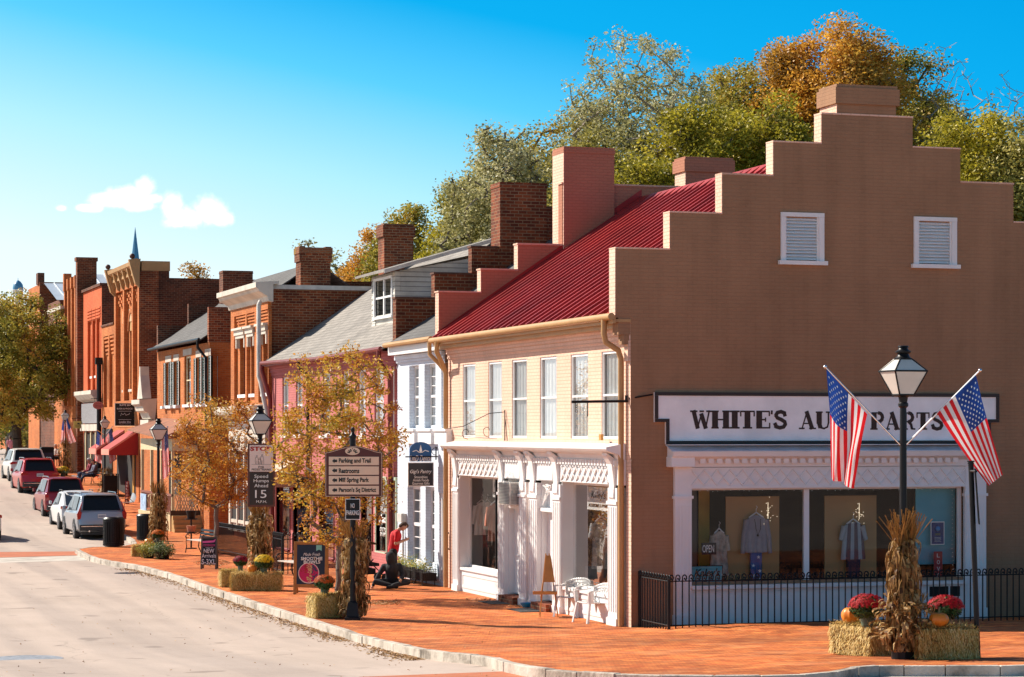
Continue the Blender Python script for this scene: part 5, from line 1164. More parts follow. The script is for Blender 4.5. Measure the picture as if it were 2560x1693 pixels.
def flag(A, B, A2, B2, pole0, pole1, label, fold=.07, nf=2.5, ph=0, stars=True, grp='flags on the street lamps'):
    """hoist runs A (canton end) to B on the pole; the fly edge hangs at A2..B2"""
    t = thing('flag', label, 'flag', pole0, 0, grp)
    NU, NV = 52, 39; A, B, A2, B2 = map(Vector, (A, B, A2, B2)); nrm = ((A2-A).cross(B-A)).normalized()
    def P(u, v, d=0):
        h = A.lerp(B, v); f = A2.lerp(B2, v); p = h.lerp(f, u)
        sag = Vector((0, 0, -1))*.10*u*(1-u)*(A2-A).length*(1-v*.5)
        w_ = fold*min(1, u*2.2)*math.sin(v*2*PI*nf+u*2.5+ph)+fold*.35*math.sin(v*17+u*7)*u
        return p+sag+nrm*(w_+d)
    mb = MB(); mb.v = [tuple(P(i/NU, j/NV)) for i in range(NU+1) for j in range(NV+1)]
    for i in range(NU):
        for j in range(NV):
            mb.f.append((i*(NV+1)+j, (i+1)*(NV+1)+j, (i+1)*(NV+1)+j+1, i*(NV+1)+j+1)); mb.m.append(2 if (i < 21 and j < 21) else (0 if (j//3) % 2 == 0 else 1))
    mb.build('cloth', [m_fr, m_fw, m_fb], t, smooth=True)
    if stars:
        mb = MB()
        for r_ in range(9):
            for c in range(6 if r_ % 2 == 0 else 5):
                u = (.055+.065*c+(.0325 if r_ % 2 else 0)); v = .05+.054*r_
                for sd in (1, -1):
                    pts = []
                    for k in range(10):
                        a = k*PI/5; rr_ = (.022 if k % 2 == 0 else .010); pts.append(P(u+rr_*.62*math.cos(a), v+rr_*1.05*math.sin(a), .006*sd))
                    c_ = P(u, v, .006*sd); b0 = len(mb.v); mb.v += [tuple(c_)]+[tuple(p) for p in pts]
                    for k in range(10): mb.f.append((b0, b0+1+k, b0+1+(k+1) % 10)); mb.m.append(0)
        mb.build('stars', m_text_w, t)
    mb = MB(); mb.tube([pole0, pole1], .014, 7); mb.ball(pole1, .03, 8, 5); mb.build('pole', m_chrome, t, smooth=True)
    return t
t_ = 37.2
flag(at(2066, 922, t_), at(2168, 1036, t_), at(2078, 1195, t_-.25), at(2134, 1222, t_+.1), at(2252, 1113, 37.3), at(2063, 917, t_), 'flag on the corner lamp hanging in front of the wall sign lettering', .09, 1.6, .6)
flag(at(2440, 938, t_), at(2343, 1034, t_), at(2506, 1188, t_-.2), at(2470, 1216, t_+.1), at(2264, 1113, 37.3), at(2450, 926, t_), 'flag on the corner lamp swinging out past the stepped end of the wall sign', .07, 1.0, 2.2)
flag(at(419, 1066, 79.9), at(404, 1090, 79.9), at(424, 1188, 80), at(407, 1200, 80), L3+Vector((0, 0, 3.4)), at(419, 1068, 79.9), 'flag hanging beside the porch lamp, half hidden by orange leaves', .06, 1.5, 0)
flag(at(243, 1077, 115.8), at(256, 1095, 115.8), at(237, 1152, 116), at(254, 1160, 116), L4+Vector((0, 0, 2.8)), at(242, 1075, 115.8), 'flag on the street side of the lamp by the red awnings', .05, 1.5, 0)
flag(at(279, 1070, 115.8), at(266, 1092, 115.8), at(292, 1148, 116), at(275, 1160, 116), L4+Vector((0, 0, 2.8)), at(281, 1067, 115.8), 'flag on the shop side of the lamp by the red awnings', .05, 1.5, 1)
flag(at(168, 1044, 127.8), at(164, 1056, 127.8), at(191, 1104, 128), at(170, 1112, 128), L5+Vector((0, 0, 2.6)), at(171, 1042, 127.8), 'flag with a wide blue corner on the far lamp by the leafy tree', .05, 1.5, 0, False)
flag(at(157, 1048, 127.8), at(162, 1062, 127.8), at(151, 1108, 128), at(162, 1112, 128), L5+Vector((0, 0, 2.6)), at(156, 1046, 127.8), 'narrow furled flag on the far lamp, on its street side', .04, 1.5, 0, False)

# ------------------------------------------------------------------ straw, pumpkins, mums, corn
m_straw = leafmat('straw', [(.26, .15, .03), (.52, .34, .08), (.74, .53, .17), (.82, .66, .32)], .6, .15, .3, 2)
m_strawc = M('packed_straw', (.44, .28, .08), .9, .45, 9, .8, obj=True)
def bale(loc, rz, L=1.0, W=.46, Hh=.44, label='', seed=1, grp='straw bales'):
    r = random.Random(seed); t = thing('straw_bale', label, 'straw bale', loc, rz, grp)
    mb = MB(); n = 10
    mb.box(-L/2+.02, L/2-.02, -W/2+.02, W/2-.02, 0, Hh-.02); mb.build('packed_core', m_strawc, t, local=True, bev=.03)
    mb = MB()
    for i in range(4200):
        f = r.choice((0, 0, 0, 1, 1, 2, 3, 3)); x, y, z = r.uniform(-L/2, L/2), r.uniform(-W/2, W/2), r.uniform(0.005, Hh)
        # bale faces bulge between strings
        if f == 0: p = Vector((x, -W/2, z)); nn = Vector((0, -1, 0))
        elif f == 1: p = Vector((-L/2 if r.random() < .6 else L/2, y, z)); nn = Vector((-1 if p.x < 0 else 1, 0, 0))
        elif f == 2: p = Vector((x, W/2, z)); nn = Vector((0, 1, 0))
        else: p = Vector((x, y, Hh)); nn = Vector((0, 0, 1))
        vert = Vector((r.gauss(0, .25), r.gauss(0, .25), -1 if f != 3 else r.gauss(0, .2))); 
        if f == 3: vert = Vector((r.gauss(0, 1), r.gauss(0, 1), r.gauss(0, .25)))
        d = (vert+nn*r.uniform(-.1, .45)).normalized()*r.uniform(.05, .15); s_ = d.cross(nn); s_ = s_.normalized()*r.uniform(.003, .006) if s_.length > 1e-6 else Vector((.004, 0, 0))
        q = p+nn*r.uniform(-.015, .02); e = q+d; e.z = max(.004, e.z); m_ = (q+e)/2+nn*r.uniform(0, .02)
        mb.poly([q+s_, q-s_, m_-s_, m_+s_]); mb.poly([m_+s_, m_-s_, e])
    mb.build('straws', m_straw, t, local=True)
    return t
m_pump = M('pumpkin_orange', (.72, .22, .02), .4, .15, 5, obj=True); m_stem = M('dry_stem', (.22, .17, .07), .7, obj=True)
def pumpkin(loc, r=.14, sz=.85, label='', grp='pumpkins'):
    t = thing('pumpkin', label, 'pumpkin', loc, rnd.uniform(0, 3), grp); n, k = 40, 12; mb = MB(); vs = []
    for i in range(k+1):
        a = PI*i/k; 
        for j in range(n):
            b = 2*PI*j/n; lobe = 1-.09*abs(math.cos(b*4.5))**.6 if 0 < i < k else 1
            dip = -.16*math.exp(-((a-PI)/.45)**2)
            vs.append((r*math.sin(a)*lobe*math.cos(b), r*math.sin(a)*lobe*math.sin(b), r*sz*(1-math.cos(a))+r*dip))
    mb.add(vs, [(i*n+j, i*n+(j+1) % n, (i+1)*n+(j+1) % n, (i+1)*n+j) for i in range(k) for j in range(n)]); mb.build('body', m_pump, t, local=True, smooth=True)
    mb = MB(); mb.tube([(0, 0, 2*r*sz-.03), (.01, 0, 2*r*sz+.03), (.035, .01, 2*r*sz+.06)], [.022, .014, .018], 7); mb.build('stem', m_stem, t, local=True)
    return t
m_mumleaf = leafmat('mum_leaves', [(.012, .035, .01), (.04, .09, .02), (.10, .17, .05)], .6, .2, .2, 5)
m_pot = M('green_plastic_pot', (.07, .12, .09), .4, .1, 4, obj=True)
def mum(loc, r, cols, label, cat='potted flowers', seed=1, potmat=None, ph=.2, fl=1.0, nf=230, nl=1200, grp='pots of chrysanthemums'):
    q = random.Random(seed); t = thing('potted_mum', label, cat, loc, 0, grp)
    mb = MB(); pr = r*.42; mb.lathe([(pr*.75, 0), (pr, ph), (pr*1.06, ph), (pr*1.06, ph+.03), (pr*.85, ph+.03), (pr*.8, ph-.02)], (0, 0, 0), 16); mb.build('pot', potmat or m_pot, t, local=True, smooth=True)
    mb = MB(); c = Vector((0, 0, ph+r*.35))
    for i in range(nl):
        d = Vector((q.gauss(0, 1), q.gauss(0, 1), q.gauss(0, 1))).normalized(); d.z = d.z*.72
        p = c+d*r*q.uniform(.55, .97); s = q.uniform(.018, .035); a = Vector((q.gauss(0, 1), q.gauss(0, 1), q.gauss(0, .6))).normalized()*s; b = a.cross(d).normalized()*s*.6
        mb.poly([p-a, p-b, p+a+d*.01, p+b])
    mb.build('foliage', m_mumleaf, t, local=True)
    mb = MB(); mf = leafmat('mum_flowers', cols, .6, .15, .1, 9)
    for i in range(nf):
        d = Vector((q.gauss(0, 1), q.gauss(0, 1), abs(q.gauss(.5, .7)))).normalized()
        if d.z < .12: continue
        p = c+Vector((d.x, d.y, d.z*.72))*r*q.uniform(.97, 1.06); s = q.uniform(.024, .036)*fl; a = d.orthogonal().normalized(); b = d.cross(a); k = 7
        for ring, (ri, hi) in enumerate(((1, 0), (.6, .35))):
            for j in range(k):
                an = 2*PI*j/k+ring*.4; e = a*math.cos(an)+b*math.sin(an); f_ = a*math.cos(an+.8)+b*math.sin(an+.8)
                mb.poly([p+d*s*.1, p+e*s*ri+d*s*hi, p+(e+f_)*.5*s*ri*1.12+d*s*hi*1.1])
    mb.build('blossoms', mf, t, local=True)
    return t
m_corn = leafmat('dried_corn_husk', [(.08, .035, .012), (.22, .11, .03), (.42, .25, .085), (.62, .46, .23)], .6, .25, .35, 2.5)
m_tass = leafmat('corn_tassel', [(.20, .09, .02), (.38, .19, .05), (.52, .32, .11)], .6, .2, .3, 3)
def corn(loc, hgt, rad, label, seed=1, nl=340, ns=24, bare=False):
    q = random.Random(seed); t = thing('cornstalk_bundle', label, 'corn stalks', loc, 0, 'bundles of dried corn stalks'); mb = MB(); tops = []
    for i in range(ns):
        a = q.uniform(0, 2*PI); r0 = rad*.75*q.uniform(.5, 1); r1 = rad*.42*q.uniform(.4, 1); r2 = rad*q.uniform(.3, 1.0)
        a2 = a+q.uniform(-.3, .3); P0 = Vector((r0*math.cos(a), r0*math.sin(a), 0)); P1 = Vector((r1*math.cos(a2), r1*math.sin(a2), hgt*.5)); P2 = Vector((r2*math.cos(a2), r2*math.sin(a2), hgt*q.uniform(.78, .9)))
        mb.tube([P0, P1, P2], [.014, .012, .007], 5); tops.append((P2, (P2-P1).normalized()))
    mb.build('stalks', m_corn, t, local=True)
    mb = MB()
    for P2, d in tops:
        for k in range(6):
            dd = (d+Vector((q.gauss(0, .30), q.gauss(0, .30), 0))).normalized(); L_ = hgt*q.uniform(.1, .2); s_ = dd.orthogonal().normalized()*.005
            a, b = P2-d*.05, P2+dd*L_
            mb.poly([a-s_, a+s_, b+s_*1.4, b-s_*1.4]); s2 = dd.cross(s_).normalized()*.006; mb.poly([a-s2, a+s2, b+s2, b-s2])
            for j in range(4):
                p = a.lerp(b, .3+.2*j); e = p+(dd+Vector((q.gauss(0, .4), q.gauss(0, .4), .1)))*.035; mb.poly([p-s2, p+s2, e])
    mb.build('tassels', m_tass, t, local=True)
    mb = MB()
    for i in range(nl):
        a = q.uniform(0, 2*PI); z = hgt*(q.uniform(.06, .85)); r0 = rad*(.5+.25*abs(z/hgt-.5)); o = Vector((math.cos(a), math.sin(a), 0)); tn = Vector((-o.y, o.x, 0))
        L_ = hgt*q.uniform(.12, .30); n = 6; wd = q.uniform(.012, .040); out = rad*q.uniform(.1, 1.0); up_ = q.uniform(-.1, .25); tw = q.gauss(0, .8); prev = None
        for k in range(n+1):
            s = k/n; p = o*(r0+out*math.sin(min(1, s*1.3)*PI*.5)*(1-.35*s*s))+Vector((0, 0, z+L_*(up_*s-1.0*s*s)))+tn*(q.gauss(0, .008)+tw*.08*s*s)
            p.z = max(.01, p.z); ang = tw*s*2.2; w_ = (tn*math.cos(ang)+(o*.6+Vector((0, 0, .5)))*math.sin(ang))*wd*(math.sin(PI*min(1, .15+s*.85)))
            cur = (p-w_, p+w_)
            if prev: mb.poly([prev[0], prev[1], cur[1], cur[0]])
            prev = cur
    for i in range(int(nl*.06)):
        a = q.uniform(0, 2*PI); z = hgt*q.uniform(.1, .55); r0 = rad*.8; p = Vector((r0*math.cos(a), r0*math.sin(a), z)); mb.tube([p, p+Vector((0, 0, -.06)), p+Vector((.01, 0, -.16))], [.01, .026, .012], 6)
    mb.build('husks', m_corn, t, local=True)
    return t
# the corner display round the big lamp
D1 = gp(2167, 1652)
bale(gt(2155, 38.6), math.radians(-73), .95, .5, .49, 'straw bale with a pumpkin and red flowers on the sunny side of the corner lamp', 11)
bale(gt(2362, 37.2), -TH+.05, .92, .5, .49, 'straw bale in the shade between the corner lamp and the leaning black pole', 12)
ba, bb_ = gt(2155, 38.6), gt(2362, 37.2)
pumpkin(Vector(gt(2127, 38.75))+Vector((0, 0, .49)), .16, .9, 'tall pumpkin beside the red flowers on the sunny straw bale')
pumpkin(Vector(gt(2347, 37.1))+Vector((0, 0, .49)), .165, .74, 'squat pumpkin on the shaded straw bale')
reds = [(.25, .002, .006), (.48, .006, .012), (.62, .015, .02)]
mum(Vector(gt(2168, 38.25))+Vector((0, 0, .47)), .29, reds, 'pot of deep red flowers on the sunny straw bale', seed=3, nf=420, nl=1500)
mum(Vector(gt(2364, 37.55))+Vector((0, 0, .47)), .275, reds, 'pot of deep red flowers behind the squat pumpkin', seed=4, nf=420, nl=1500)
corn(L1+Vector((0, -.0, .12)), 2.08, .205, 'tall corn stalk bundle tied round the corner lamp', 21, 640, 26)
corn(L1+Vector((0, -.05, .28)), .75, .42, 'low skirt of loose corn husks at the foot of the corner lamp', 22, 150, 6)
# round the speed sign lamp
g = gp(640, 1478); bz_ = .43
bale(gt(642, 61.9), -TH, 1.28, .5, .45, 'long straw bale under the yellow flowers by the speed sign', 13)
bale(gt(580, 63.4), -TH+.3, .6, .45, .42, 'straw bale half hidden behind the long one by the speed sign', 14)
pumpkin(Vector(gt(630, 61.9))+Vector((0, 0, .44)), .125, .95, 'pumpkin between the crimson and yellow flowers by the speed sign')
mum(Vector(gt(601, 63.2))+Vector((0, 0, .41)), .19, [(.20, .004, .02), (.38, .01, .04)], 'pot of crimson flowers by the speed sign lamp', seed=5)
mum(Vector(gt(660, 61.9))+Vector((0, 0, .44)), .25, [(.55, .33, .005), (.80, .55, .01), (.85, .62, .03)], 'pot of bright yellow flowers on the long straw bale', seed=6, nf=300)
corn(L2+Vector((0, 0, .35)), 1.85, .27, 'corn stalk bundle round the lamp with the speed sign', 23, 420, 26)
# round the direction post
SPg = gp(882, 1548)
bale(gp(815, 1545)+Vector((.05, .15, 0)), -TH+.5, .72, .5, .5, 'dark weathered straw bale at the foot of the direction signs', 15)
mum(gp(815, 1545)+Vector((0, .15, .48)), .23, [(.35, .04, .004), (.55, .10, .01), (.62, .16, .02)], 'pot of rust orange flowers beside the direction signs', seed=7, nf=260)
corn(SPg+Vector((.05, .12, .05)), 2.05, .27, 'corn stalk bundle round the post of the direction signs', 24, 480, 24)
# planter group at the porch lamp
corn(L3+Vector((0, 0, .45)), 1.9, .27, 'corn stalk bundle round the porch lamp', 25, 320, 22)
pumpkin(gt(372, 78.6)+Vector((0, 0, .32)), .17, .85, 'pumpkin on straw by the porch lamp')
bale(gt(358, 78.8), -TH+.2, .7, .45, .34, 'small straw bale under a pumpkin by the porch lamp', 16)
mum(gt(395, 78.8)+Vector((0, 0, .45)), .2, [(.6, .13, .01), (.7, .22, .02)], 'pot of orange flowers by the porch lamp', seed=8)
m_bl = leafmat('yellow_green_plant', [(.12, .14, .02), (.35, .34, .06), (.6, .55, .15)], .5, .3, .2, 4); m_bl2 = leafmat('green_white_plant', [(.02, .05, .01), (.07, .13, .03), (.35, .4, .22)], .5, .3, .2, 4)
def bushpot(loc, r, ml, label, seed, potr=.2, poth=.4, n=1400, sz=.75, ls=.03, name='planter', cat='planter', grp='planters with leafy plants'):
    q = random.Random(seed); t = thing(name, label, cat, loc, 0, grp); mb = MB(); mb.lathe([(potr*.8, 0), (potr, poth), (potr*1.08, poth+.02), (potr*.85, poth+.02)], (0, 0, 0), 16); mb.build('pot', m_black, t, local=True)
    mb = MB(); c = Vector((0, 0, poth+r*.15))
    for i in range(n):
        d = Vector((q.gauss(0, 1), q.gauss(0, 1), q.gauss(0, .8))).normalized(); p = c+Vector((d.x, d.y, d.z*sz))*r*q.uniform(.45, 1)*(1+.2*math.sin(d.x*7+d.y*5)); s = q.uniform(.6, 1.3)*ls
        p.z = max(.02, p.z); a = (Vector((q.gauss(0, 1), q.gauss(0, 1), q.gauss(0, 1))).normalized()+d*.6).normalized()*s; b = a.cross(d); b = (b.normalized() if b.length > 1e-5 else d.orthogonal().normalized())*s*.45
        mb.poly([p-a, p-b, p+a, p+b])
    mb.build('foliage', ml, t, local=True); return t
bushpot(gt(372, 77.6), .40, m_bl, 'low planter spilling yellow green leaves by the porch lamp', 31, .2, .22, 1700)
bushpot(gt(407, 77.0), .42, m_bl2, 'round planter of green and white leaves by the porch lamp', 32, .24, .22, 2000)
# far displays
corn(L4+Vector((0, -.3, .0)), 1.2, .3, 'corn stalk bundle behind the parked grey car', 26, 160, 16)
corn(L5+Vector((0, -.2, .1)), 1.7, .32, 'corn stalk bundle round the far lamp by the tree', 27, 160, 16)
mum(gt(158, 126), .34, [(.7, .5, .01), (.8, .6, .02)], 'low yellow flowers at the foot of the far lamp', seed=9, nf=120, nl=300)
mum(gt(143, 126), .26, [(.55, .2, .02), (.6, .26, .03)], 'low orange flowers at the foot of the far lamp', seed=10, nf=100, nl=300)

# ------------------------------------------------------------------ signs
m_brownp = M('maroon_sign_paint', (.095, .018, .012), .4, .1); m_sand = M('sand_sign_panel', (.80, .58, .40), .5, .04); m_pinkish = M('pale_sign_panel', (.76, .62, .56), .5, .05)
def campt(px, py, t): return at(px, py, t)
RZC = -TH
def panel_local(mb, x0, x1, z0, z1, y0, y1, m=0): mb.box(x0, x1, y0, y1, z0, z1, m)
# direction post
tS = 52.3; SPg = gt(882, tS); kx = tS/FP
DP = thing('direction_sign', 'maroon sign board with four sand coloured direction panels on a black post', 'sign', SPg, RZC)
def SX(px): return (px-882)*kx
def SZ(py): return EYE+(HZ-py)*kx-SPg.z
mb = MB(); mb.lathe([(.24, 0), (.24, .05), (.19, .08), (.15, .36), (.075, .42)], (0, 0, 0), 4, rot=PI/4); mb.build('base', m_black, DP, local=True)
mb = MB(); mb.lathe([(.065, .4), (.058, SZ(1240))], (0, 0, 0), 14); mb.lathe([(.07, SZ(1122)), (.07, SZ(1095)), (.085, SZ(1094)), (.085, SZ(1090)), (.05, SZ(1086)), (.03, SZ(1080)), (.045, SZ(1076)), (.045, SZ(1072)), (.01, SZ(1067))], (0, 0, 0), 14); mb.build('post', m_black, DP, local=True, smooth=True)
xa, xb = SX(813), SX(957); zb, zt, zp = SZ(1242), SZ(1131), SZ(1115)
prof = [(xa, zb), (xb, zb), (xb, zt)]
for k in range(17):
    s = k/16; x = xb+(xa-xb)*s; prof.append((x*.999, zt+(zp-zt)*max(0, math.sin(PI*s))**1.6*1.0+.004))
prof.append((xa, zt)); mb = MB(); mb.prism(prof, 'y', -.10, -.05)
mb.build('board', m_brownp, DP, local=True)
edge = [(p[0]*.965, zb+(p[1]-zb)*.972+.012) for p in prof]; mb = MB(); mb.tube([(p[0], -.101, p[1]) for p in edge+[edge[0]]], .006, 5); mb.build('trim', m_sand, DP, local=True)
rows = [('Parking and Trail', 1142, 1163, 848, 928), ('Restrooms', 1166, 1187, 848, 899), ('Mill Spring Park', 1190, 1211, 848, 923), ("Parson's Sq District", 1214.5, 1236, 848, 941)]
for s_, y0_, y1_, x0_, x1_ in rows:
    mb = MB(); mb.box(SX(823), SX(948), -.112, -.101, SZ(y1_), SZ(y0_)); p = mb.build('panel', m_sand, DP, local=True)
    yc_ = (y0_+y1_)/2; z = SZ(yc_); ax = SX(831); mb = MB(); mb.prism([(ax, z), (ax+.055, z+.05), (ax+.055, z+.028), (ax+.11, z+.028), (ax+.11, z-.028), (ax+.055, z-.028), (ax+.055, z-.05)], 'y', -.116, -.1125); mb.build('arrow', m_text_k, p, local=True)
    o = text(s_, m_text_k, p, ((SX(x0_)+SX(x1_))/2, -.115, z-.005), SX(x1_)-SX(x0_), .125 if 'g' in s_ or 'q' in s_ else .105, local=True, bold=.03)
mb = MB(); zc = SZ(1128); mb.prism([(.16*math.cos(t), zc+.085*math.sin(t)) for t in [k*PI/12 for k in range(24)]], 'y', -.112, -.101); em = mb.build('emblem', m_sand, DP, local=True)
mb = MB()
for k, a in enumerate((.25, .7, 1.15, PI-1.15, PI-.7, PI-.25)): mb.ob(Matrix.Translation((.085*math.cos(a), -.114, zc-.045+.07*math.sin(a)))@Matrix.Rotation(-a+PI/2, 4, 'Y'), .024, .003, .055)
mb.ball((0, -.114, zc+.055), .01, 6, 4); mb.build('emblem_mark', m_text_k, em, local=True)
NP = thing('parking_sign', 'small black sign forbidding parking mounted under the direction panels', 'sign', SPg, RZC)
mb = MB(); mb.box(SX(864), SX(901), -.085, -.068, SZ(1299), SZ(1247)); mb.build('plate', m_text_w, NP, local=True); mb = MB(); mb.box(SX(865.5), SX(899.5), -.089, -.0855, SZ(1297.5), SZ(1248.5)); mb.build('face', m_black, NP, local=True)
text('NO', m_text_w, NP, (SX(882.5), -.091, SZ(1264)), .085, .10, local=True, bold=.01); text('PARKING', m_text_w, NP, (SX(882.5), -.091, SZ(1281.5)), .27, .105, local=True, bold=.012)
# speed sign on the lamp
tS = 63.7; kx = tS/FP; G2 = gt(654, tS); ZB = EYE-G2.z
VS = thing('speed_sign', 'tall brown framed board asking drivers to stop for pedestrians and giving a speed limit', 'sign', G2, RZC)
X_ = lambda px: (px-654)*kx
Z_ = lambda py: ZB+(HZ-py)*kx
mb = MB(); mb.box(X_(620), X_(688), -.09, -.04, Z_(1267), Z_(1109)); mb.build('frame', M('brown_sign_frame', (.12, .035, .02), .5, .1), VS, local=True, bev=.006)
mb = MB(); mb.box(X_(625), X_(683.5), -.10, -.0905, Z_(1262), Z_(1181)); mb.build('lower_face', M('dark_bronze_panel', (.035, .022, .016), .5, .08), VS, local=True)
mb = MB(); mb.box(X_(625), X_(683.5), -.10, -.0905, Z_(1179), Z_(1113)); mb.build('upper_face', m_pinkish, VS, local=True)
m_redt = M('red_lettering', (.42, .01, .012), .5, .02)
text('STOP', m_redt, VS, (X_(653), -.103, Z_(1122)), X_(680)-X_(627), .115, local=True, bold=.04)
text('FOR\nPEDESTRIANS', m_text_k, VS, (X_(654), -.103, Z_(1171)), .50, .12, local=True, bold=.01)
text('Speed', m_text_w, VS, (X_(654), -.103, Z_(1192)), .36, .115, local=True); text('Humps', m_text_w, VS, (X_(654), -.103, Z_(1203)), .40, .11, local=True); text('Ahead', m_text_w, VS, (X_(654), -.103, Z_(1214)), .36, .09, local=True)
text('15', m_text_w, VS, (X_(653), -.103, Z_(1235)), .30, .21, local=True); text('M.P.H.', m_text_w, VS, (X_(655), -.103, Z_(1254)), .28, .065, local=True)
mb = MB()
for px, s in ((643, 1), (656, 1.12), (650, .7)):
    x = X_(px); z0 = Z_(1161); h_ = .24*s
    mb.tube([(x+.018*math.cos(a), -.103, z0+h_*.9+.018*math.sin(a)) for a in [k*PI/4 for k in range(9)]], .003, 4)
    mb.tube([(x-.03, -.103, z0+h_*.78), (x-.04, -.103, z0+h_*.45), (x-.03, -.103, z0)], .003, 4); mb.tube([(x+.03, -.103, z0+h_*.78), (x+.04, -.103, z0+h_*.45), (x+.05, -.103, z0)], .003, 4); mb.tube([(x-.03, -.103, z0+h_*.78), (x+.03, -.103, z0+h_*.78)], .003, 4); mb.tube([(x, -.103, z0+h_*.4), (x+.0, -.103, z0)], .003, 4)
mb.box(X_(630), X_(678), -.103, -.1005, Z_(1161.5), Z_(1161)); mb.build('walkers_drawing', m_text_k, VS, local=True)
# leaning pole with an edge-on sign
pb_ = gp(2445, 1646); tP = pb_.x*SN+pb_.y*CS; ptop = at(2427, 1152, tP)
EP = thing('sign_pole', 'leaning black pole with a sign plate seen edge on, beside the shaded straw bale', 'sign', pb_)
mb = MB(); mb.tube([pb_, ptop], .042, 10); q = at(2425, 1178, tP); mb.tube([q, q+Vector((.0, -.2, 0))], .02, 6)
for k in range(3): c = ptop+Vector((0, 0, -.03*k)); mb.tube([c-Vector((0, 0, .02)), c], .06-.008*k, 8)
mb.build('pole', m_black, EP)
mb = MB(); a_ = at(2436, 1172, tP); b_ = at(2446, 1310, tP); e = Vector((SN*.42, CS*.42, 0))+Vector((CS, -SN, 0))*.07
mb.add([a_-e*.5, a_+e*.5, b_+e*.5, b_-e*.5]+[p+Vector((CS, -SN, 0))*.02 for p in (a_-e*.5, a_+e*.5, b_+e*.5, b_-e*.5)], [(0, 1, 2, 3), (4, 7, 6, 5), (0, 4, 5, 1), (1, 5, 6, 2), (2, 6, 7, 3), (3, 7, 4, 0)]); mb.build('plate', m_black, EP)
# pavement boards
def aboard(px0, px1, pytop, pybot, label, frame, face, legs=True, splay=.28, lean=.07, rz=0):
    g = gp((px0+px1)/2, pybot); t = g.x*SN+g.y*CS; k = t/FP; w_ = (px1-px0)*k; h = (pybot-pytop)*k
    T = thing('pavement_board', label, 'sign', g, RZC+rz)
    fw = .07*w_+.02; lg = h*.13 if legs else .03
    for s in (-1, 1):
        R = Matrix.Translation((0, (0 if s < 0 else splay*2), 0))@Matrix.Rotation(-s*-math.atan(splay/h), 4, 'X')
        mb = MB(); mb.ob(R@Matrix.Translation((-w_/2+fw/2, 0, h/2)), fw, .035, h); mb.ob(R@Matrix.Translation((w_/2-fw/2, 0, h/2)), fw, .035, h); mb.ob(R@Matrix.Translation((0, 0, h-fw/2)), w_-2*fw, .035, fw); mb.ob(R@Matrix.Translation((0, 0, lg+fw/2)), w_-2*fw, .035, fw)
        mb.build('frame', frame, T, local=True, bev=.006)
        mb = MB(); mb.ob(R@Matrix.Translation((0, -.006, (h+lg)/2)), w_-2*fw, .02, h-2*fw-lg); f = mb.build('face', face, T, local=True)
        if s < 0: R0, F0 = R, f
    return T, F0, R0, w_, h, k
def on(R, o):      # lay lettering onto a tilted face
    me = o.data; me.transform(R)
m_navy = M('navy_board', (.018, .028, .05), .5, .1); m_chalk = M('chalkboard', (.012, .013, .018), .7, .2); m_pinkc = M('pink_chalk', (.75, .12, .35), .7, .1)
A1, f1, R1, w_, h, k = aboard(733, 819, 1353, 1486, 'brown framed board advertising fruit bowls, with a bowl picture', m_wood, m_navy, True, .25)
def put(s, mat, par, R, x, z, w0, h0, **kw): on(R, text(s, mat, par, (x, -.022, z), w0, h0, local=True, **kw))
put('Made Fresh', m_text_w, f1, R1, .02, h*.755, .42, .075, shear=.3); put('SMOOTHIE', m_text_w, f1, R1, .02, h*.675, .54, .085, bold=.03); put('BOWLS', m_text_w, f1, R1, .03, h*.61, .42, .085, bold=.03)
mb = MB()
def disc(R, mb, cx, cz, r_, y, m, n=26, sx=1): mb.poly([R@Vector((cx+r_*sx*math.cos(2*PI*j/n), y, cz+r_*math.sin(2*PI*j/n))) for j in range(n)], m)
cx, cz, r_ = -.05, h*.40, .265
disc(R1, mb, cx, cz, r_, -.019, 0); disc(R1, mb, cx, cz+.005, r_*.92, -.0205, 1)
q = random.Random(4)
for i in range(160):
    a = q.random(); col = 0
    x = q.uniform(-.8, .8)*r_; z = q.uniform(-.85, .85)*r_
    if x*x+z*z > (.85*r_)**2: continue
    if x < -.05 and z > .0: col = 2
    elif -.05 <= x < .08: col = 3
    elif x >= .08: col = 4
    else: continue
    disc(R1, mb, cx+x, cz+z, q.uniform(.012, .024), -.022-.0003*i/16, col, 7)
mb.build('bowl_picture', [m_pinkish, M('berry_pink', (.55, .01, .10), .5), M('strawberry', (.42, .02, .02), .5), M('banana', (.62, .45, .18), .5), M('blueberry', (.05, .05, .12), .5)], f1, local=True)
mb = MB(); mb.poly([R1@Vector(p) for p in ((.13, -.019, h*.93), (.27, -.019, h*.93), (.27, -.019, h*.82), (.20, -.019, h*.845), (.13, -.019, h*.82))]); mb.build('ribbon', M('mint_ribbon', (.25, .6, .52), .5), f1, local=True)
A2, f2, R2, w_, h, k = aboard(501, 542, 1341, 1423, 'small chalk board about new arrivals beside the dark bench', M('grey_brown_frame', (.10, .08, .06), .6), m_chalk, True, .2)
put('NEW', m_text_w, f2, R2, 0, h*.56, .31, .13, bold=.01); put('Arrivals', m_text_w, f2, R2, 0, h*.41, .42, .12); put('S-3XL', m_text_w, f2, R2, 0, h*.225, .42, .16, bold=.015)
mb = MB(); mb.add([R2@Vector(p) for p in ((-.2, -.019, h*.86), (.12, -.019, h*.88), (.19, -.019, h*.93), (.17, -.019, h*.84), (.12, -.019, h*.82), (-.2, -.019, h*.80))], [(0, 1, 2, 3, 4, 5)]); mb.build('chalk_drawing', m_pinkc, f2, local=True)
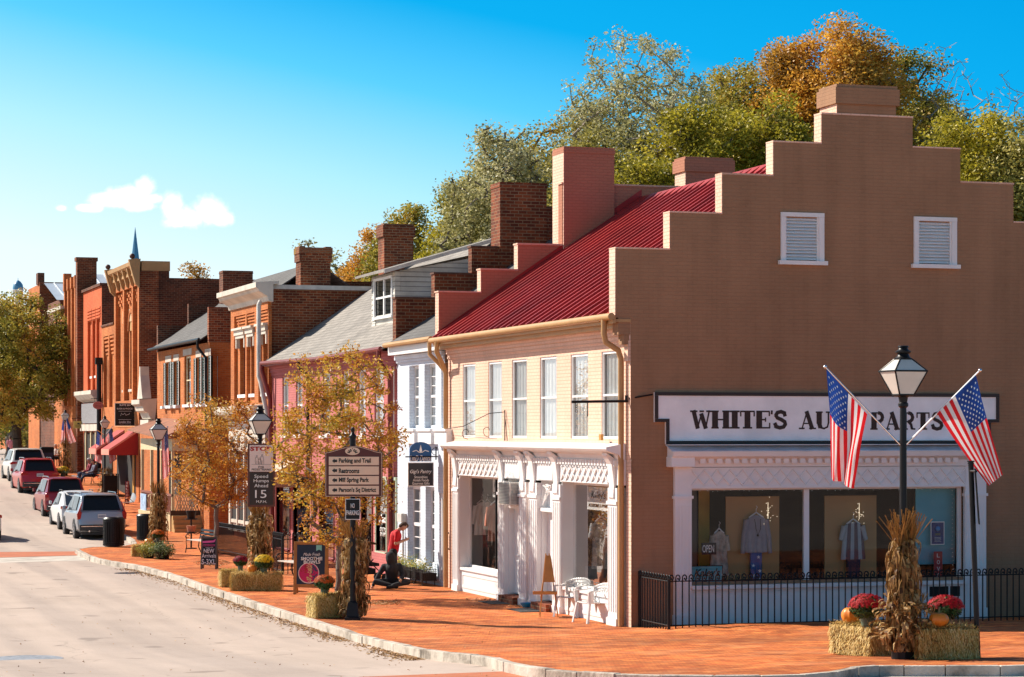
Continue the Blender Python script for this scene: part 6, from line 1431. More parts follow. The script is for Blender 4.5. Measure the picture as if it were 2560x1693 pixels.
def scrawl(mb, y, x0, x1, z, a, seed, R=None, n=26, r=.0035):      # writing too small in the photo to read
    q = random.Random(seed); P = [Vector((x0+(x1-x0)*i/n, y, z+a*(.5*math.sin(i*2.4+seed)+q.uniform(-.4, .4)))) for i in range(n+1)]
    mb.tube([R@p for p in P] if R else P, r, 4)
mb = MB(); scrawl(mb, -.02, -.18, .18, h*.755, .022, 1, R2, r=.006); scrawl(mb, -.02, -.19, .17, h*.715, .022, 2, R2, r=.006); mb.build('faded_line', m_pinkc, f2, local=True)
mb = MB(); scrawl(mb, -.02, -.1, .12, h*.66, .012, 3, R2, r=.004); mb.build('faded_line', m_text_w, f2, local=True)

# signs hung from the shop fronts
def hung(name, label, X0, X1, Y, z0, z1, mat, edge=None, th=.04, shape=None, bracket=True):
    T = thing(name, label, 'sign', ((X0+X1)/2, Y, z0))
    if edge: MB().box(X0-.02, X1+.02, Y-th/2, Y+th/2, z0-.02, z1+.02).build('edge', edge, T)
    mb = MB()
    if shape: mb.prism(shape, 'y', Y-th/2-.006, Y+th/2+.006)
    else: mb.box(X0, X1, Y-th/2-.006, Y+th/2+.006, z0, z1)
    b = mb.build('board', mat, T)
    if bracket: mb = MB(); mb.tube([(FX, Y, z1+.14), (X0-.1, Y, z1+.14)], .016, 6); mb.tube([(FX-.02, Y, z1-.1), (FX-.02, Y, z1+.4)], .016, 6); mb.tube([(X0+.1, Y, z1), (X0+.1, Y, z1+.14)], .008, 4); mb.tube([(X1-.1, Y, z1), (X1-.1, Y, z1+.14)], .008, 4); mb.build('bracket', m_black, T)
    return T, b
Yh = 61.5; X0, X1 = xg(1021, Yh), xg(1082, Yh); zz_ = lambda py, X=17.2, Y=Yh: zz(py, X, Y)
T, b = hung('hanging_sign', 'dark grey pantry sign hanging below the blue crest on the pale blue shop', X0, X1, Yh, zz_(1214), zz_(1158), M('slate_sign', (.03, .035, .045), .5, .1), m_text_w, bracket=False)
yc_ = Yh-.032; xm_ = (X0+X1)/2
text("Gigi's Pantry", m_text_w, b, (xm_, yc_, zz_(1180)), (X1-X0)*.88, .13, shear=.3, bold=.01); text('Smoothies', m_text_w, b, (xm_, yc_, zz_(1192.5)), .36, .07, bold=.01); text('Amish Foods', m_text_w, b, (xm_, yc_, zz_(1200.5)), .44, .07, bold=.01); text('Gourmet Gifts', m_text_w, b, (xm_, yc_, zz_(1208.5)), .48, .07, bold=.01)
X0, X1 = xg(1024, Yh), xg(1078, Yh); zt_ = zz_(1105); z0_ = zz_(1154); zm_ = zz_(1125); sh = [(X0, z0_), (X1, z0_), (X1, zm_)]+[((X0+X1)/2+.30*math.cos(t), zm_+(zt_-zm_)*math.sin(t)) for t in [k*PI/10 for k in range(11)]]+[(X0, zm_)]
T, b = hung('crest_sign', 'blue arched crest sign with white flourish hung above the dark pantry sign', X0, X1, Yh, z0_, zm_, M('royal_blue_sign', (.012, .09, .25), .5, .1), None, shape=sh, bracket=False)
text('LmD Dental', m_text_w, b, ((X0+X1)/2, Yh-.032, zz_(1146)), .6, .16, shear=.3); mb = MB(); xm_ = (X0+X1)/2; mb.prism([(xm_-.04, zz_(1127)), (xm_, zz_(1112)), (xm_+.04, zz_(1127)), (xm_, zz_(1133))], 'y', Yh-.034, Yh-.027); mb.tube([(xm_-.22, Yh-.03, zz_(1129)), (xm_-.12, Yh-.03, zz_(1126)), (xm_-.04, Yh-.03, zz_(1131)), (xm_+.04, Yh-.03, zz_(1131)), (xm_+.12, Yh-.03, zz_(1126)), (xm_+.22, Yh-.03, zz_(1129))], .012, 5); mb.build('flourish', m_text_w, b)
mb = MB(); zb_ = zz_(1142); mb.tube([(FX, Yh-.06, zb_), (xg(1012, Yh), Yh-.06, zb_)], .018, 6); mb.tube([(FX-.05, Yh-.06, zz_(1150)), (FX-.05, Yh-.06, zz_(1117))], .018, 6); mb.tube([(FX-.05-.12*math.sin(t), Yh-.06, zb_+.14-.1*math.cos(t)) for t in [k*PI/5 for k in range(9)]], .009, 5); mb.build('bracket', m_black, T)
Yh = 112.9; X0, X1 = xg(288, Yh), xg(336, Yh); zq = lambda py: zz(py, 17.1, Yh)
T, b = hung('office_sign', 'black office sign listing tenants of suite 201 over the red awnings', X0, X1, Yh, zq(1064), zq(1009), m_black, m_whiteold, bracket=False)
xm_ = (X0+X1)/2; text('SUITE 201', m_text_w, b, (xm_, Yh-.032, zq(1013)), .5, .08, bold=.02); text('ELISIA & WOOD', m_text_w, b, (xm_, Yh-.032, zq(1022)), .74, .07); mb = MB(); scrawl(mb, Yh-.032, xm_-.2, xm_+.22, zq(1037), .12, 5, n=9, r=.008); mb.build('signature', m_text_w, b); text('London Vine', m_text_w, b, (xm_, Yh-.032, zq(1055)), .56, .1, shear=.4); mb = MB(); scrawl(mb, Yh-.032, xm_-.28, xm_+.28, zq(1060), .02, 6); mb.build('small_line', m_text_w, b)
mb = MB(); mb.box(xm_-.3, xm_+.3, Yh-.035, Yh-.031, zq(1028.5), zq(1028)); mb.box(xm_-.3, xm_+.3, Yh-.035, Yh-.031, zq(1049.5), zq(1049)); mb.build('rule', m_text_w, b)
Yh = 123.5; X0, X1 = xg(232, Yh), xg(258, Yh); xm_ = (X0+X1)/2; zc = zz(1013.5, 17, Yh); m_rose = M('dusty_rose_sign', (.42, .16, .15), .5)
T, b = hung('oval_sign', 'dusty pink oval sign hanging by the red brick shop', X0, X1, Yh, zc-.2, zc+.2, m_rose, shape=[(xm_+(X1-X0)/2*math.cos(t), zc+.2*math.sin(t)) for t in [k*PI/10 for k in range(20)]])
mb = MB(); [scrawl(mb, Yh-.032, xm_-.15-.04*(i==1), xm_+.15+.04*(i==1), zc+.08-.08*i, .03, 7+i, r=.006) for i in range(3)]; mb.build('small_line', m_maroon, b)
Yh = 130.5; X0, X1 = xg(184, Yh), xg(208, Yh); z0_, z1_ = zz(1071, 17, Yh), zz(1053, 17, Yh)
T, b = hung('yellow_sign', 'square mustard yellow sign by the pilastered block', X0, X1, Yh, z0_, z1_, M('mustard_sign', (.52, .34, .08), .5))
xm_ = (X0+X1)/2; zc = (z0_+z1_)/2; mb = MB(); mb.box(xm_-.06, xm_+.06, Yh-.034, Yh-.027, zc+.02, zc+.1); [scrawl(mb, Yh-.032, xm_-.17, xm_+.17, zc-.03-.06*i, .015, 11+i, r=.006) for i in range(2)]; mb.build('small_line', m_text_k, b)
# black post with hooks between the oval sign and the lamp
# ------------------------------------------------------------------ iron fences
def picket_mesh(h, r=.014, curl=.045):
    mb = MB(); pts = [(0, 0, 0), (0, 0, h-curl*1.6)]
    for k in range(11): a = PI-k*1.35*PI/10; pts.append((curl*(1-abs(1))+curl+curl*math.cos(a), 0, h-curl*1.6+curl*1.25*math.sin(a)+.0))
    mb.tube(pts, r, 6); mb.ball((curl*1.05, 0, h-curl*2.0), r*1.6, 6, 4); return mb
def fence(label, runs, h, step, rails, px_lean=0, group=None, posts=True, zoff=0):
    t = thing('iron_fence', label, 'fence', runs[0][0], 0, group); base = None; O = Vector(runs[0][0])
    for a, b in runs:
        a, b = Vector(a), Vector(b); L_ = (b-a).length; n = int(L_/step); d = (b-a).normalized(); ang = math.atan2(d.y, d.x)
        for zr in rails: MB().tube([a-O+Vector((0, 0, zr)), b-O+Vector((0, 0, zr))], .014, 6).build('rail', m_black, t, local=True)
        for i in range(n+1):
            p = a+d*(i*L_/n)-O
            if base is None: base = picket_mesh(h).build('picket', m_black, t, local=True, smooth=True); o = base
            else: o = base.copy(); COL.objects.link(o); o.parent = t
            o.location = p; o.rotation_euler = (0, 0, ang)
        if posts:
            for p in (a, b): MB().tube([p-O, p-O+Vector((0, 0, h-.02))], .03, 8).build('post', m_black, t, local=True)
    return t
fy = 45.2; xA = 17.78
fence('black iron fence with curled pickets round the side shop window', [((xA, Y0-.05, .02), (xA, fy, .02)), ((xA+.01, fy, .02), (31.5, fy, .02))], 1.19, .143, (.16, 1.05))
fence('black iron railing beside the pavement cafe next to the pink shop', [(gp(537, 1381), gp(622, 1399))], 1.05, .14, (.12, .9), group='cafe railings')
fence('black iron railing in front of the dark doors of the pink shop', [(gp(683, 1431), gp(706, 1437)), (gp(708, 1436), gp(778, 1433))], 1.2, .15, (.12, 1.0), group='cafe railings')
# iron end scroll at the fence's far post
mb = MB(); mb.tube([(29.9, fy-.02, .0), (29.9, fy-.02, 1.2)], .03, 8); mb.tube([(29.9+.14*math.cos(a), fy-.02, 1.3+.14*math.sin(a)) for a in [k*PI/6 for k in range(13)]], .02, 6); mb.tube([(29.9+.07*math.cos(a), fy-.02, 1.3+.07*math.sin(a)) for a in [k*PI/4 for k in range(9)]], .015, 6)
tag(mb.build('fence_finial_post', m_black), 'iron gate post with a scrolled ring at the end of the fence', 'post')

# ------------------------------------------------------------------ benches, chairs, easel
m_slatw = M('pale_bench_slats', (.55, .50, .44), .6, .1, 5, .1, obj=True)
def bench(label, loc, rz, L=1.5, m=m_slatw):
    t = thing('bench', label, 'bench', loc, rz, 'iron benches')
    for s in (-1, 1):
        x = s*L/2; mb = MB(); mb.tube([(x, -.28, 0), (x, -.24, .2), (x, -.26, .42), (x, .1, .42), (x, .22, .44), (x, .32, .85)], .018, 6); mb.tube([(x, .22, .44), (x, .18, .2), (x, .27, 0)], .018, 6)
        mb.tube([(x, -.22, .42), (x, -.28, .55), (x, -.22, .64), (x, -.05, .66), (x, .1, .62), (x, .25, .66)], .015, 6); mb.tube([(x, -.2+.06*math.cos(a), .56+.06*math.sin(a)) for a in [k*PI/4 for k in range(8)]], .01, 5); mb.build('arm', m_black, t, local=True, smooth=True)
    mb = MB(); [mb.box(-L/2, L/2, -.24+.1*i, -.16+.1*i, .43, .455) for i in range(5)]; mb.build('seat', m, t, local=True)
    mb = MB(); [mb.ob(Matrix.Translation((0, .235+.028*i, .54+.11*i))@Matrix.Rotation(-.25, 4, 'X'), L, .02, .07) for i in range(3)]; mb.build('backrest', m_black, t, local=True)
    return t
bench('iron bench with a pale seat behind the small chalk board', gp(503, 1384), math.radians(-80))
bench('iron bench with a pale seat behind the fruit bowl board', gp(735, 1444), math.radians(-80), 1.3)
bench('dark bench holding two seated people near the red awnings', gt(232, 121), math.radians(-85), 1.6, m_black)
m_plas = M('white_plastic', (.66, .64, .62), .35, .04, 3, obj=True)
def monobloc(label, loc, rz):
    t = thing('plastic_chair', label, 'chair', loc, rz, 'white plastic chairs'); t.scale = (1.12, 1.12, 1.06)
    mb = MB(); n = 8; W = .24
    for i in range(n):
        for j in range(n):
            def S(u, v): x = -W+2*W*u; y = -.24+.46*v; return (x*(1-.08*v), y, .43-.02*math.sin(PI*u)-.035*v+(.0 if v > .1 else -.02*(1-v*10)))
            mb.poly([S(i/n, j/n), S((i+1)/n, j/n), S((i+1)/n, (j+1)/n), S(i/n, (j+1)/n)])
    o = mb.build('seat', m_plas, t, local=True, smooth=True); s = o.modifiers.new('t', 'SOLIDIFY'); s.thickness = .018
    mb = MB(); nb = 20
    def B(u, v):     # curved shell back: u round, v up
        a = -1.25+2.5*u; r_ = .27+.03*v; top = .36-.10*abs(math.sin(a))**3
        return (r_*math.sin(a), .10+(.13+.12*v)*math.cos(a)*.9+.02, .43+v*top)
    for i in range(nb):
        slot = (i % 2 == 1) and 4 < i < 15
        for j in range(6):
            if slot and 1 <= j <= 3: continue
            mb.poly([B(i/nb, j/6), B((i+1)/nb, j/6), B((i+1)/nb, (j+1)/6), B(i/nb, (j+1)/6)])
    o = mb.build('backrest', m_plas, t, local=True, smooth=True); s = o.modifiers.new('t', 'SOLIDIFY'); s.thickness = .014
    for sx in (-1, 1):
        mb = MB()
        P = [(sx*.27, .12, .68), (sx*.29, .0, .655), (sx*.295, -.16, .645), (sx*.29, -.25, .63)]
        for a, b in zip(P, P[1:]): mb.add([(a[0]-sx*.0, a[1], a[2]), (a[0]-sx*.055, a[1], a[2]+.004), (b[0]-sx*.055, b[1], b[2]+.004), (b[0], b[1], b[2])], [(0, 1, 2, 3)])
        mb.add([(sx*.29, -.25, .63), (sx*.235, -.25, .634), (sx*.22, -.235, .42), (sx*.265, -.225, .42)], [(0, 1, 2, 3)]); mb.add([(sx*.29, -.25, .63), (sx*.29, -.17, .645), (sx*.265, -.16, .42), (sx*.265, -.225, .42)], [(0, 1, 2, 3)])
        o = mb.build('armrest', m_plas, t, local=True); s = o.modifiers.new('t', 'SOLIDIFY'); s.thickness = .016
        for (x, y, x2, y2) in ((.25, -.23, .285, -.30), (.21, .2, .26, .29)):
            mb = MB(); a, b, w_ = Vector((sx*x, y, .43)), Vector((sx*x2, y2, 0)), .045
            mb.add([a+Vector((-sx*w_*1.3, 0, 0)), a, a+Vector((0, w_*(1 if y < 0 else -1), 0)), b+Vector((-sx*w_, 0, 0)), b, b+Vector((0, w_*(1 if y < 0 else -1), 0))], [(0, 1, 4, 3), (1, 2, 5, 4)])
            o = mb.build('leg', m_plas, t, local=True); s = o.modifiers.new('t', 'SOLIDIFY'); s.thickness = .012
    return t
monobloc('white plastic armchair next to the wooden easel', gp(1432, 1541), math.radians(-50))
monobloc('white plastic armchair nearest the brown gable corner', gp(1482, 1556), math.radians(-78))
# easel
ge = gp(1372, 1540); te = ge.x*SN+ge.y*CS; ke = te/FP; T = thing('easel', 'wooden double sided easel with a paint tray beside the white chairs', 'easel', ge, RZC)
he = (1542-1386)*ke; m_eas = M('honey_wood', (.50, .22, .05), .4, .15, 4, obj=True)
for s, x in ((-1, -1), (1, 1)):
    for y in (-.30, .25): MB().tube([(x*.20+.0, y, 0), (x*.035-.03, y*.12, he)], .014, 6).build('leg', m_eas, T, local=True)
mb = MB(); mb.add([(-.13, -.2, .55*he), (.13, -.2, .55*he), (.04, -.05, he*.97), (-.06, -.05, he*.97)], [(0, 1, 2, 3)]); mb.add([(-.19, -.28, .42), (-.19, .22, .42), (-.05, .04, he*.98), (-.05, -.05, he*.98)], [(0, 1, 2, 3)]); o = mb.build('panel', m_eas, T, local=True); o.modifiers.new('t', 'SOLIDIFY').thickness = .012
mb = MB(); mb.box(-.36, .18, -.34, -.32, .50, .56); mb.box(-.36, .18, -.14, -.12, .50, .56); mb.box(-.36, -.34, -.319, -.141, .50, .56); mb.box(-.10, -.08, -.319, -.141, .50, .56); mb.box(.16, .18, -.319, -.141, .50, .56); mb.box(-.34, .16, -.319, -.141, .495, .505); mb.build('tray', m_eas, T, local=True)
mb = MB(); mb.box(-.32, -.12, -.31, -.15, .506, .54); mb.build('cup', M('red_cup', (.6, .03, .02), .5), T, local=True)
g = gp(1317, 1520); mb = MB(); mb.lathe([(.10, 0), (.15, .07), (.16, .10), (.14, .10), (.11, .04), (.01, .03)], (0, 0, 0), 20); T = thing('water_bowl', 'blue pet water bowl on the mat between the shop doors', 'bowl', g+Vector((0, 0, .02))); mb.build('bowl', M('bright_blue_plastic', (.01, .22, .42), .3), T, local=True, smooth=True)
for px, py, l in ((1252, 1507, 'dark doormat before the door under the air conditioner'), (1325, 1526, 'dark doormat under the blue bowl')):
    g = gp(px, py); mb = MB(); mb.box(-.40, .35, -.55, .55, .004, .016); o = mb.build('doormat', M('dark_mat', (.05, .05, .05), .9, .4, 15), None, loc=g, rz=0); tag(o, l, 'doormat', 'doormats')

# ------------------------------------------------------------------ litter bins, boxes, planters on the wall
def bin_(label, loc, h=1.05, r=.37):
    t = thing('litter_bin', label, 'litter bin', loc, .2, 'black litter bins'); mb = MB(); mb.lathe([(r*.9, .03), (r*.92, h*.9), (.02, h*.9)], (0, 0, 0), 24); mb.build('liner', m_black, t, local=True, smooth=True)
    n = 26; s0 = MB().box(r*.96, r, -.025, .025, .05, h*.92).build('slat', m_black, t, local=True)
    for k in range(1, n): c = s0.copy(); COL.objects.link(c); c.parent = t; c.rotation_euler = (0, 0, 2*PI*k/n)
    for z in (.05, h*.12, h*.84): mb = MB(); mb.lathe([(r*.97, z), (r*1.03, z), (r*1.03, z+.04), (r*.97, z+.04)], (0, 0, 0), 28); mb.build('band', m_black, t, local=True)
    mb = MB(); mb.lathe([(r*1.05, h*.9), (r*1.05, h*.94), (r*.9, h), (r*.5, h+.0), (r*.45, h-.03), (.02, h-.03)], (0, 0, 0), 28); mb.build('lid', m_black, t, local=True, smooth=True); return t
bin_('black slatted litter bin on the kerb behind the parked grey car', gp(284, 1367))
bin_('black litter bin partly hidden by the porch lamp corn bundle', gp(366, 1352), 1.0, .36)
g = gt(117, 128); mb = MB(); mb.box(-.35, .35, -.3, .3, 0, 1.35); mb.prism([(-.37, 1.35), (.37, 1.35), (.32, 1.5), (-.32, 1.5)], 'y', -.32, .32); T = thing('utility_cabinet', 'tall black cabinet on the pavement beyond the red car', 'cabinet', g); mb.build('body', m_black, T, local=True, bev=.02)
mb = MB(); mb.box(-.28, .28, -.31, -.302, .9, 1.2); mb.build('flap', M('dark_blue_plastic', (.02, .03, .06), .4), T, local=True)
mb = MB(); mb.box(FX-.16, FX-.002, yf(1017), yf(1006), zf(1010, 1305), zf(1010, 1283)); T = thing('electric_meter', 'grey electric meter box at the edge of the pale blue shop', 'meter box', (FX, yf(1012), zf(1010, 1305))); mb.build('box', M('grey_box', (.55, .54, .50), .5), T, bev=.01); mb = MB(); mb.tube([(FX-.05, yf(1012), zf(1010, 1305)), (FX-.05, yf(1012), .05)], .03, 8); mb.build('conduit', m_whiteold, T)
m_wick = M('black_wicker', (.025, .02, .018), .6, .4, 20, .6, obj=True)
fl_y = [(.75, .50, .03), (.6, .45, .06), (.35, .36, .05)]
for k, (a, b) in enumerate(((1084, 1056), (1053, 1030), (1027, 1004))):
    ya, yb = yf(a, 17.4), yf(b, 17.4); T = thing('planter_box', ['wire planter of yellow flowers nearest the pale blue shop door', 'middle wire planter of yellow flowers below the pale blue shop windows', 'wire planter of yellow flowers at the pink end of the pale blue shop'][k], 'planter', (17.3, (ya+yb)/2, .14), 0, 'planters under the shop windows'); T.location.z = .14
    L_ = yb-ya-.06; mb = MB(); mb.box(-.2, .2, -L_/2, L_/2, 0, .02); mb.box(-.19, .19, -L_/2+.01, L_/2-.01, .02, .2)
    for i in range(7): z = .02+.045*i; mb.box(-.215, -.2, -L_/2, L_/2, z, z+.012); mb.box(-.2, .2, -L_/2-.012, -L_/2, z, z+.012)
    for i in range(14): y = -L_/2+L_*i/14; mb.box(-.225, -.215, y, y+.014, 0, .31)
    for i in range(7): x = -.2+.4*i/7; mb.box(x, x+.014, -L_/2-.024, -L_/2-.012, 0, .31)
    for x in (-.18, .16):
        for y in (-L_/2+.1, L_/2-.1): mb.box(x, x+.02, y, y+.02, -.14, 0)
    mb.build('basket', m_wick, T, local=True)
    q = random.Random(50+k); mb = MB(); 
    for i in range(420):
        c = q.choice((-.5, -.15, .25, .5))*L_*.8; x, y = q.gauss(0, .07), c+q.gauss(0, .09); z = .25+abs(q.gauss(0, .14)); s = .025; a_ = Vector((q.gauss(0, 1), q.gauss(0, 1), q.gauss(0, 1.2))).normalized()*s; b_ = a_.orthogonal().normalized()*s*.5; p = Vector((x, y, z)); mb.poly([p-a_, p-b_, p+a_, p+b_])
    mb.build('blossoms', leafmat('planter_bloom', fl_y+[(.08, .16, .03), (.05, .1, .02)], .5, .2, .4, 6), T, local=True)
# ornaments on the iron railing and urn by the steps
g = gp(478, 1372); T = thing('urn_stand', 'tiered black plant stand with clay and dark pots by the porch steps', 'plant stand', g)
mb = MB(); mb.lathe([(.2, 0), (.2, .03), (.03, .04), (.03, 1.0), (.22, 1.02), (.22, 1.05)], (0, 0, 0), 12); mb.lathe([(.2, .55), (.2, .58)], (0, 0, 0), 12); mb.build('stand', m_black, T, local=True); mb = MB(); mb.lathe([(.13, 1.05), (.18, 1.3), (.2, 1.3), (.2, 1.33), (.15, 1.33)], (0, 0, 0), 14); mb.build('dark_pot', m_black, T, local=True); mb = MB(); mb.lathe([(.12, .58), (.17, .78), (.18, .8), (.14, .8)], (0, 0, 0), 14); mb.build('clay_pot', M('clay_pot', (.45, .2, .12), .7), T, local=True)
T = thing('metal_garden_chair', 'shell backed metal garden chair outside the red awninged shop', 'chair', gt(318, 107.5), math.radians(-75))
mb = MB(); n = 10
for i in range(n):
    for j in range(5):
        f = lambda u, v: ((u-.5)*.5*(1+.15*math.sin(PI*v)), .22+.12*v-.06*math.sin(PI*u), .45+v*.42*(1-.35*(2*u-1)**2)); mb.poly([f(i/n, j/5), f((i+1)/n, j/5), f((i+1)/n, (j+1)/5), f(i/n, (j+1)/5)])
mb.build('backrest', M('silver_metal', (.45, .47, .48), .4, .1, 5, metal=.5), T, local=True, smooth=True)
mb = MB(); mb.lathe([(.02, .42), (.25, .43), (.26, .45), (.02, .44)], (0, 0, 0), 14); mb.build('seat', M('silver_seat', (.45, .47, .48), .4, metal=.5), T, local=True)
mb = MB()
for s in (-1, 1): mb.tube([(s*.24, .2, .45), (s*.27, 0, .62), (s*.27, -.22, .6), (s*.25, -.28, .0), (s*.25, .3, .0)], .012, 6)
mb.build('frame', m_black, T, local=True)
g = gt(318, 111); mb = MB(); mb.box(-.09, .09, -.02, .02, 0, 1.05); T = thing('welcome_board', 'tall narrow maroon board of upright letters by the ochre door', 'sign', g, RZC); mb.build('board', m_maroon, T, local=True)
for i, c in enumerate('WELCOME'): text(c, m_text_w, T, (0, -.023, .97-.14*i), .10, .10, local=True, bold=.02)
mb = MB(); 
for i in range(60): p = Vector((rnd.gauss(0, .12), -.06+rnd.gauss(0, .05), .25+rnd.gauss(0, .06))); a_ = Vector((rnd.gauss(0, 1), rnd.gauss(0, 1), rnd.gauss(0, 1))).normalized()*.03; b_ = a_.orthogonal().normalized()*.02; mb.poly([p-a_, p-b_, p+a_, p+b_])
mb.build('flower_spray', leafmat('orange_spray', [(.6, .15, .03), (.7, .3, .1), (.5, .1, .1)]), T, local=True)
mb = MB(); mb.box(-.35, .35, -.35, .35, 1.0, 1.03)
for s in (-1, 1):
    for r_ in (-1, 1): mb.box(s*.33-.02, s*.33+.02, r_*.33-.02, r_*.33+.02, 0, 1.0)
mb.box(-.3, .3, -.3, .3, .1, .95); T = thing('outdoor_cabinet', 'low dark cabinet with a flat top under the red awnings', 'cabinet', gt(276, 115)); mb.build('body', m_black, T, local=True)

# ------------------------------------------------------------------ people
def skinmesh(caps, vox, name, mat, par, smooth_it=3):
    """one continuous surface grown round a set of tapered limbs"""
    import bmesh
    bm = bmesh.new()
    for a, b, ra, rb in caps:
        a, b = Vector(a), Vector(b); d = b-a; L_ = max(d.length, 1e-4); q = d.to_track_quat('Z', 'Y') if d.length > 1e-4 else Vector((0, 0, 1)).to_track_quat('Z', 'Y'); M4 = Matrix.Translation(a)@q.to_matrix().to_4x4(); n = 12; rings = []
        prof = [(ra*math.cos(t), -ra*math.sin(t)) for t in (1.5, 1.0, .5)]+[(ra, 0), (rb, L_)]+[(rb*math.cos(t), L_+rb*math.sin(t)) for t in (.5, 1.0, 1.5)]
        for r_, z in prof: rings.append([bm.verts.new(M4@Vector((r_*math.cos(2*PI*j/n), r_*math.sin(2*PI*j/n), z))) for j in range(n)])
        for r0, r1 in zip(rings, rings[1:]):
            for j in range(n): bm.faces.new((r0[j], r0[(j+1) % n], r1[(j+1) % n], r1[j]))
        bm.faces.new(rings[0][::-1]); bm.faces.new(rings[-1])
    me = bpy.data.meshes.new(name); bm.to_mesh(me); bm.free()
    o = bpy.data.objects.new(name, me); COL.objects.link(o)
    r = o.modifiers.new('r', 'REMESH'); r.mode = 'VOXEL'; r.voxel_size = vox; r.use_smooth_shade = True
    s = o.modifiers.new('s', 'SMOOTH'); s.iterations = smooth_it; s.factor = .5
    bpy.context.view_layer.update(); dg = bpy.context.evaluated_depsgraph_get(); m2 = bpy.data.meshes.new_from_object(o.evaluated_get(dg)); o.modifiers.clear(); o.data = m2; m2.name = name
    m2.materials.clear(); m2.materials.append(mat); o.parent = par; return o
m_skin = M('skin', (.50, .26, .16), .5, .06, 8, obj=True); m_hairb = M('brown_hair', (.06, .03, .015), .7, .3, 20, .4, obj=True); m_hairg = M('white_hair', (.6, .58, .55), .7, .1, 20, obj=True)
m_redshirt = M('red_t_shirt', (.50, .006, .012), .8, .12, 6, .2, obj=True); m_blk = M('black_cloth', (.010, .010, .012), .85, .2, 6, .2, obj=True); m_hood = M('dark_grey_hoodie', (.022, .024, .028), .85, .25, 8, .3, obj=True)
def person(label, loc, rz, J, shirt, trousers, hair, vox=.014, sleeves='short', s=1, hairlong=False, hood=False, hat=None):
    """J: joint positions (x to the person's right, -y forward, z up)"""
    t = thing('person', label, 'person', loc, rz); t.scale = (s, s, s); V_ = {k: Vector(v) for k, v in J.items()}
    hd = V_['head']; nk = V_['neck']; ch = V_['chest']; pv = V_['pelvis']; f = V_['face'].normalized(); upv = (hd-nk).normalized(); side = f.cross(upv).normalized()
    caps = [(pv, pv+(ch-pv)*.5, .13, .12), (pv+(ch-pv)*.5, ch, .12, .14), (ch, nk, .11, .055), (nk, hd, .055, .06), (hd-upv*.03+f*.01, hd+upv*.05, .078, .088), (hd+f*.055-upv*.06, hd+f*.03-upv*.02, .036, .05), (hd+f*.10-upv*.005, hd+f*.075+upv*.03, .013, .012)]
    for sd in (1, -1): caps.append((hd+side*sd*.083-upv*.02, hd+side*sd*.083+upv*.02, .016, .02))
    hands = []
    for sd in ('R', 'L'):
        sh, el_, wr, hp, kn, an = (V_[k+sd] for k in ('sh', 'el', 'wr', 'hip', 'kn', 'an'))
        caps += [(ch+(sh-ch)*.3, sh, .08, .058), (sh, el_, .052, .04), (el_, wr, .04, .026), (pv, hp, .12, .09), (hp, kn, .085, .055), (kn, an, .055, .036)]
        tf = V_.get('toe'+sd, an+Vector((0, -.17, -.06))); caps.append((an-Vector((0, 0, .03)), tf, .035, .028))
        fd = (wr-el_).normalized(); pal = fd.orthogonal().normalized() if 'palm' not in V_ else V_['palm']; lat = fd.cross(pal).normalized(); c = wr+fd*.05
        caps.append((wr, c, .026, .032)); caps.append((c-lat*.02, c+lat*.02, .02, .02))
        for k, (o_, l_) in enumerate(((-.027, .065), (-.009, .08), (.009, .075), (.027, .058))):
            p0 = c+fd*.02+lat*o_; p1 = p0+fd*l_*.5; p2 = p1+(fd*.7-pal*.7).normalized()*l_*.5; hands += [(p0, p1, .009, .0085), (p1, p2, .0085, .007)]
        p0 = c-fd*.02-lat*.028; hands += [(p0, p0+(fd*.6-lat*.7).normalized()*.045, .011, .009)]
    body = skinmesh(caps+hands, min(vox, .010), 'body', m_skin, t, 2)
    sc_ = [(pv+(ch-pv)*.02, pv+(ch-pv)*.5, .15, .145), (pv+(ch-pv)*.5, ch, .145, .16), (ch, ch+(nk-ch)*.75, .135, .075)]
    for sd in ('R', 'L'):
        sh, el_, wr = V_['sh'+sd], V_['el'+sd], V_['wr'+sd]; sc_ += [(ch+(sh-ch)*.3, sh, .10, .075)]
        sc_ += [(sh, sh+(el_-sh)*(.7 if sleeves == 'short' else 1), .072, .062 if sleeves == 'short' else .055)]
        if sleeves == 'long': sc_ += [(el_, wr, .055, .04)]
    if hood: sc_ += [(nk-upv*.02, hd-upv*.02, .10, .12), (hd-f*.02, hd+upv*.05-f*.02, .125, .115)]
    skinmesh(sc_, vox, 'hoodie' if hood else 'shirt', shirt, t, 4)
    tr = []
    for sd in ('R', 'L'):
        hp, kn, an = (V_[k+sd] for k in ('hip', 'kn', 'an')); tr += [(pv, hp, .14, .105), (hp, kn, .10, .07), (kn, an, .07, .052)]
    skinmesh(tr, vox, 'trousers', trousers, t, 4)
    sh_ = []
    for sd in ('R', 'L'): an = V_['an'+sd]; tf = V_.get('toe'+sd, an+Vector((0, -.17, -.06))); sh_ += [(an-Vector((0, 0, .03)), tf, .045, .038)]
    skinmesh(sh_, vox, 'shoes', m_blk, t, 2)
    if not hood:
        hc = [(hd+upv*.06-f*.015, hd+upv*.07-f*.02, .092, .085), (hd-f*.045-upv*.02, hd-f*.04+upv*.04, .07, .085), (hd+upv*.09+f*.03, hd+upv*.085-f*.03, .06, .07)]
        if hairlong: hc += [(hd-f*.05, nk-f*.05, .07, .05)]
        skinmesh(hc, .009, 'hair', hair, t, 2)
    mb = MB()
    for sd in (1, -1): mb.ball(hd+f*.083+side*sd*.032+upv*.018, .009, 8, 5)
    mb.build('eyes', m_blk, t, local=True)
    mb = MB(); mb.tube([hd+f*.088-upv*.045+side*.022, hd+f*.094-upv*.045, hd+f*.088-upv*.045-side*.022], .004, 5); mb.build('mouth', M('lips', (.35, .1, .08), .5), t, local=True)
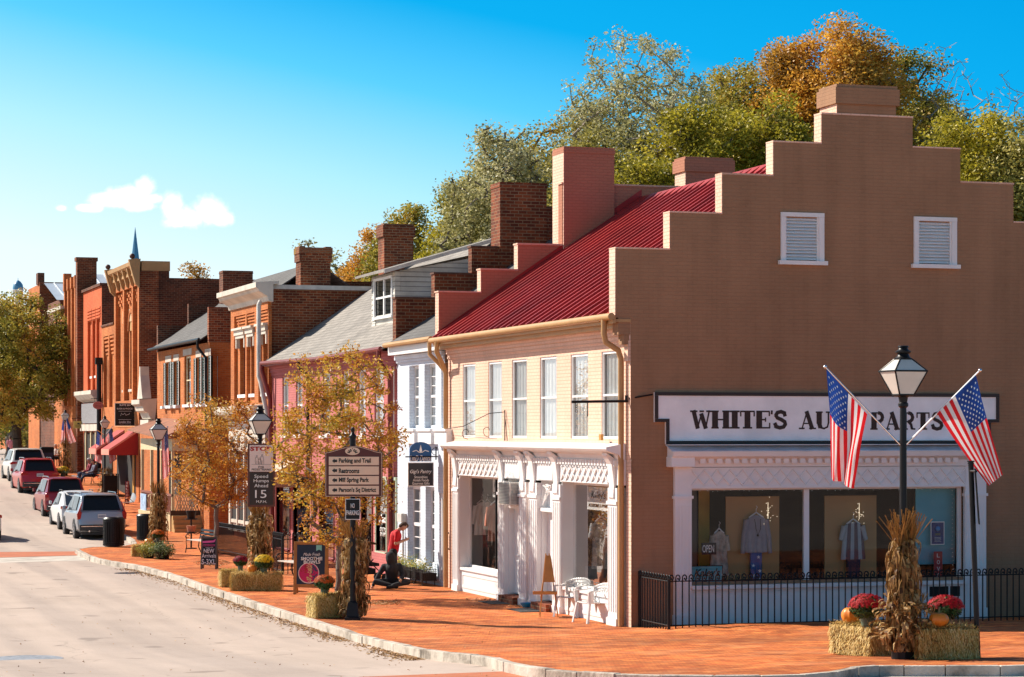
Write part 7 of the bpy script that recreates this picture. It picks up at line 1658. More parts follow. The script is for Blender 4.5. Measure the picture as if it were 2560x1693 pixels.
    return t
# man in red looking down at his phone, seen from his side
J = dict(pelvis=(0, .02, .92), chest=(0, -.05, 1.30), neck=(0, -.12, 1.46), head=(0, -.24, 1.54), face=(0, -.70, -.75), shR=(.19, -.07, 1.39), elR=(.23, -.04, 1.10), wrR=(.10, -.30, 1.19), shL=(-.19, -.07, 1.39), elL=(-.23, -.02, 1.10), wrL=(-.08, -.30, 1.19),
         hipR=(.10, .03, .88), knR=(.13, .06, .48), anR=(.14, .16, .09), hipL=(-.10, .03, .88), knL=(-.11, -.02, .48), anL=(-.11, .02, .09))
P1 = person('person in a red t-shirt and black trousers bent over a phone', gt(985, 64.2), math.radians(80), J, m_redshirt, m_blk, m_hairb)
mb = MB(); mb.ob(Matrix.Translation((0.01, -.37, 1.22))@Matrix.Rotation(-.9, 4, 'X'), .075, .012, .15); T = thing('phone', 'dark phone held in the hands of the person in red', 'phone', P1.location, math.radians(80)); mb.build('body', m_black, T, local=True)
# seated on the pavement in a dark hooded top, back to us
J = dict(pelvis=(0, .06, .14), chest=(.0, -.10, .46), neck=(-.02, -.14, .60), head=(-.03, -.18, .70), face=(-.1, -.95, -.25), shR=(.17, -.08, .52), elR=(.27, -.20, .32), wrR=(.20, -.40, .22), shL=(-.18, -.06, .50), elL=(-.31, -.10, .30), wrL=(-.44, -.16, .07),
         hipR=(.12, .0, .13), knR=(.36, -.38, .16), anR=(.02, -.52, .09), hipL=(-.12, .0, .13), knL=(-.38, -.34, .16), anL=(-.05, -.44, .09), toeR=(-.12, -.56, .05), toeL=(.10, -.50, .05))
person('person in a dark hooded top sitting cross-legged on the brick pavement', gt(979, 62.9), math.radians(-12), J, m_hood, m_hood, m_hairb, sleeves='long', hood=True, s=1.12)
m_shgrey = M('grey_shirt', (.17, .17, .22), .8, .1, 6, obj=True); m_jean = M('blue_jeans', (.02, .04, .09), .8, .15, 6, obj=True); m_shpink = M('pink_shirt', (.62, .25, .30), .8, .1, 6, obj=True); m_shwh = M('pale_shirt', (.6, .5, .45), .8, .1, 6, obj=True); m_shr = M('maroon_shirt', (.3, .03, .05), .8, .1, 6, obj=True)
def seated(**k):
    J = dict(pelvis=(0, .08, .50), chest=(0, .14, .88), neck=(0, .10, 1.02), head=(0, .07, 1.14), face=(0, -1, -.1), shR=(.19, .13, .94), elR=(.24, .02, .68), wrR=(.14, -.20, .62), shL=(-.19, .13, .94), elL=(-.24, .02, .68), wrL=(-.14, -.20, .62),
             hipR=(.10, .02, .50), knR=(.11, -.42, .50), anR=(.12, -.40, .09), hipL=(-.10, .02, .50), knL=(-.12, -.42, .52), anL=(-.10, -.52, .09))
    J.update(k); return J
def standing(**k):
    J = dict(pelvis=(0, 0, .93), chest=(0, .01, 1.30), neck=(0, 0, 1.47), head=(0, -.02, 1.60), face=(0, -1, -.1), shR=(.19, 0, 1.39), elR=(.24, .02, 1.10), wrR=(.22, -.12, .88), shL=(-.19, 0, 1.39), elL=(-.24, .0, 1.10), wrL=(-.20, -.22, 1.0),
             hipR=(.10, 0, .90), knR=(.11, -.08, .50), anR=(.11, .02, .09), hipL=(-.10, 0, .90), knL=(-.10, .05, .49), anL=(-.11, .20, .12))
    J.update(k); return J
bl = gt(232, 121)
person('seated person in a grey shirt and jeans stretching his legs from the dark bench', gt(230, 120.6), math.radians(-85), seated(anR=(.12, -.75, .10), knR=(.11, -.42, .46)), m_shgrey, m_jean, m_hairb, vox=.02, sleeves='long')
person('white haired person in maroon sitting on the dark bench', gt(219, 121.4), math.radians(-85), seated(), m_shr, m_jean, m_hairg, vox=.02, sleeves='long')
person('person in a pink shirt walking at the far end of the pavement', gt(26, 158), math.radians(200), standing(), m_shpink, m_jean, m_hairb, vox=.02)
person('child in pink walking beside the far adult in pink', gt(37, 158), math.radians(200), standing(), M('child_pink_top', (.65, .15, .2), .8), m_shpink, m_hairb, vox=.02, s=.68)
person('seated person in a pale shirt in front of the far shops', gt(137, 140), math.radians(-60), seated(), m_shwh, m_jean, m_hairg, vox=.02)
person('seated person in brown beside the one in a pale shirt', gt(147, 140), math.radians(-100), seated(), M('brown_shirt', (.25, .12, .06), .8), m_blk, m_hairb, vox=.02)
for px, l in ((137, 'far metal chair under the person in a pale shirt'), (147.5, 'far metal chair under the person in brown')):
    T = thing('cafe_chair', l, 'chair', gt(px, 140.2), math.radians(-80), 'far cafe chairs'); mb = MB(); mb.box(-.22, .22, -.22, .22, .40, .43); mb.build('seat', m_black, T, local=True); mb = MB(); mb.box(-.22, .22, .22, .25, .44, .9); mb.build('backrest', m_black, T, local=True)
    for x in (-.2, .2):
        for y in (-.2, .2): MB().tube([(x, y, 0), (x, y, .4)], .015, 5).build('leg', m_black, T, local=True)
# pushchair
g = gt(924, 65.6); T = thing('pushchair', 'black pushchair parked against the pink shop window', 'pushchair', g, math.radians(100))
mb = MB()
for s in (-1, 1): mb.tube([(s*.24, -.35, .12), (s*.24, .1, .55), (s*.24, .38, 1.05)], .016, 6); mb.tube([(s*.24, .42, .12), (s*.24, .0, .62)], .016, 6)
mb.tube([(-.24, .38, 1.05), (.24, .38, 1.05)], .022, 8); mb.tube([(-.24, .42, .12), (.24, .42, .12)], .012, 6); mb.build('frame', m_black, T, local=True)
mb = MB(); mb.prism([(-.2, .42), (.15, .42), (.3, .95), (.2, 1.0), (.05, .55), (-.2, .5)], 'x', -.2, .2); mb.build('seat', m_blk, T, local=True); mb = MB(); 
for k in range(6): a0, a1 = .3+k*.35, .3+(k+1)*.35; mb.poly([(-.22, .08+.32*math.cos(a0), .78+.32*math.sin(a0)), (.22, .08+.32*math.cos(a0), .78+.32*math.sin(a0)), (.22, .08+.32*math.cos(a1), .78+.32*math.sin(a1)), (-.22, .08+.32*math.cos(a1), .78+.32*math.sin(a1))])
mb.build('canopy', m_blk, T, local=True); mb = MB(); mb.box(-.18, .18, -.1, .3, .2, .36); mb.build('basket', m_blk, T, local=True)
for x, y, r_ in ((-.26, -.35, .11), (.26, -.35, .11), (-.26, .42, .14), (.26, .42, .14)):
    mb = MB(); mb.tube([(x-.02, y, r_), (x+.02, y, r_)], r_, 16); mb.build('wheel', m_rubber, T, local=True)
mb = MB(); mb.lathe([(.035, 0), (.045, .13), (.04, .13)], (0.1, .38, 1.06), 10); mb.build('cup', m_white, T, local=True)

# ------------------------------------------------------------------ things in the corner shop's windows
def cloth(name, label, cat, c, w_, h, mats, yaw=0, sleeve=.5, neck=.12, flare=1.2, hanger=True, seed=1, grp=None, th=.07, stripe=False):
    t = thing(name, label, cat, c, yaw, grp); q = random.Random(seed); n, k = 18, 16; mb = MB()
    def Pp(u, v, s):
        wd = w_/2*(1+(flare-1)*v); x = (u-.5)*2*wd; drop = 0 if v > .04 else 0; sh = .10*abs(2*u-1)**1.5*(1-v)
        return (x, s*(th*(1-(2*u-1)**2)**.5*.7+.008)+.012*math.sin(u*23+seed)*v, -h*v-sh)
    for s in (-1, 1):
        for i in range(n):
            for j in range(k): mb.poly([Pp(i/n, j/k, s), Pp((i+1)/n, j/k, s), Pp((i+1)/n, (j+1)/k, s), Pp(i/n, (j+1)/k, s)], (1 if stripe and (i//3) % 2 else 0))
    for sd in (-1, 1):
        if sleeve: mb.tube([(sd*w_*.46, 0, -.10), (sd*w_*.62, 0, -.25-sleeve*.3), (sd*w_*.70, -.01, -.12-sleeve)], [.075, .06, .045], 10)
    mb.build('garment', mats, t, local=True, smooth=True)
    if hanger: mb = MB(); mb.tube([(-w_*.36, 0, -.05), (0, 0, .06), (w_*.36, 0, -.05)], .018, 6); mb.tube([(0, 0, .06), (0, 0, .14), (.03, 0, .17), (.0, 0, .2)], .006, 5); mb.build('hanger', m_white, t, local=True)
    return t
gy_ = gy+.45
def GX(px): return xg(px, gy_)
def GZ(py): return zz(py, 22, gy_)
m_tanp = M('tan_display_panel', (.44, .26, .11), .8, .06, 1); m_gryc = M('grey_knit', (.30, .29, .33), .9, .1, 8, .3, obj=True); m_denim = M('star_print_denim', (.03, .12, .32), .8, .3, 6, obj=True)
for px0_, px1_, l in ((1826, 1960, 'tan display panel behind the grey jumper'), (2074, 2204, 'tan display panel behind the striped tunic')):
    o = MB().box(GX(px0_), GX(px1_), gy_+.25, gy_+.28, GZ(1450), GZ(1241)).build('tan_backdrop_board', m_tanp); tag(o, l, 'panel', 'display panels')
o = MB().box(GX(1787), GX(1814), gy_+.9, gy_+.93, GZ(1450), GZ(1225)).build('mustard_backdrop_board', M('mustard_panel', (.55, .32, .04), .8)); tag(o, 'narrow mustard panel deep in the side shop window', 'panel')
m_teal = M('teal_display_panel', (.08, .38, .46), .5, .2, .9)
o = MB().box(GX(2279), GX(2387), gy_-.2, gy_-.17, GZ(1415), GZ(1222)).build('teal_backdrop_board', m_teal); tag(o, 'teal backing panel with posters at the end of the side shop window', 'panel')
jx, jz = GX(1896), GZ(1287)
cloth('jumper', 'grey knitted jumper on a white hanger in the side shop window', 'jumper', (jx, gy_+.12, jz), .46, .80, m_gryc, sleeve=.70, flare=1.12, seed=2)
T = thing('trousers', 'blue star patterned trousers below the grey jumper', 'trousers', (jx, gy_+.14, jz-.78)); mb = MB(); mb.prism([(-.13, 0), (.13, 0), (.12, -.62), (.01, -.62), (0, -.3), (-.01, -.62), (-.12, -.62)], 'y', -.03, .03); mb.build('legs', m_denim, T, local=True); mb = MB()
for x, z in ((.05, -.12), (-.07, -.3), (.08, -.42), (-.05, -.52), (.06, -.58)):
    pts = [(x+(.045 if k % 2 == 0 else .018)*math.sin(k*PI/5), -.034, z+(.045 if k % 2 == 0 else .018)*math.cos(k*PI/5)) for k in range(10)]
    for k in range(10): mb.poly([(x, -.034, z), pts[k], pts[(k+1) % 10]])
mb.build('stars', m_text_w, T, local=True)
mb = MB(); mb.tube([(jx-.07, gy_+.04, jz-.08), (jx-.04, gy_+.03, jz-.3), (jx+.0, gy_+.03, jz-.42), (jx+.06, gy_+.03, jz-.3), (jx+.07, gy_+.04, jz-.08)], .006, 5); mb.ball((jx, gy_+.03, jz-.43), .025, 8, 5); tag(mb.build('necklace', m_black), 'long dark necklace over the grey jumper', 'necklace')
m_str1 = M('pale_blue_cloth', (.36, .42, .45), .9, .1, 6, obj=True); m_str2 = M('dark_plum_cloth', (.10, .08, .11), .9, .1, 6, obj=True)
tx, tz = GX(2138), GZ(1306)
cloth('tunic', 'pale tunic with dark vertical stripes in the side shop window', 'tunic', (tx, gy_+.1, tz), .44, .82, [m_str1, m_str2], sleeve=.28, flare=1.35, seed=3, stripe=True)
T = thing('trousers', 'dark folded trousers under the striped tunic', 'trousers', (tx, gy_+.1, tz-.8)); mb = MB(); mb.prism([(-.16, 0), (.16, 0), (.13, -.45), (-.13, -.45)], 'y', -.04, .04); mb.build('legs', M('dark_navy_cloth', (.01, .018, .05), .8), T, local=True)
cloth('dress', 'white and brown tie dyed dress behind the handwritten sign', 'dress', (GX(1800), gy_+.05, GZ(1325)), .30, .95, M('tie_dye', (.42, .36, .30), .9, .55, 6, obj=True), sleeve=.3, flare=1.5, seed=4)
for (px, py, l) in ((1920, 1278, 'cluster of small bulbs above the grey jumper'), (2148, 1282, 'cluster of small bulbs above the striped tunic')):
    mb = MB(); q = random.Random(int(px)); c = Vector((GX(px), gy_+.0, GZ(py)))
    for i in range(22): p = c+Vector((q.gauss(0, .07), q.gauss(0, .03), q.gauss(0, .11))); mb.ball(p, .007, 6, 4)
    mb.tube([c+Vector((0, 0, .2)), c+Vector((0, 0, -.15))], .004, 4); tag(mb.build('string_lights', M('warm_bulb', (1, .8, .55), .3, emit=1.1)), l, 'fairy lights', 'clusters of fairy lights')
mb = MB(); q = random.Random(8); x = px1+.08
while x < px2-.1: mb.ball((x, gy+.05, gz(1224)-.012*abs(math.sin(x*3))-q.uniform(0, .02)), .0045, 6, 4); x += q.uniform(.08, .22)
z = gz(1230)
while z > gz(1448): mb.ball((px2-.16+q.uniform(-.02, .02), gy+.06, z), .0045, 6, 4); z -= .09
tag(mb.build('string_lights', M('cool_bulb', (.9, .95, 1), .3, emit=.5)), 'string of tiny bulbs along the top edge of the side shop window', 'fairy lights')
# small signs in that window
def wsign(label, px0_, px1_, py0_, py1_, mat, Y=None, th=.012, edge=None):
    Y = Y or gy+.07; a, b = xg(px0_, Y), xg(px1_, Y); c, d = zz(py1_, 22, Y), zz(py0_, 22, Y); T = thing('window_sign', label, 'sign', ((a+b)/2, Y, c)); 
    if edge: MB().box(a, b, Y, Y+th, c, d).build('edge', edge, T); e = .018; Bd = MB().box(a+e, b-e, Y-.003, Y-.0005, c+e, d-e).build('board', mat, T)
    else: Bd = MB().box(a, b, Y, Y+th, c, d).build('board', mat, T)
    return T, (a+b)/2, Y-.008, (c+d)/2, b-a, d-c
T, x, y, z, w_, h = wsign('turquoise shop name board in the corner of the side shop window', 1728, 1807, 1409, 1455, M('turquoise_board', (.10, .42, .48), .5, .25, 3), edge=m_black)
text("Kaley's", m_text_k, T, (x, y, z+.03), w_*.82, h*.55, shear=.35, bold=.02)
mb = MB(); mb.tube([(x-.12, y, z-h*.28), (x-.05, y, z-h*.36), (x+.05, y, z-h*.3), (x+.1, y, z-h*.22)], .006, 5); mb.build('flourish', m_text_k, T)
T, x, y, z, w_, h = wsign('small black sign reading open in white capitals', 1754, 1791, 1353, 1382, m_chalk, gy+.1); text('OPEN', m_text_w, T, (x-.02, y, z), w_*.78, h*.62)
T, x, y, z, w_, h = wsign('narrow red board with white letters down it', 2335, 2356, 1384, 1455, M('dull_red_board', (.35, .02, .03), .5), gy+.08)
for i, c in enumerate('LOVE'): text(c, m_text_w, T, (x, y, z+h*(.36-.24*i)), .07, .085)
T, x, y, z, w_, h = wsign('dark blue event poster on the teal panel', 2327, 2361, 1308, 1367, M('night_poster', (.02, .035, .16), .5, .3, 8), gy+.1, edge=m_text_w); mb = MB(); mb.ball((x, y, z+.1), .055, 12, 8, m=0); mb.build('moon_print', M('poster_blue', (.03, .25, .6), .5), T); mb = MB(); [scrawl(mb, y, x-.06, x+.06, z-.01-.025*i, .01, 3+i) for i in range(2)]; mb.build('yellow_line', M('poster_yellow', (.7, .6, .1), .5), T); mb = MB(); [scrawl(mb, y, x-.08, x+.08, z-.09-.03*i, .012, 8+i) for i in range(4)]; mb.build('small_line', m_text_w, T)
# the street-side windows
def hung_clothes(xc, ya, yb, z, n, cols, labels, seed):
    for i in range(n): pass
bx_ = gx1+.75
mats = [M('white_robe', (.65, .63, .6), .9, .08, 5), M('black_coat', (.02, .02, .022), .9), M('cream_knit', (.6, .55, .5), .9), M('coral_blouse', (.60, .26, .18), .9), M('rose_blouse', (.55, .24, .2), .9)]
labs = ['white robe hanging in the far street window', 'black coat hanging beside the white robe', 'cream knitted top hanging in the far street window', 'coral blouse hanging at the near side of the far street window', 'rose blouse behind the coral one']
for i, (pp_, m_) in enumerate(zip((1204, 1190, 1218, 1238, 1249), mats)):
    xx_ = gx1+(.30, .42, .45, .25, .40)[i]; cloth('garment_on_hanger', labs[i], 'garment', (xx_, yf(pp_, xx_), 2.28), .34, .85+.1*(i % 2), m_, 0, .45, seed=20+i, grp='clothes on hangers')
mb = MB(); mb.tube([(gx1+.4, b1a+.1, 2.42), (gx1+.4, b1b-.1, 2.42)], .012, 6); T = thing('clothes_rail', 'thin black rail carrying the clothes in the far street window', 'rail', (gx1+.4, b1a, 2.4)); mb.build('bar', m_black, T)
T = thing('side_table', 'dark draped table standing in the far street window', 'table', (gx1+.42, yf(1200, gx1+.42), .62)); mb = MB(); mb.box(-.25, .25, -.45, .45, .78, .8); mb.build('tabletop', m_black, T, local=True); mb = MB(); n = 40
for k in range(n):
    a0, a1 = 2*PI*k/n, 2*PI*(k+1)/n; r0, r1 = 1+.05*math.sin(9*a0), 1+.05*math.sin(9*a1); mb.poly([(.25*math.cos(a0), .45*math.sin(a0), .78), (.25*math.cos(a1), .45*math.sin(a1), .78), (.28*r1*math.cos(a1), .48*r1*math.sin(a1), 0), (.28*r0*math.cos(a0), .48*r0*math.sin(a0), 0)])
mb.build('drape', m_blk, T, local=True)
for (gx_, pa, pb, py0_, py1_, l) in ((gx1, 1256, 1232, 1196, 1244, 'white shop name board in the far street window'), (gx2, 1526, 1468, 1218, 1276, 'white shop name board in the near street window')):
    X_s = gx_+.08; ya, yb = yf(pa, X_s), yf(pb, X_s); z0_, z1_ = zz(py1_, X_s, (ya+yb)/2), zz(py0_, X_s, (ya+yb)/2); T = thing('name_board', l, 'sign', (X_s, (ya+yb)/2, z0_), 0, 'shop name boards in the street windows'); MB().box(X_s, X_s+.02, ya, yb, z0_, z1_).build('board', m_text_w, T)
    text("Kaley's", m_text_k, T, (X_s-.006, (ya+yb)/2, z0_+(z1_-z0_)*.62), (yb-ya)*.62, (z1_-z0_)*.42, 'x', shear=.2); text('ACCESSORIES & APPAREL', m_text_k, T, (X_s-.006, (ya+yb)/2, z0_+(z1_-z0_)*.2), (yb-ya)*.86, .07, 'x', bold=.02)
    mb = MB(); mb.tube([(X_s+.01, ya+.1, z1_), (X_s+.01, ya+.1, 2.9)], .004, 4); mb.tube([(X_s+.01, yb-.1, z1_), (X_s+.01, yb-.1, 2.9)], .004, 4); mb.build('cord', m_black, T)
cloth('lace_dress', 'grey lace dress hanging in the near street window', 'dress', (gx2+.32, yf(1503, gx2+.32), 2.15), .38, 1.1, M('grey_lace', (.45, .46, .46), .9, .4, 12, obj=True), 0, .3, seed=31)
T = thing('display_chair', 'small grey rounded chair in the near street window', 'chair', (gx2+.55, yf(1497, gx2+.55), .62)); mb = MB(); mb.lathe([(.3, 0), (.32, .42), (.3, .45), (.02, .45)], (0, 0, 0), 20); mb.build('seat', M('grey_fabric', (.2, .2, .2), .9), T, local=True); mb = MB(); mb.prism([(.3*math.cos(a), .46+.45*math.sin(a)) for a in [k*PI/8 for k in range(9)]], 'x', .2, .28); mb.build('backrest', M('grey_fabric_back', (.22, .22, .22), .9), T, local=True)
# small plate on the sill over the cornice
mb = MB(); mb.box(FX-.20, FX-.14, yf(1524), yf(1519), 3.9, 4.03); tag(mb.build('letter_block', m_eas), 'small wooden block on the cornice under the last upper window', 'ornament')
# ------------------------------------------------------------------ trees
def skeleton(q, base, hgt, spread, trunk_h, n, shape='round', low=.3, jitter=.12, asym=(0, 0)):
    """attraction-style branching: every target in the crown is reached from the nearest limb"""
    nodes = [Vector((0, 0, 0))]; par = [-1]; k = 6
    for i in range(1, k+1): nodes.append(Vector((q.gauss(0, .03)*hgt*.1, q.gauss(0, .03)*hgt*.1, trunk_h*i/k))); par.append(i-1)
    T = []
    while len(T) < n:
        v = Vector((q.uniform(-1, 1), q.uniform(-1, 1), q.uniform(-1, 1)))
        if v.length > 1: continue
        if v.length < .35 and q.random() < .6: continue
        zc = hgt*(low+1)/2; zr = hgt*(1-low)/2
        wz = 1.0
        if shape == 'vase': wz = .55+.45*(v.z+1)/2
        if shape == 'cone': wz = 1.0-.55*(v.z+1)/2
        T.append(Vector((v.x*spread*wz+asym[0]*(v.z+1)*.5, v.y*spread*wz+asym[1]*(v.z+1)*.5, zc+v.z*zr)))
    top = nodes[-1]; T.sort(key=lambda p: (p-top).length); tips = []
    for p in T:
        best = min(range(3, len(nodes)), key=lambda j: (nodes[j]-p).length+(.8*max(0, nodes[j].z-p.z))) 
        a = nodes[best]; L_ = (p-a).length; m = max(1, min(4, int(L_/(hgt*.07)))); prev = best
        for i in range(1, m+1):
            s = i/m; c = a.lerp(p, s)+Vector((q.gauss(0, jitter), q.gauss(0, jitter), q.gauss(0, jitter)+.12*math.sin(PI*s)))*L_*.35*(1 if i < m else 0)
            nodes.append(c); par.append(prev); prev = len(nodes)-1
        tips.append(prev)
    rad = [0.0]*len(nodes); ch = [0]*len(nodes)
    for i in range(len(nodes)-1, 0, -1):
        if ch[i] == 0: rad[i] = 1.0
        else: rad[i] = rad[i]**(1/2.3)
        rad[par[i]] += rad[i]**2.3; ch[par[i]] += 1
    rad[0] = rad[0]**(1/2.3); return nodes, par, rad, [nodes[t] for t in tips]
def leafcloud(q, tips, n, r, size, droop=0, flat=.8):
    rs = np.random.RandomState(q.randint(0, 99999)); t = np.array([tuple(p) for p in tips]); idx = rs.randint(0, len(t), n)
    g_ = rs.normal(0, 1, (n, 3)); g_ /= np.linalg.norm(g_, axis=1, keepdims=True); c = t[idx]+g_*r*1.35*np.array([1, 1, flat])*rs.uniform(0, 1, (n, 1))**.55*rs.uniform(.6, 1.15, len(t))[idx][:, None]; c[:, 2] -= droop*rs.uniform(0, 1, n)
    a = rs.normal(0, 1, (n, 3)); a[:, 2] *= .6; a /= np.linalg.norm(a, axis=1, keepdims=True); b = np.cross(a, rs.normal(0, 1, (n, 3))); b /= np.linalg.norm(b, axis=1, keepdims=True)
    s = size*rs.uniform(.55, 1.25, (n, 1)); a = a*s; b = b*s*.55
    V_ = np.stack([c-a, c-b, c+a, c+b], 1).reshape(-1, 3); return V_
def quads(name, V_, mat, par):
    n = len(V_)//4; me = bpy.data.meshes.new(name); me.vertices.add(n*4); me.vertices.foreach_set('co', V_.astype(np.float32).ravel()); me.loops.add(n*4); me.loops.foreach_set('vertex_index', np.arange(n*4, dtype=np.int32)); me.polygons.add(n); me.polygons.foreach_set('loop_start', np.arange(0, n*4, 4, dtype=np.int32)); me.update(calc_edges=True); me.materials.append(mat)
    o = bpy.data.objects.new(name, me); COL.objects.link(o); o.parent = par; return o
m_bark = M('grey_bark', (.15, .12, .095), .9, .35, 3, .7, obj=True); m_barkd = M('dark_bark', (.06, .045, .035), .9, .35, 3, .7, obj=True); m_barkl = M('pale_twigs', (.30, .25, .20), .9, .2, 3, obj=True)
def tree(label, loc, hgt, spread, trunk_r, leaf, nl, lsize, seed, n=120, shape='round', low=.3, trunk_h=None, bark=None, clr=None, group='trees', name='tree', tipr=None, asym=(0, 0), minr=.008, droop=0, jit=.12):
    q = random.Random(seed); t = thing(name, label, 'tree', loc, 0, group)
    nodes, par, rad, tips = skeleton(q, None, hgt, spread, trunk_h or hgt*low*.9, n, shape, low, jit, asym)
    k = trunk_r/rad[1]; rad = [max(minr, r*k) for r in rad]; mb = MB()
    for i in range(1, len(nodes)):
        a, b = nodes[par[i]], nodes[i]; ra = rad[par[i]] if (par[i] > 0 and rad[par[i]] < rad[i]*1.6) else rad[i]*1.12
        sides = 8 if rad[i] > trunk_r*.3 else (5 if rad[i] > minr*2.5 else 3); mb.tube([a, b], [ra, rad[i]], sides, caps=False)
    mb.build('trunk', bark or m_bark, t, local=True)
    if nl: quads('crown', leafcloud(q, tips, nl, clr or spread*.16, lsize, droop), leaf, t)
    return t
lf_street = leafmat('street_tree_leaves', [(.16, .05, .012), (.42, .14, .02), (.58, .27, .04), (.60, .38, .07), (.34, .30, .06)], .5, .4, .55, .8)
lf_street2 = leafmat('street_tree_leaves_green', [(.30, .26, .04), (.52, .38, .05), (.60, .34, .05), (.46, .17, .03), (.30, .09, .02)], .5, .4, .55, .7)
lf_dull = leafmat('green_brown_leaves', [(.08, .075, .015), (.22, .21, .03), (.40, .36, .06), (.54, .37, .06), (.54, .25, .05)], .5, .35, .6, .35)
lf_yg = leafmat('yellow_green_leaves', [(.07, .065, .01), (.28, .25, .022), (.48, .40, .035), (.66, .54, .07)], .5, .4, .5, .35)
lf_or = leafmat('orange_autumn_leaves', [(.20, .13, .025), (.48, .26, .04), (.70, .36, .045), (.78, .50, .09)], .5, .4, .55, .35)
lf_pale = leafmat('pale_sparse_leaves', [(.16, .16, .05), (.34, .32, .12), (.52, .48, .24), (.66, .62, .42)], .5, .4, .5, .35)
lf_ol = leafmat('olive_leaves', [(.07, .065, .015), (.26, .23, .045), (.44, .38, .09), (.62, .52, .18)], .5, .35, .5, .35)
# street trees
g = gp(540, 1405)
tree('young orange brown street tree in front of the brick house porch', g, 5.35, 1.45, .075, lf_street, 15000, .043, 3, 140, 'round', .30, 1.7, group='young street trees', clr=.30, minr=.006)
tree('young yellow and orange street tree in front of the pink shop', gp(846, 1497), 6.3, 1.55, .08, lf_street2, 20000, .043, 5, 230, 'round', .20, 1.4, group='young street trees', clr=.27, minr=.006)
# big tree at the far kerb
g = gt(43, 136)
tree('large spreading green and rust tree at the far end of the pavement', g+Vector((0, 0, 0)), 9.7, 3.9, .26, lf_dull, 60000, .085, 8, 200, 'round', .22, 2.0, m_barkd, clr=.62)
# wooded slope behind the row
mb = MB(); X_ = [30, 34, 40, 48, 60, 80, 120, 200]; Zh = [-.1, .4, 3.0, 5.0, 6.5, 7.5, 8, 8]; Ys = [40, 60, 90, 120, 160, 220, 300]
for i in range(len(X_)-1):
    for j in range(len(Ys)-1): mb.poly([(X_[i], Ys[j], Zh[i]), (X_[i+1], Ys[j], Zh[i+1]), (X_[i+1], Ys[j+1], Zh[i+1]), (X_[i], Ys[j+1], Zh[i])])
o = struct(mb.build('hill', M('wooded_slope_ground', (.08, .09, .03), .95, .4, .4, .5)))
def slope(x): 
    for i in range(len(X_)-1):
        if X_[i] <= x <= X_[i+1]: return Zh[i]+(Zh[i+1]-Zh[i])*(x-X_[i])/(X_[i+1]-X_[i])
    return 0
def bgt(label, px, pytop, t, pw, leaf, nl, ls, seed, **k):
    if nl > 3000: nl = int(nl*3.7); ls = ls*.40+.035; k['n'] = int(k.get('n', 100)*1.9); pw *= 1.12; k['clr'] = k.get('clr', .7)*.92
    k['minr'] = k.get('minr', .012)*.62
    """a tree behind the row whose top shows at pytop and whose crown is pw photo pixels wide"""
    x, y = ray(px, t); z = slope(x) if x > 30 else 0; h = EYE+(HZ-pytop)/FP*t-z
    return tree(label, Vector((x, y, z-.2)), h, pw/2/FP*t, k.pop('tr', .02*h), leaf, nl, ls, seed, group='trees behind the row', **k)
B = bgt
# left to right behind the roofs
B('rounded orange topped tree behind the wall of the tall brick hall', 492, 655, 185, 170, lf_or, 9000, .17, 41, n=90, low=.3, clr=.9)
B('small dark green tree between two brick chimneys', 700, 670, 160, 60, lf_ol, 3500, .14, 42, n=40, low=.3, clr=.6)
B('thin nearly bare tree standing tall behind the mossy chimney', 768, 562, 150, 80, lf_pale, 2200, .10, 43, n=110, shape='round', low=.3, clr=.4, bark=m_barkl, tr=.12, minr=.035, jit=.06)
B('thin pale tree with a few leaves next to the mossy chimney', 835, 600, 150, 95, lf_pale, 2900, .11, 44, n=130, shape='round', low=.3, clr=.45, bark=m_barkl, tr=.12, minr=.035, jit=.06)
B('low rusty green tree behind the pink shop roof', 880, 640, 140, 130, lf_or, 7000, .13, 45, n=80, low=.3, clr=.6)
B('low olive tree beside the mossy chimney', 800, 665, 145, 110, lf_yg, 5000, .13, 57, n=60, low=.3, clr=.6)
B('orange flecked tree behind the brick chimney of the pink shop', 925, 560, 130, 120, lf_or, 9000, .13, 46, n=90, low=.25, clr=.7)
B('bushy green tree with a rusty top behind the brick chimney', 1020, 510, 120, 200, lf_dull, 15000, .13, 47, n=120, low=.25, clr=.8)
B('full olive green tree behind the dormer roof', 1110, 560, 110, 190, lf_yg, 14000, .12, 48, n=110, low=.2, clr=.7)
B('tall loose tree with pale drooping leaves behind the stepped brick gable', 1250, 268, 100, 300, lf_pale, 15000, .12, 49, n=260, shape='round', low=.2, clr=.6, bark=m_bark, minr=.02, droop=.5)
B('dense olive tree between the big brick chimney and the salmon chimney', 1240, 375, 105, 280, lf_ol, 19000, .12, 50, n=140, low=.15, clr=.8)
B('very tall open tree with curving limbs and silvery leaf tips', 1590, 52, 104, 420, lf_pale, 11000, .11, 51, n=420, shape='round', low=.25, clr=.42, bark=m_barkl, tr=.24, minr=.016, jit=.11)
B('thick olive tree below the tall silvery one', 1480, 330, 98, 330, lf_ol, 17000, .12, 52, n=130, low=.15, clr=.75)
B('bright yellow green tree over the red roof ridge', 1760, 235, 95, 360, lf_yg, 30000, .13, 53, n=150, low=.15, clr=.8)
B('second yellow green tree close behind the tall stepped gable', 1980, 235, 96, 300, lf_yg, 22000, .13, 54, n=120, low=.15, clr=.8)
B('bare grey tree between the silvery tree and the orange maple', 1905, 100, 118, 280, lf_pale, 1400, .10, 55, n=520, shape='vase', low=.35, clr=.4, bark=m_bark, tr=.14, minr=.014, jit=.08)
B('great orange maple rising highest behind the stepped gable', 2105, 44, 112, 300, lf_or, 24000, .15, 56, n=150, low=.35, clr=.9)
B('smaller orange maple crown beside the great one', 1975, 75, 113, 190, lf_or, 14000, .14, 85, n=100, low=.35, clr=.8)
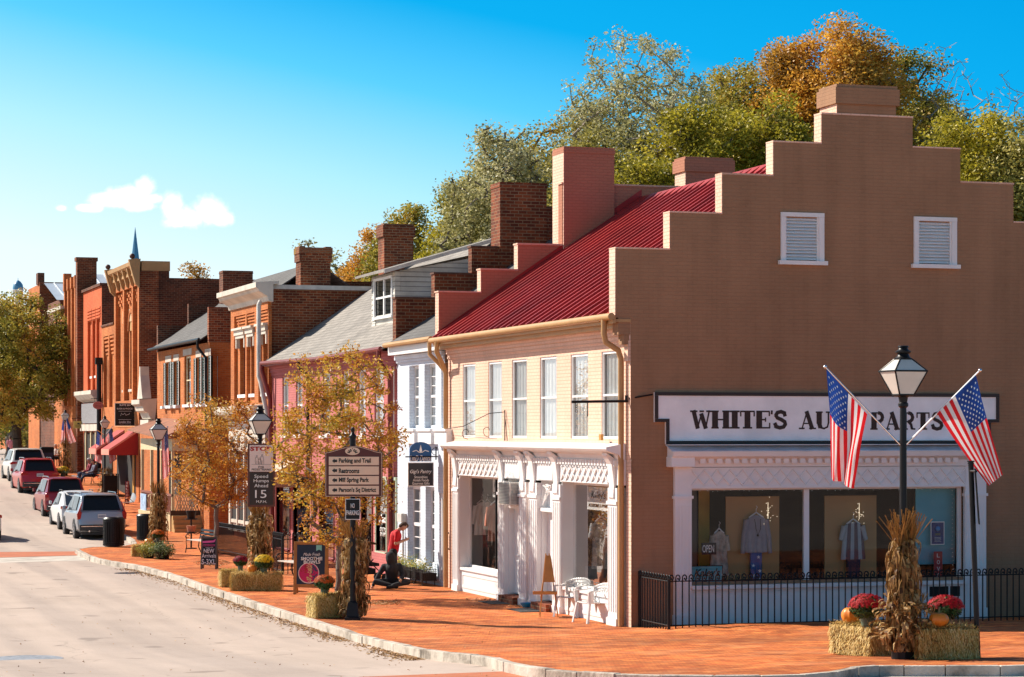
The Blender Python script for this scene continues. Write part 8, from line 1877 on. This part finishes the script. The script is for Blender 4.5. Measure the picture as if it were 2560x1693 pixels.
B('rust and green tree on the shoulder of the orange maple', 2265, 110, 116, 270, lf_dull, 17000, .14, 58, n=110, low=.25, clr=.9)
B('bare twiggy tree with reddish buds beyond the maple', 2370, 80, 110, 230, lf_or, 500, .10, 59, n=520, shape='vase', low=.3, clr=.3, bark=m_barkl, tr=.11, minr=.012, jit=.07)
B('bare twiggy tree at the far edge of the wood', 2520, 150, 108, 190, lf_pale, 300, .10, 60, n=460, shape='vase', low=.3, clr=.3, bark=m_barkl, tr=.10, minr=.012, jit=.07)
B('broad green tree low behind the stepped gable shoulder', 2420, 270, 92, 330, lf_yg, 26000, .12, 61, n=140, low=.1, clr=.8)
B('dark green tree at the very edge behind the gable', 2560, 290, 90, 220, lf_ol, 16000, .12, 62, n=110, low=.1, clr=.8)
B('tan and green tree filling in behind the bare grey one', 1880, 190, 114, 330, lf_dull, 16000, .13, 81, n=130, low=.2, clr=.9)
B('soft olive tree under the pale drooping one', 1390, 300, 112, 260, lf_dull, 14000, .13, 82, n=120, low=.2, clr=.85)
B('low yellow green tree just over the salmon chimneys', 1620, 360, 90, 240, lf_yg, 13000, .12, 83, n=100, low=.1, clr=.75)
B('olive tree behind the orange maple', 2330, 230, 122, 300, lf_ol, 14000, .14, 84, n=110, low=.15, clr=.9)
B('broad olive tree filling behind the two salmon chimneys', 1560, 215, 108, 420, lf_ol, 20000, .13, 86, n=150, low=.15, clr=.9)
B('tan brown tree between the silvery one and the maples', 1830, 130, 116, 260, lf_dull, 15000, .13, 87, n=120, low=.25, clr=.9)
B('green tree on the descending edge of the wood', 1165, 430, 108, 200, lf_yg, 12000, .12, 88, n=100, low=.15, clr=.8)
# beyond the end of the street
def ft(label, px, pytop, t, pw, leaf, nl, ls, seed, **k):
    x, y = ray(px, t); z = H(x, y); h = EYE+(HZ-pytop)/FP*t-z; return tree(label, Vector((x, y, z-.1)), h, pw/2/FP*t, k.pop('tr', .02*h), leaf, nl, ls, seed, group='trees at the end of the street', **k)
ft('pale green tree behind the large street tree', 20, 745, 190, 200, lf_yg, 12000, .16, 71, n=100, low=.15, clr=1.0)
ft('dark green tree closing the street beyond the far walkers', -40, 800, 230, 260, lf_ol, 12000, .2, 72, n=100, low=.05, clr=1.3)
ft('olive tree beyond the cupola', 75, 860, 240, 160, lf_ol, 8000, .2, 73, n=80, low=.05, clr=1.2)
# leaning shadows of trees across the road fall outside the picture

# ------------------------------------------------------------------ cars
def carpaint(name, c, metal=.25): return M(name, c, .28, .03, .6, metal=metal, obj=True, coat=.45)
m_cglass = M('car_glass', (.010, .014, .018), .12, .05, 2, spec=.35, obj=True); m_trim = M('grey_plastic_trim', (.035, .035, .037), .6, .1, 6, obj=True); m_tail = M('red_lamp_lens', (.35, .008, .010), .15, .08, 6, coat=1, obj=True); m_clear = M('clear_lamp_lens', (.6, .6, .62), .1, .05, 6, coat=1, obj=True); m_rim = M('alloy_rim', (.42, .43, .45), .3, .05, 6, metal=.8, obj=True)
def car(label, loc, rz, paint, L=4.8, W=1.9, Hh=1.72, belt=1.02, rear='suv', wr=.36, rails=True, lamp='tall', plate=True, trimlow=True, facing=1):
    t = thing('parked_car', label, 'car', loc, rz, 'cars parked along the kerb'); w_ = W/2
    g = .20; rk = {'suv': .42, 'jeep': .30, 'coupe': 1.15, 'sedan': 1.3}[rear]; hb = belt-.06
    # stations: y, half width, bottom, belt height, roof half width, roof height
    ST = [(-.0, w_*.86, .42, .62, 0, 0), (.03, w_*.93, .36, .78, 0, 0), (.07, w_*.965, .33, belt-.02, 0, 0), (.14, w_*.98, .30, belt+.02, w_*.84, belt+.03), (.14+rk, w_, .24, belt+.01, w_*.74, Hh-.06), (.30+rk, w_, .22, belt, w_*.74, Hh-.015), (L*.42, w_, .22, belt-.02, w_*.75, Hh), (L*.58, w_, .22, belt-.03, w_*.73, Hh-.03), (L*.76, w_, .22, belt-.04, w_*.78, belt+.0), (L*.80, w_*.99, .22, belt-.06, w_*.8, belt-.02), (L*.95, w_*.93, .26, belt-.16, w_*.7, belt-.12), (L*.985, w_*.86, .32, belt-.28, w_*.6, belt-.26), (L, w_*.78, .40, .62, 0, 0)]
    secs = []
    for y, hw, zb, zbelt, rw, zr in ST:
        if rw == 0: rw, zr = hw*.55, zbelt+.004
        pts = [(0, zb), (hw*.80, zb), (hw*.97, zb+.10), (hw, zb+(zbelt-zb)*.45), (hw*.985, zbelt-.06), (hw*.93, zbelt), (rw+(hw*.93-rw)*.06, zr-(zr-zbelt)*.06), (rw*.82, zr+.012), (0, zr+.03)]
        secs.append([(x, y, z) for x, z in pts]+[(-x, y, z) for x, z in pts[-2:0:-1]])
    mb = MB(); n = len(secs[0])
    for s in secs: mb.v += s
    for i in range(len(secs)-1):
        for j in range(n): mb.f.append((i*n+j, i*n+(j+1) % n, (i+1)*n+(j+1) % n, (i+1)*n+j)); mb.m.append(0)
    mb.f.append(tuple(range(n))); mb.m.append(0); mb.f.append(tuple(range((len(secs)-1)*n, len(secs)*n))); mb.m.append(0)
    mb.build('body', paint, t, local=True, smooth=True, bev=.02)
    a, b = ST[3], ST[4]
    def lerp(p, q, s): return tuple(p[i]+(q[i]-p[i])*s for i in range(3))
    # rear window, following the tailgate slope
    A0, A1 = (a[4]*.90, a[0]-.012, a[5]+.02), (b[4]*.88, b[0]-.02, b[5]-.02); mb = MB(); N_ = 6; no = Vector((0, -(A1[2]-A0[2]), (A1[1]-A0[1]))).normalized()*.012
    lo = [Vector((A0[0]*(2*i/N_-1), A0[1], A0[2]+.01))+no for i in range(N_+1)]; hi = [Vector((A1[0]*(2*i/N_-1), A1[1], A1[2]+.005))+no for i in range(N_+1)]
    for i in range(N_): mb.add([lo[i], lo[i+1], hi[i+1], hi[i], lo[i]-no*2, lo[i+1]-no*2, hi[i+1]-no*2, hi[i]-no*2], [(0, 1, 2, 3), (4, 7, 6, 5), (0, 4, 5, 1), (3, 2, 6, 7)])
    mb.build('rear_window', m_cglass, t, local=True)
    mb = MB(); mb.box(-b[4]*.8, b[4]*.8, b[0]-.16, b[0]+.1, Hh-.055, Hh-.02); mb.build('spoiler', paint, t, local=True, bev=.01)
    # side windows
    ys = [.30+rk*.95, L*.40, L*.57, L*.70]
    for sd in (-1, 1):
        for i in range(3):
            y0_, y1_ = ys[i]+.03, ys[i+1]-.03
            def side(y, s):
                # interpolate station widths
                for p, q in zip(ST, ST[1:]):
                    if p[0] <= y <= q[0]: f = (y-p[0])/(q[0]-p[0]); V2 = [p[k]+(q[k]-p[k])*f for k in range(6)]; break
                hw, zb_, rw, zr = V2[1]*.93, V2[3], V2[4], V2[5]; return Vector((sd*(hw+(rw-hw)*s+.012), y, zb_+(zr-zb_)*s))
            top0 = .86; top1 = .86 if i < 2 else .18
            P_ = [side(y0_, .07), side(y1_, .07), side(y1_, top1), side(y0_ + (.0 if i else .05), top0)]
            if i == 2: P_ = [side(y0_, .07), side(y1_+.12, .07), side(y1_-.28, .86), side(y0_, .86)]
            mb = MB(); mb.poly(P_); o = mb.build('window', m_cglass, t, local=True); o.modifiers.new('t', 'SOLIDIFY').thickness = .02
    p, q = ST[7], ST[8]; mb = MB(); mb.add([(-p[4]*.86, p[0]+.06, p[5]+.0), (p[4]*.86, p[0]+.06, p[5]+.0), (q[4]*.9, q[0]-.05, q[5]+.05), (-q[4]*.9, q[0]-.05, q[5]+.05)], [(0, 1, 2, 3)]); o = mb.build('windscreen', m_cglass, t, local=True); o.modifiers.new('t', 'SOLIDIFY').thickness = .03
    for sd in (-1, 1):
        mb = MB(); x = sd*w_
        if lamp == 'tall': mb.prism([(x*.86, .80), (x*.985, .78), (x*1.0, 1.0), (x*.93, belt+.06), (x*.80, Hh-.28), (x*.77, Hh-.28), (x*.87, belt+.04), (x*.80, belt-.02)], 'y', -.012, .20)
        elif lamp == 'hook': mb.prism([(x*.60, .95), (x*.99, .90), (x*.995, 1.0), (x*.90, 1.04), (x*.62, 1.0)], 'y', -.02, .3)
        else: mb.prism([(x*.76, .78), (x*.985, .76), (x*.985, 1.02), (x*.80, 1.04)], 'y', -.0, .2)
        mb.build('tail_light', m_tail, t, local=True, bev=.01)
        mb = MB(); mb.prism([(x*.55, .62), (x*.86, .60), (x*.9, .74), (x*.6, .72)], 'y', L*.955, L*.99); mb.build('headlight', m_clear, t, local=True)
        mb = MB(); mb.box(*sorted((x*1.0, x*1.12)), L*.69, L*.69+.12, belt-.0, belt+.14); mb.build('mirror', paint, t, local=True, bev=.02)
        if rails: mb = MB(); mb.tube([(x*.70, .5+rk, Hh-.02), (x*.70, .58+rk, Hh+.05), (x*.70, L*.6, Hh+.04), (x*.70, L*.62, Hh-.03)], .016, 6); mb.build('roof_rail', m_chrome if rear != 'coupe' else m_trim, t, local=True)
        for y in (L*.185, L*.80):
            xx = x*.90; mb = MB(); mb.tube([(xx-.11, y, wr), (xx-.09, y, wr), (xx+.09, y, wr), (xx+.11, y, wr)], [wr*.9, wr, wr, wr*.9], 26); wh = mb.build('wheel', m_rubber, t, local=True, smooth=True)
            mb = MB(); fx = xx+sd*.112
            mb.tube([(fx-sd*.02, y, wr), (fx, y, wr)], wr*.62, 20)
            for k in range(5): an = k*2*PI/5; mb.ob(Matrix.Translation((fx+sd*.008, y+.5*wr*.6*math.cos(an), wr+.5*wr*.6*math.sin(an)))@Matrix.Rotation(an, 4, 'X'), .012, wr*.58, .05)
            mb.build('rim', m_rim, wh, local=True)
            mb = MB(); pts = [(y+math.cos(a_)*(wr+.06), wr+math.sin(a_)*(wr+.06)) for a_ in [k*PI/12 for k in range(13)]]; pin = [(y+math.cos(a_)*(wr+.0), wr+math.sin(a_)*wr) for a_ in [k*PI/12 for k in range(13)]]
            for k in range(12): mb.prism([pts[k], pts[k+1], pin[k+1], pin[k]], 'x', *sorted((x*.965, x*1.012)))
            mb.build('wheel_arch', m_trim, t, local=True)
    mb = MB(); mb.box(-w_*.90, w_*.90, -.06, .10, .34, .58); mb.build('bumper', m_trim if trimlow else paint, t, local=True, bev=.03)
    if trimlow: mb = MB(); mb.box(-w_*.84, w_*.84, -.075, -.055, .50, .53); mb.build('bumper_strip', m_chrome, t, local=True)
    mb = MB(); mb.box(-.16, .16, -.035, -.0, .84, .99) if True else 0; pl = mb.build('number_plate', M('plate_white', (.62, .62, .64), .5, .05), t, local=True); mb = MB(); [mb.box(-.13+.045*i, -.10+.045*i, -.038, -.0352, .88, .94) for i in range(6)]; mb.build('plate_digits', M('plate_blue', (.05, .08, .2), .5), pl, local=True)
    mb = MB()
    for x in (-.5, .5): mb.tube([(x, -.09, .33), (x, .05, .33)], .035, 10)
    mb.build('exhaust', m_chrome, t, local=True); mb = MB(); mb.box(-w_*.8, w_*.8, .15, L-.3, .18, .32); mb.build('underbody', m_trim, t, local=True)
    return t
def road(x, y): return Vector((x, y, H(x, y)-.15))
def cpos(px, t): x, y = ray(px, t); return x, y
car('silver grey tall car parked at the head of the row behind the litter bin', road(13.38, 94.2), 0, carpaint('silver_blue_paint', (.33, .36, .40), .5), 4.95, 1.93, 1.76, 1.08, 'suv', .37, lamp='tall')
car('white small car with black roof rails parked ahead of the silver grey one', road(13.45, 100.2), 0, carpaint('pearl_white_paint', (.68, .68, .68), .05), 4.4, 1.80, 1.60, 1.02, 'coupe', .34, lamp='hook')
car('dark maroon boxy car with roof rack parked behind the white small one', road(13.62, 107.0), .01, carpaint('maroon_paint', (.26, .012, .018)), 4.6, 1.86, 1.76, 1.10, 'jeep', .38, lamp='block')
car('bright red car with chrome strip parked before the white estate', road(13.78, 118.0), .01, carpaint('bright_red_paint', (.42, .010, .012)), 4.6, 1.86, 1.70, 1.06, 'suv', .36, lamp='hook')
car('white car with curved roof parked farthest up the row', road(14.1, 125.5), .0, carpaint('ivory_paint', (.60, .58, .54), .05), 4.9, 1.92, 1.70, 1.06, 'suv', .37, lamp='hook', rails=False)
o = car('white car driving by, only its side showing at the edge of the road', road(8.60, 93.8), 0, carpaint('white_car_paint', (.66, .64, .62), .05), 4.7, 1.84, 1.50, .95, 'sedan', .34, lamp='hook', rails=False)
o.name = 'moving_car'; del o['group']
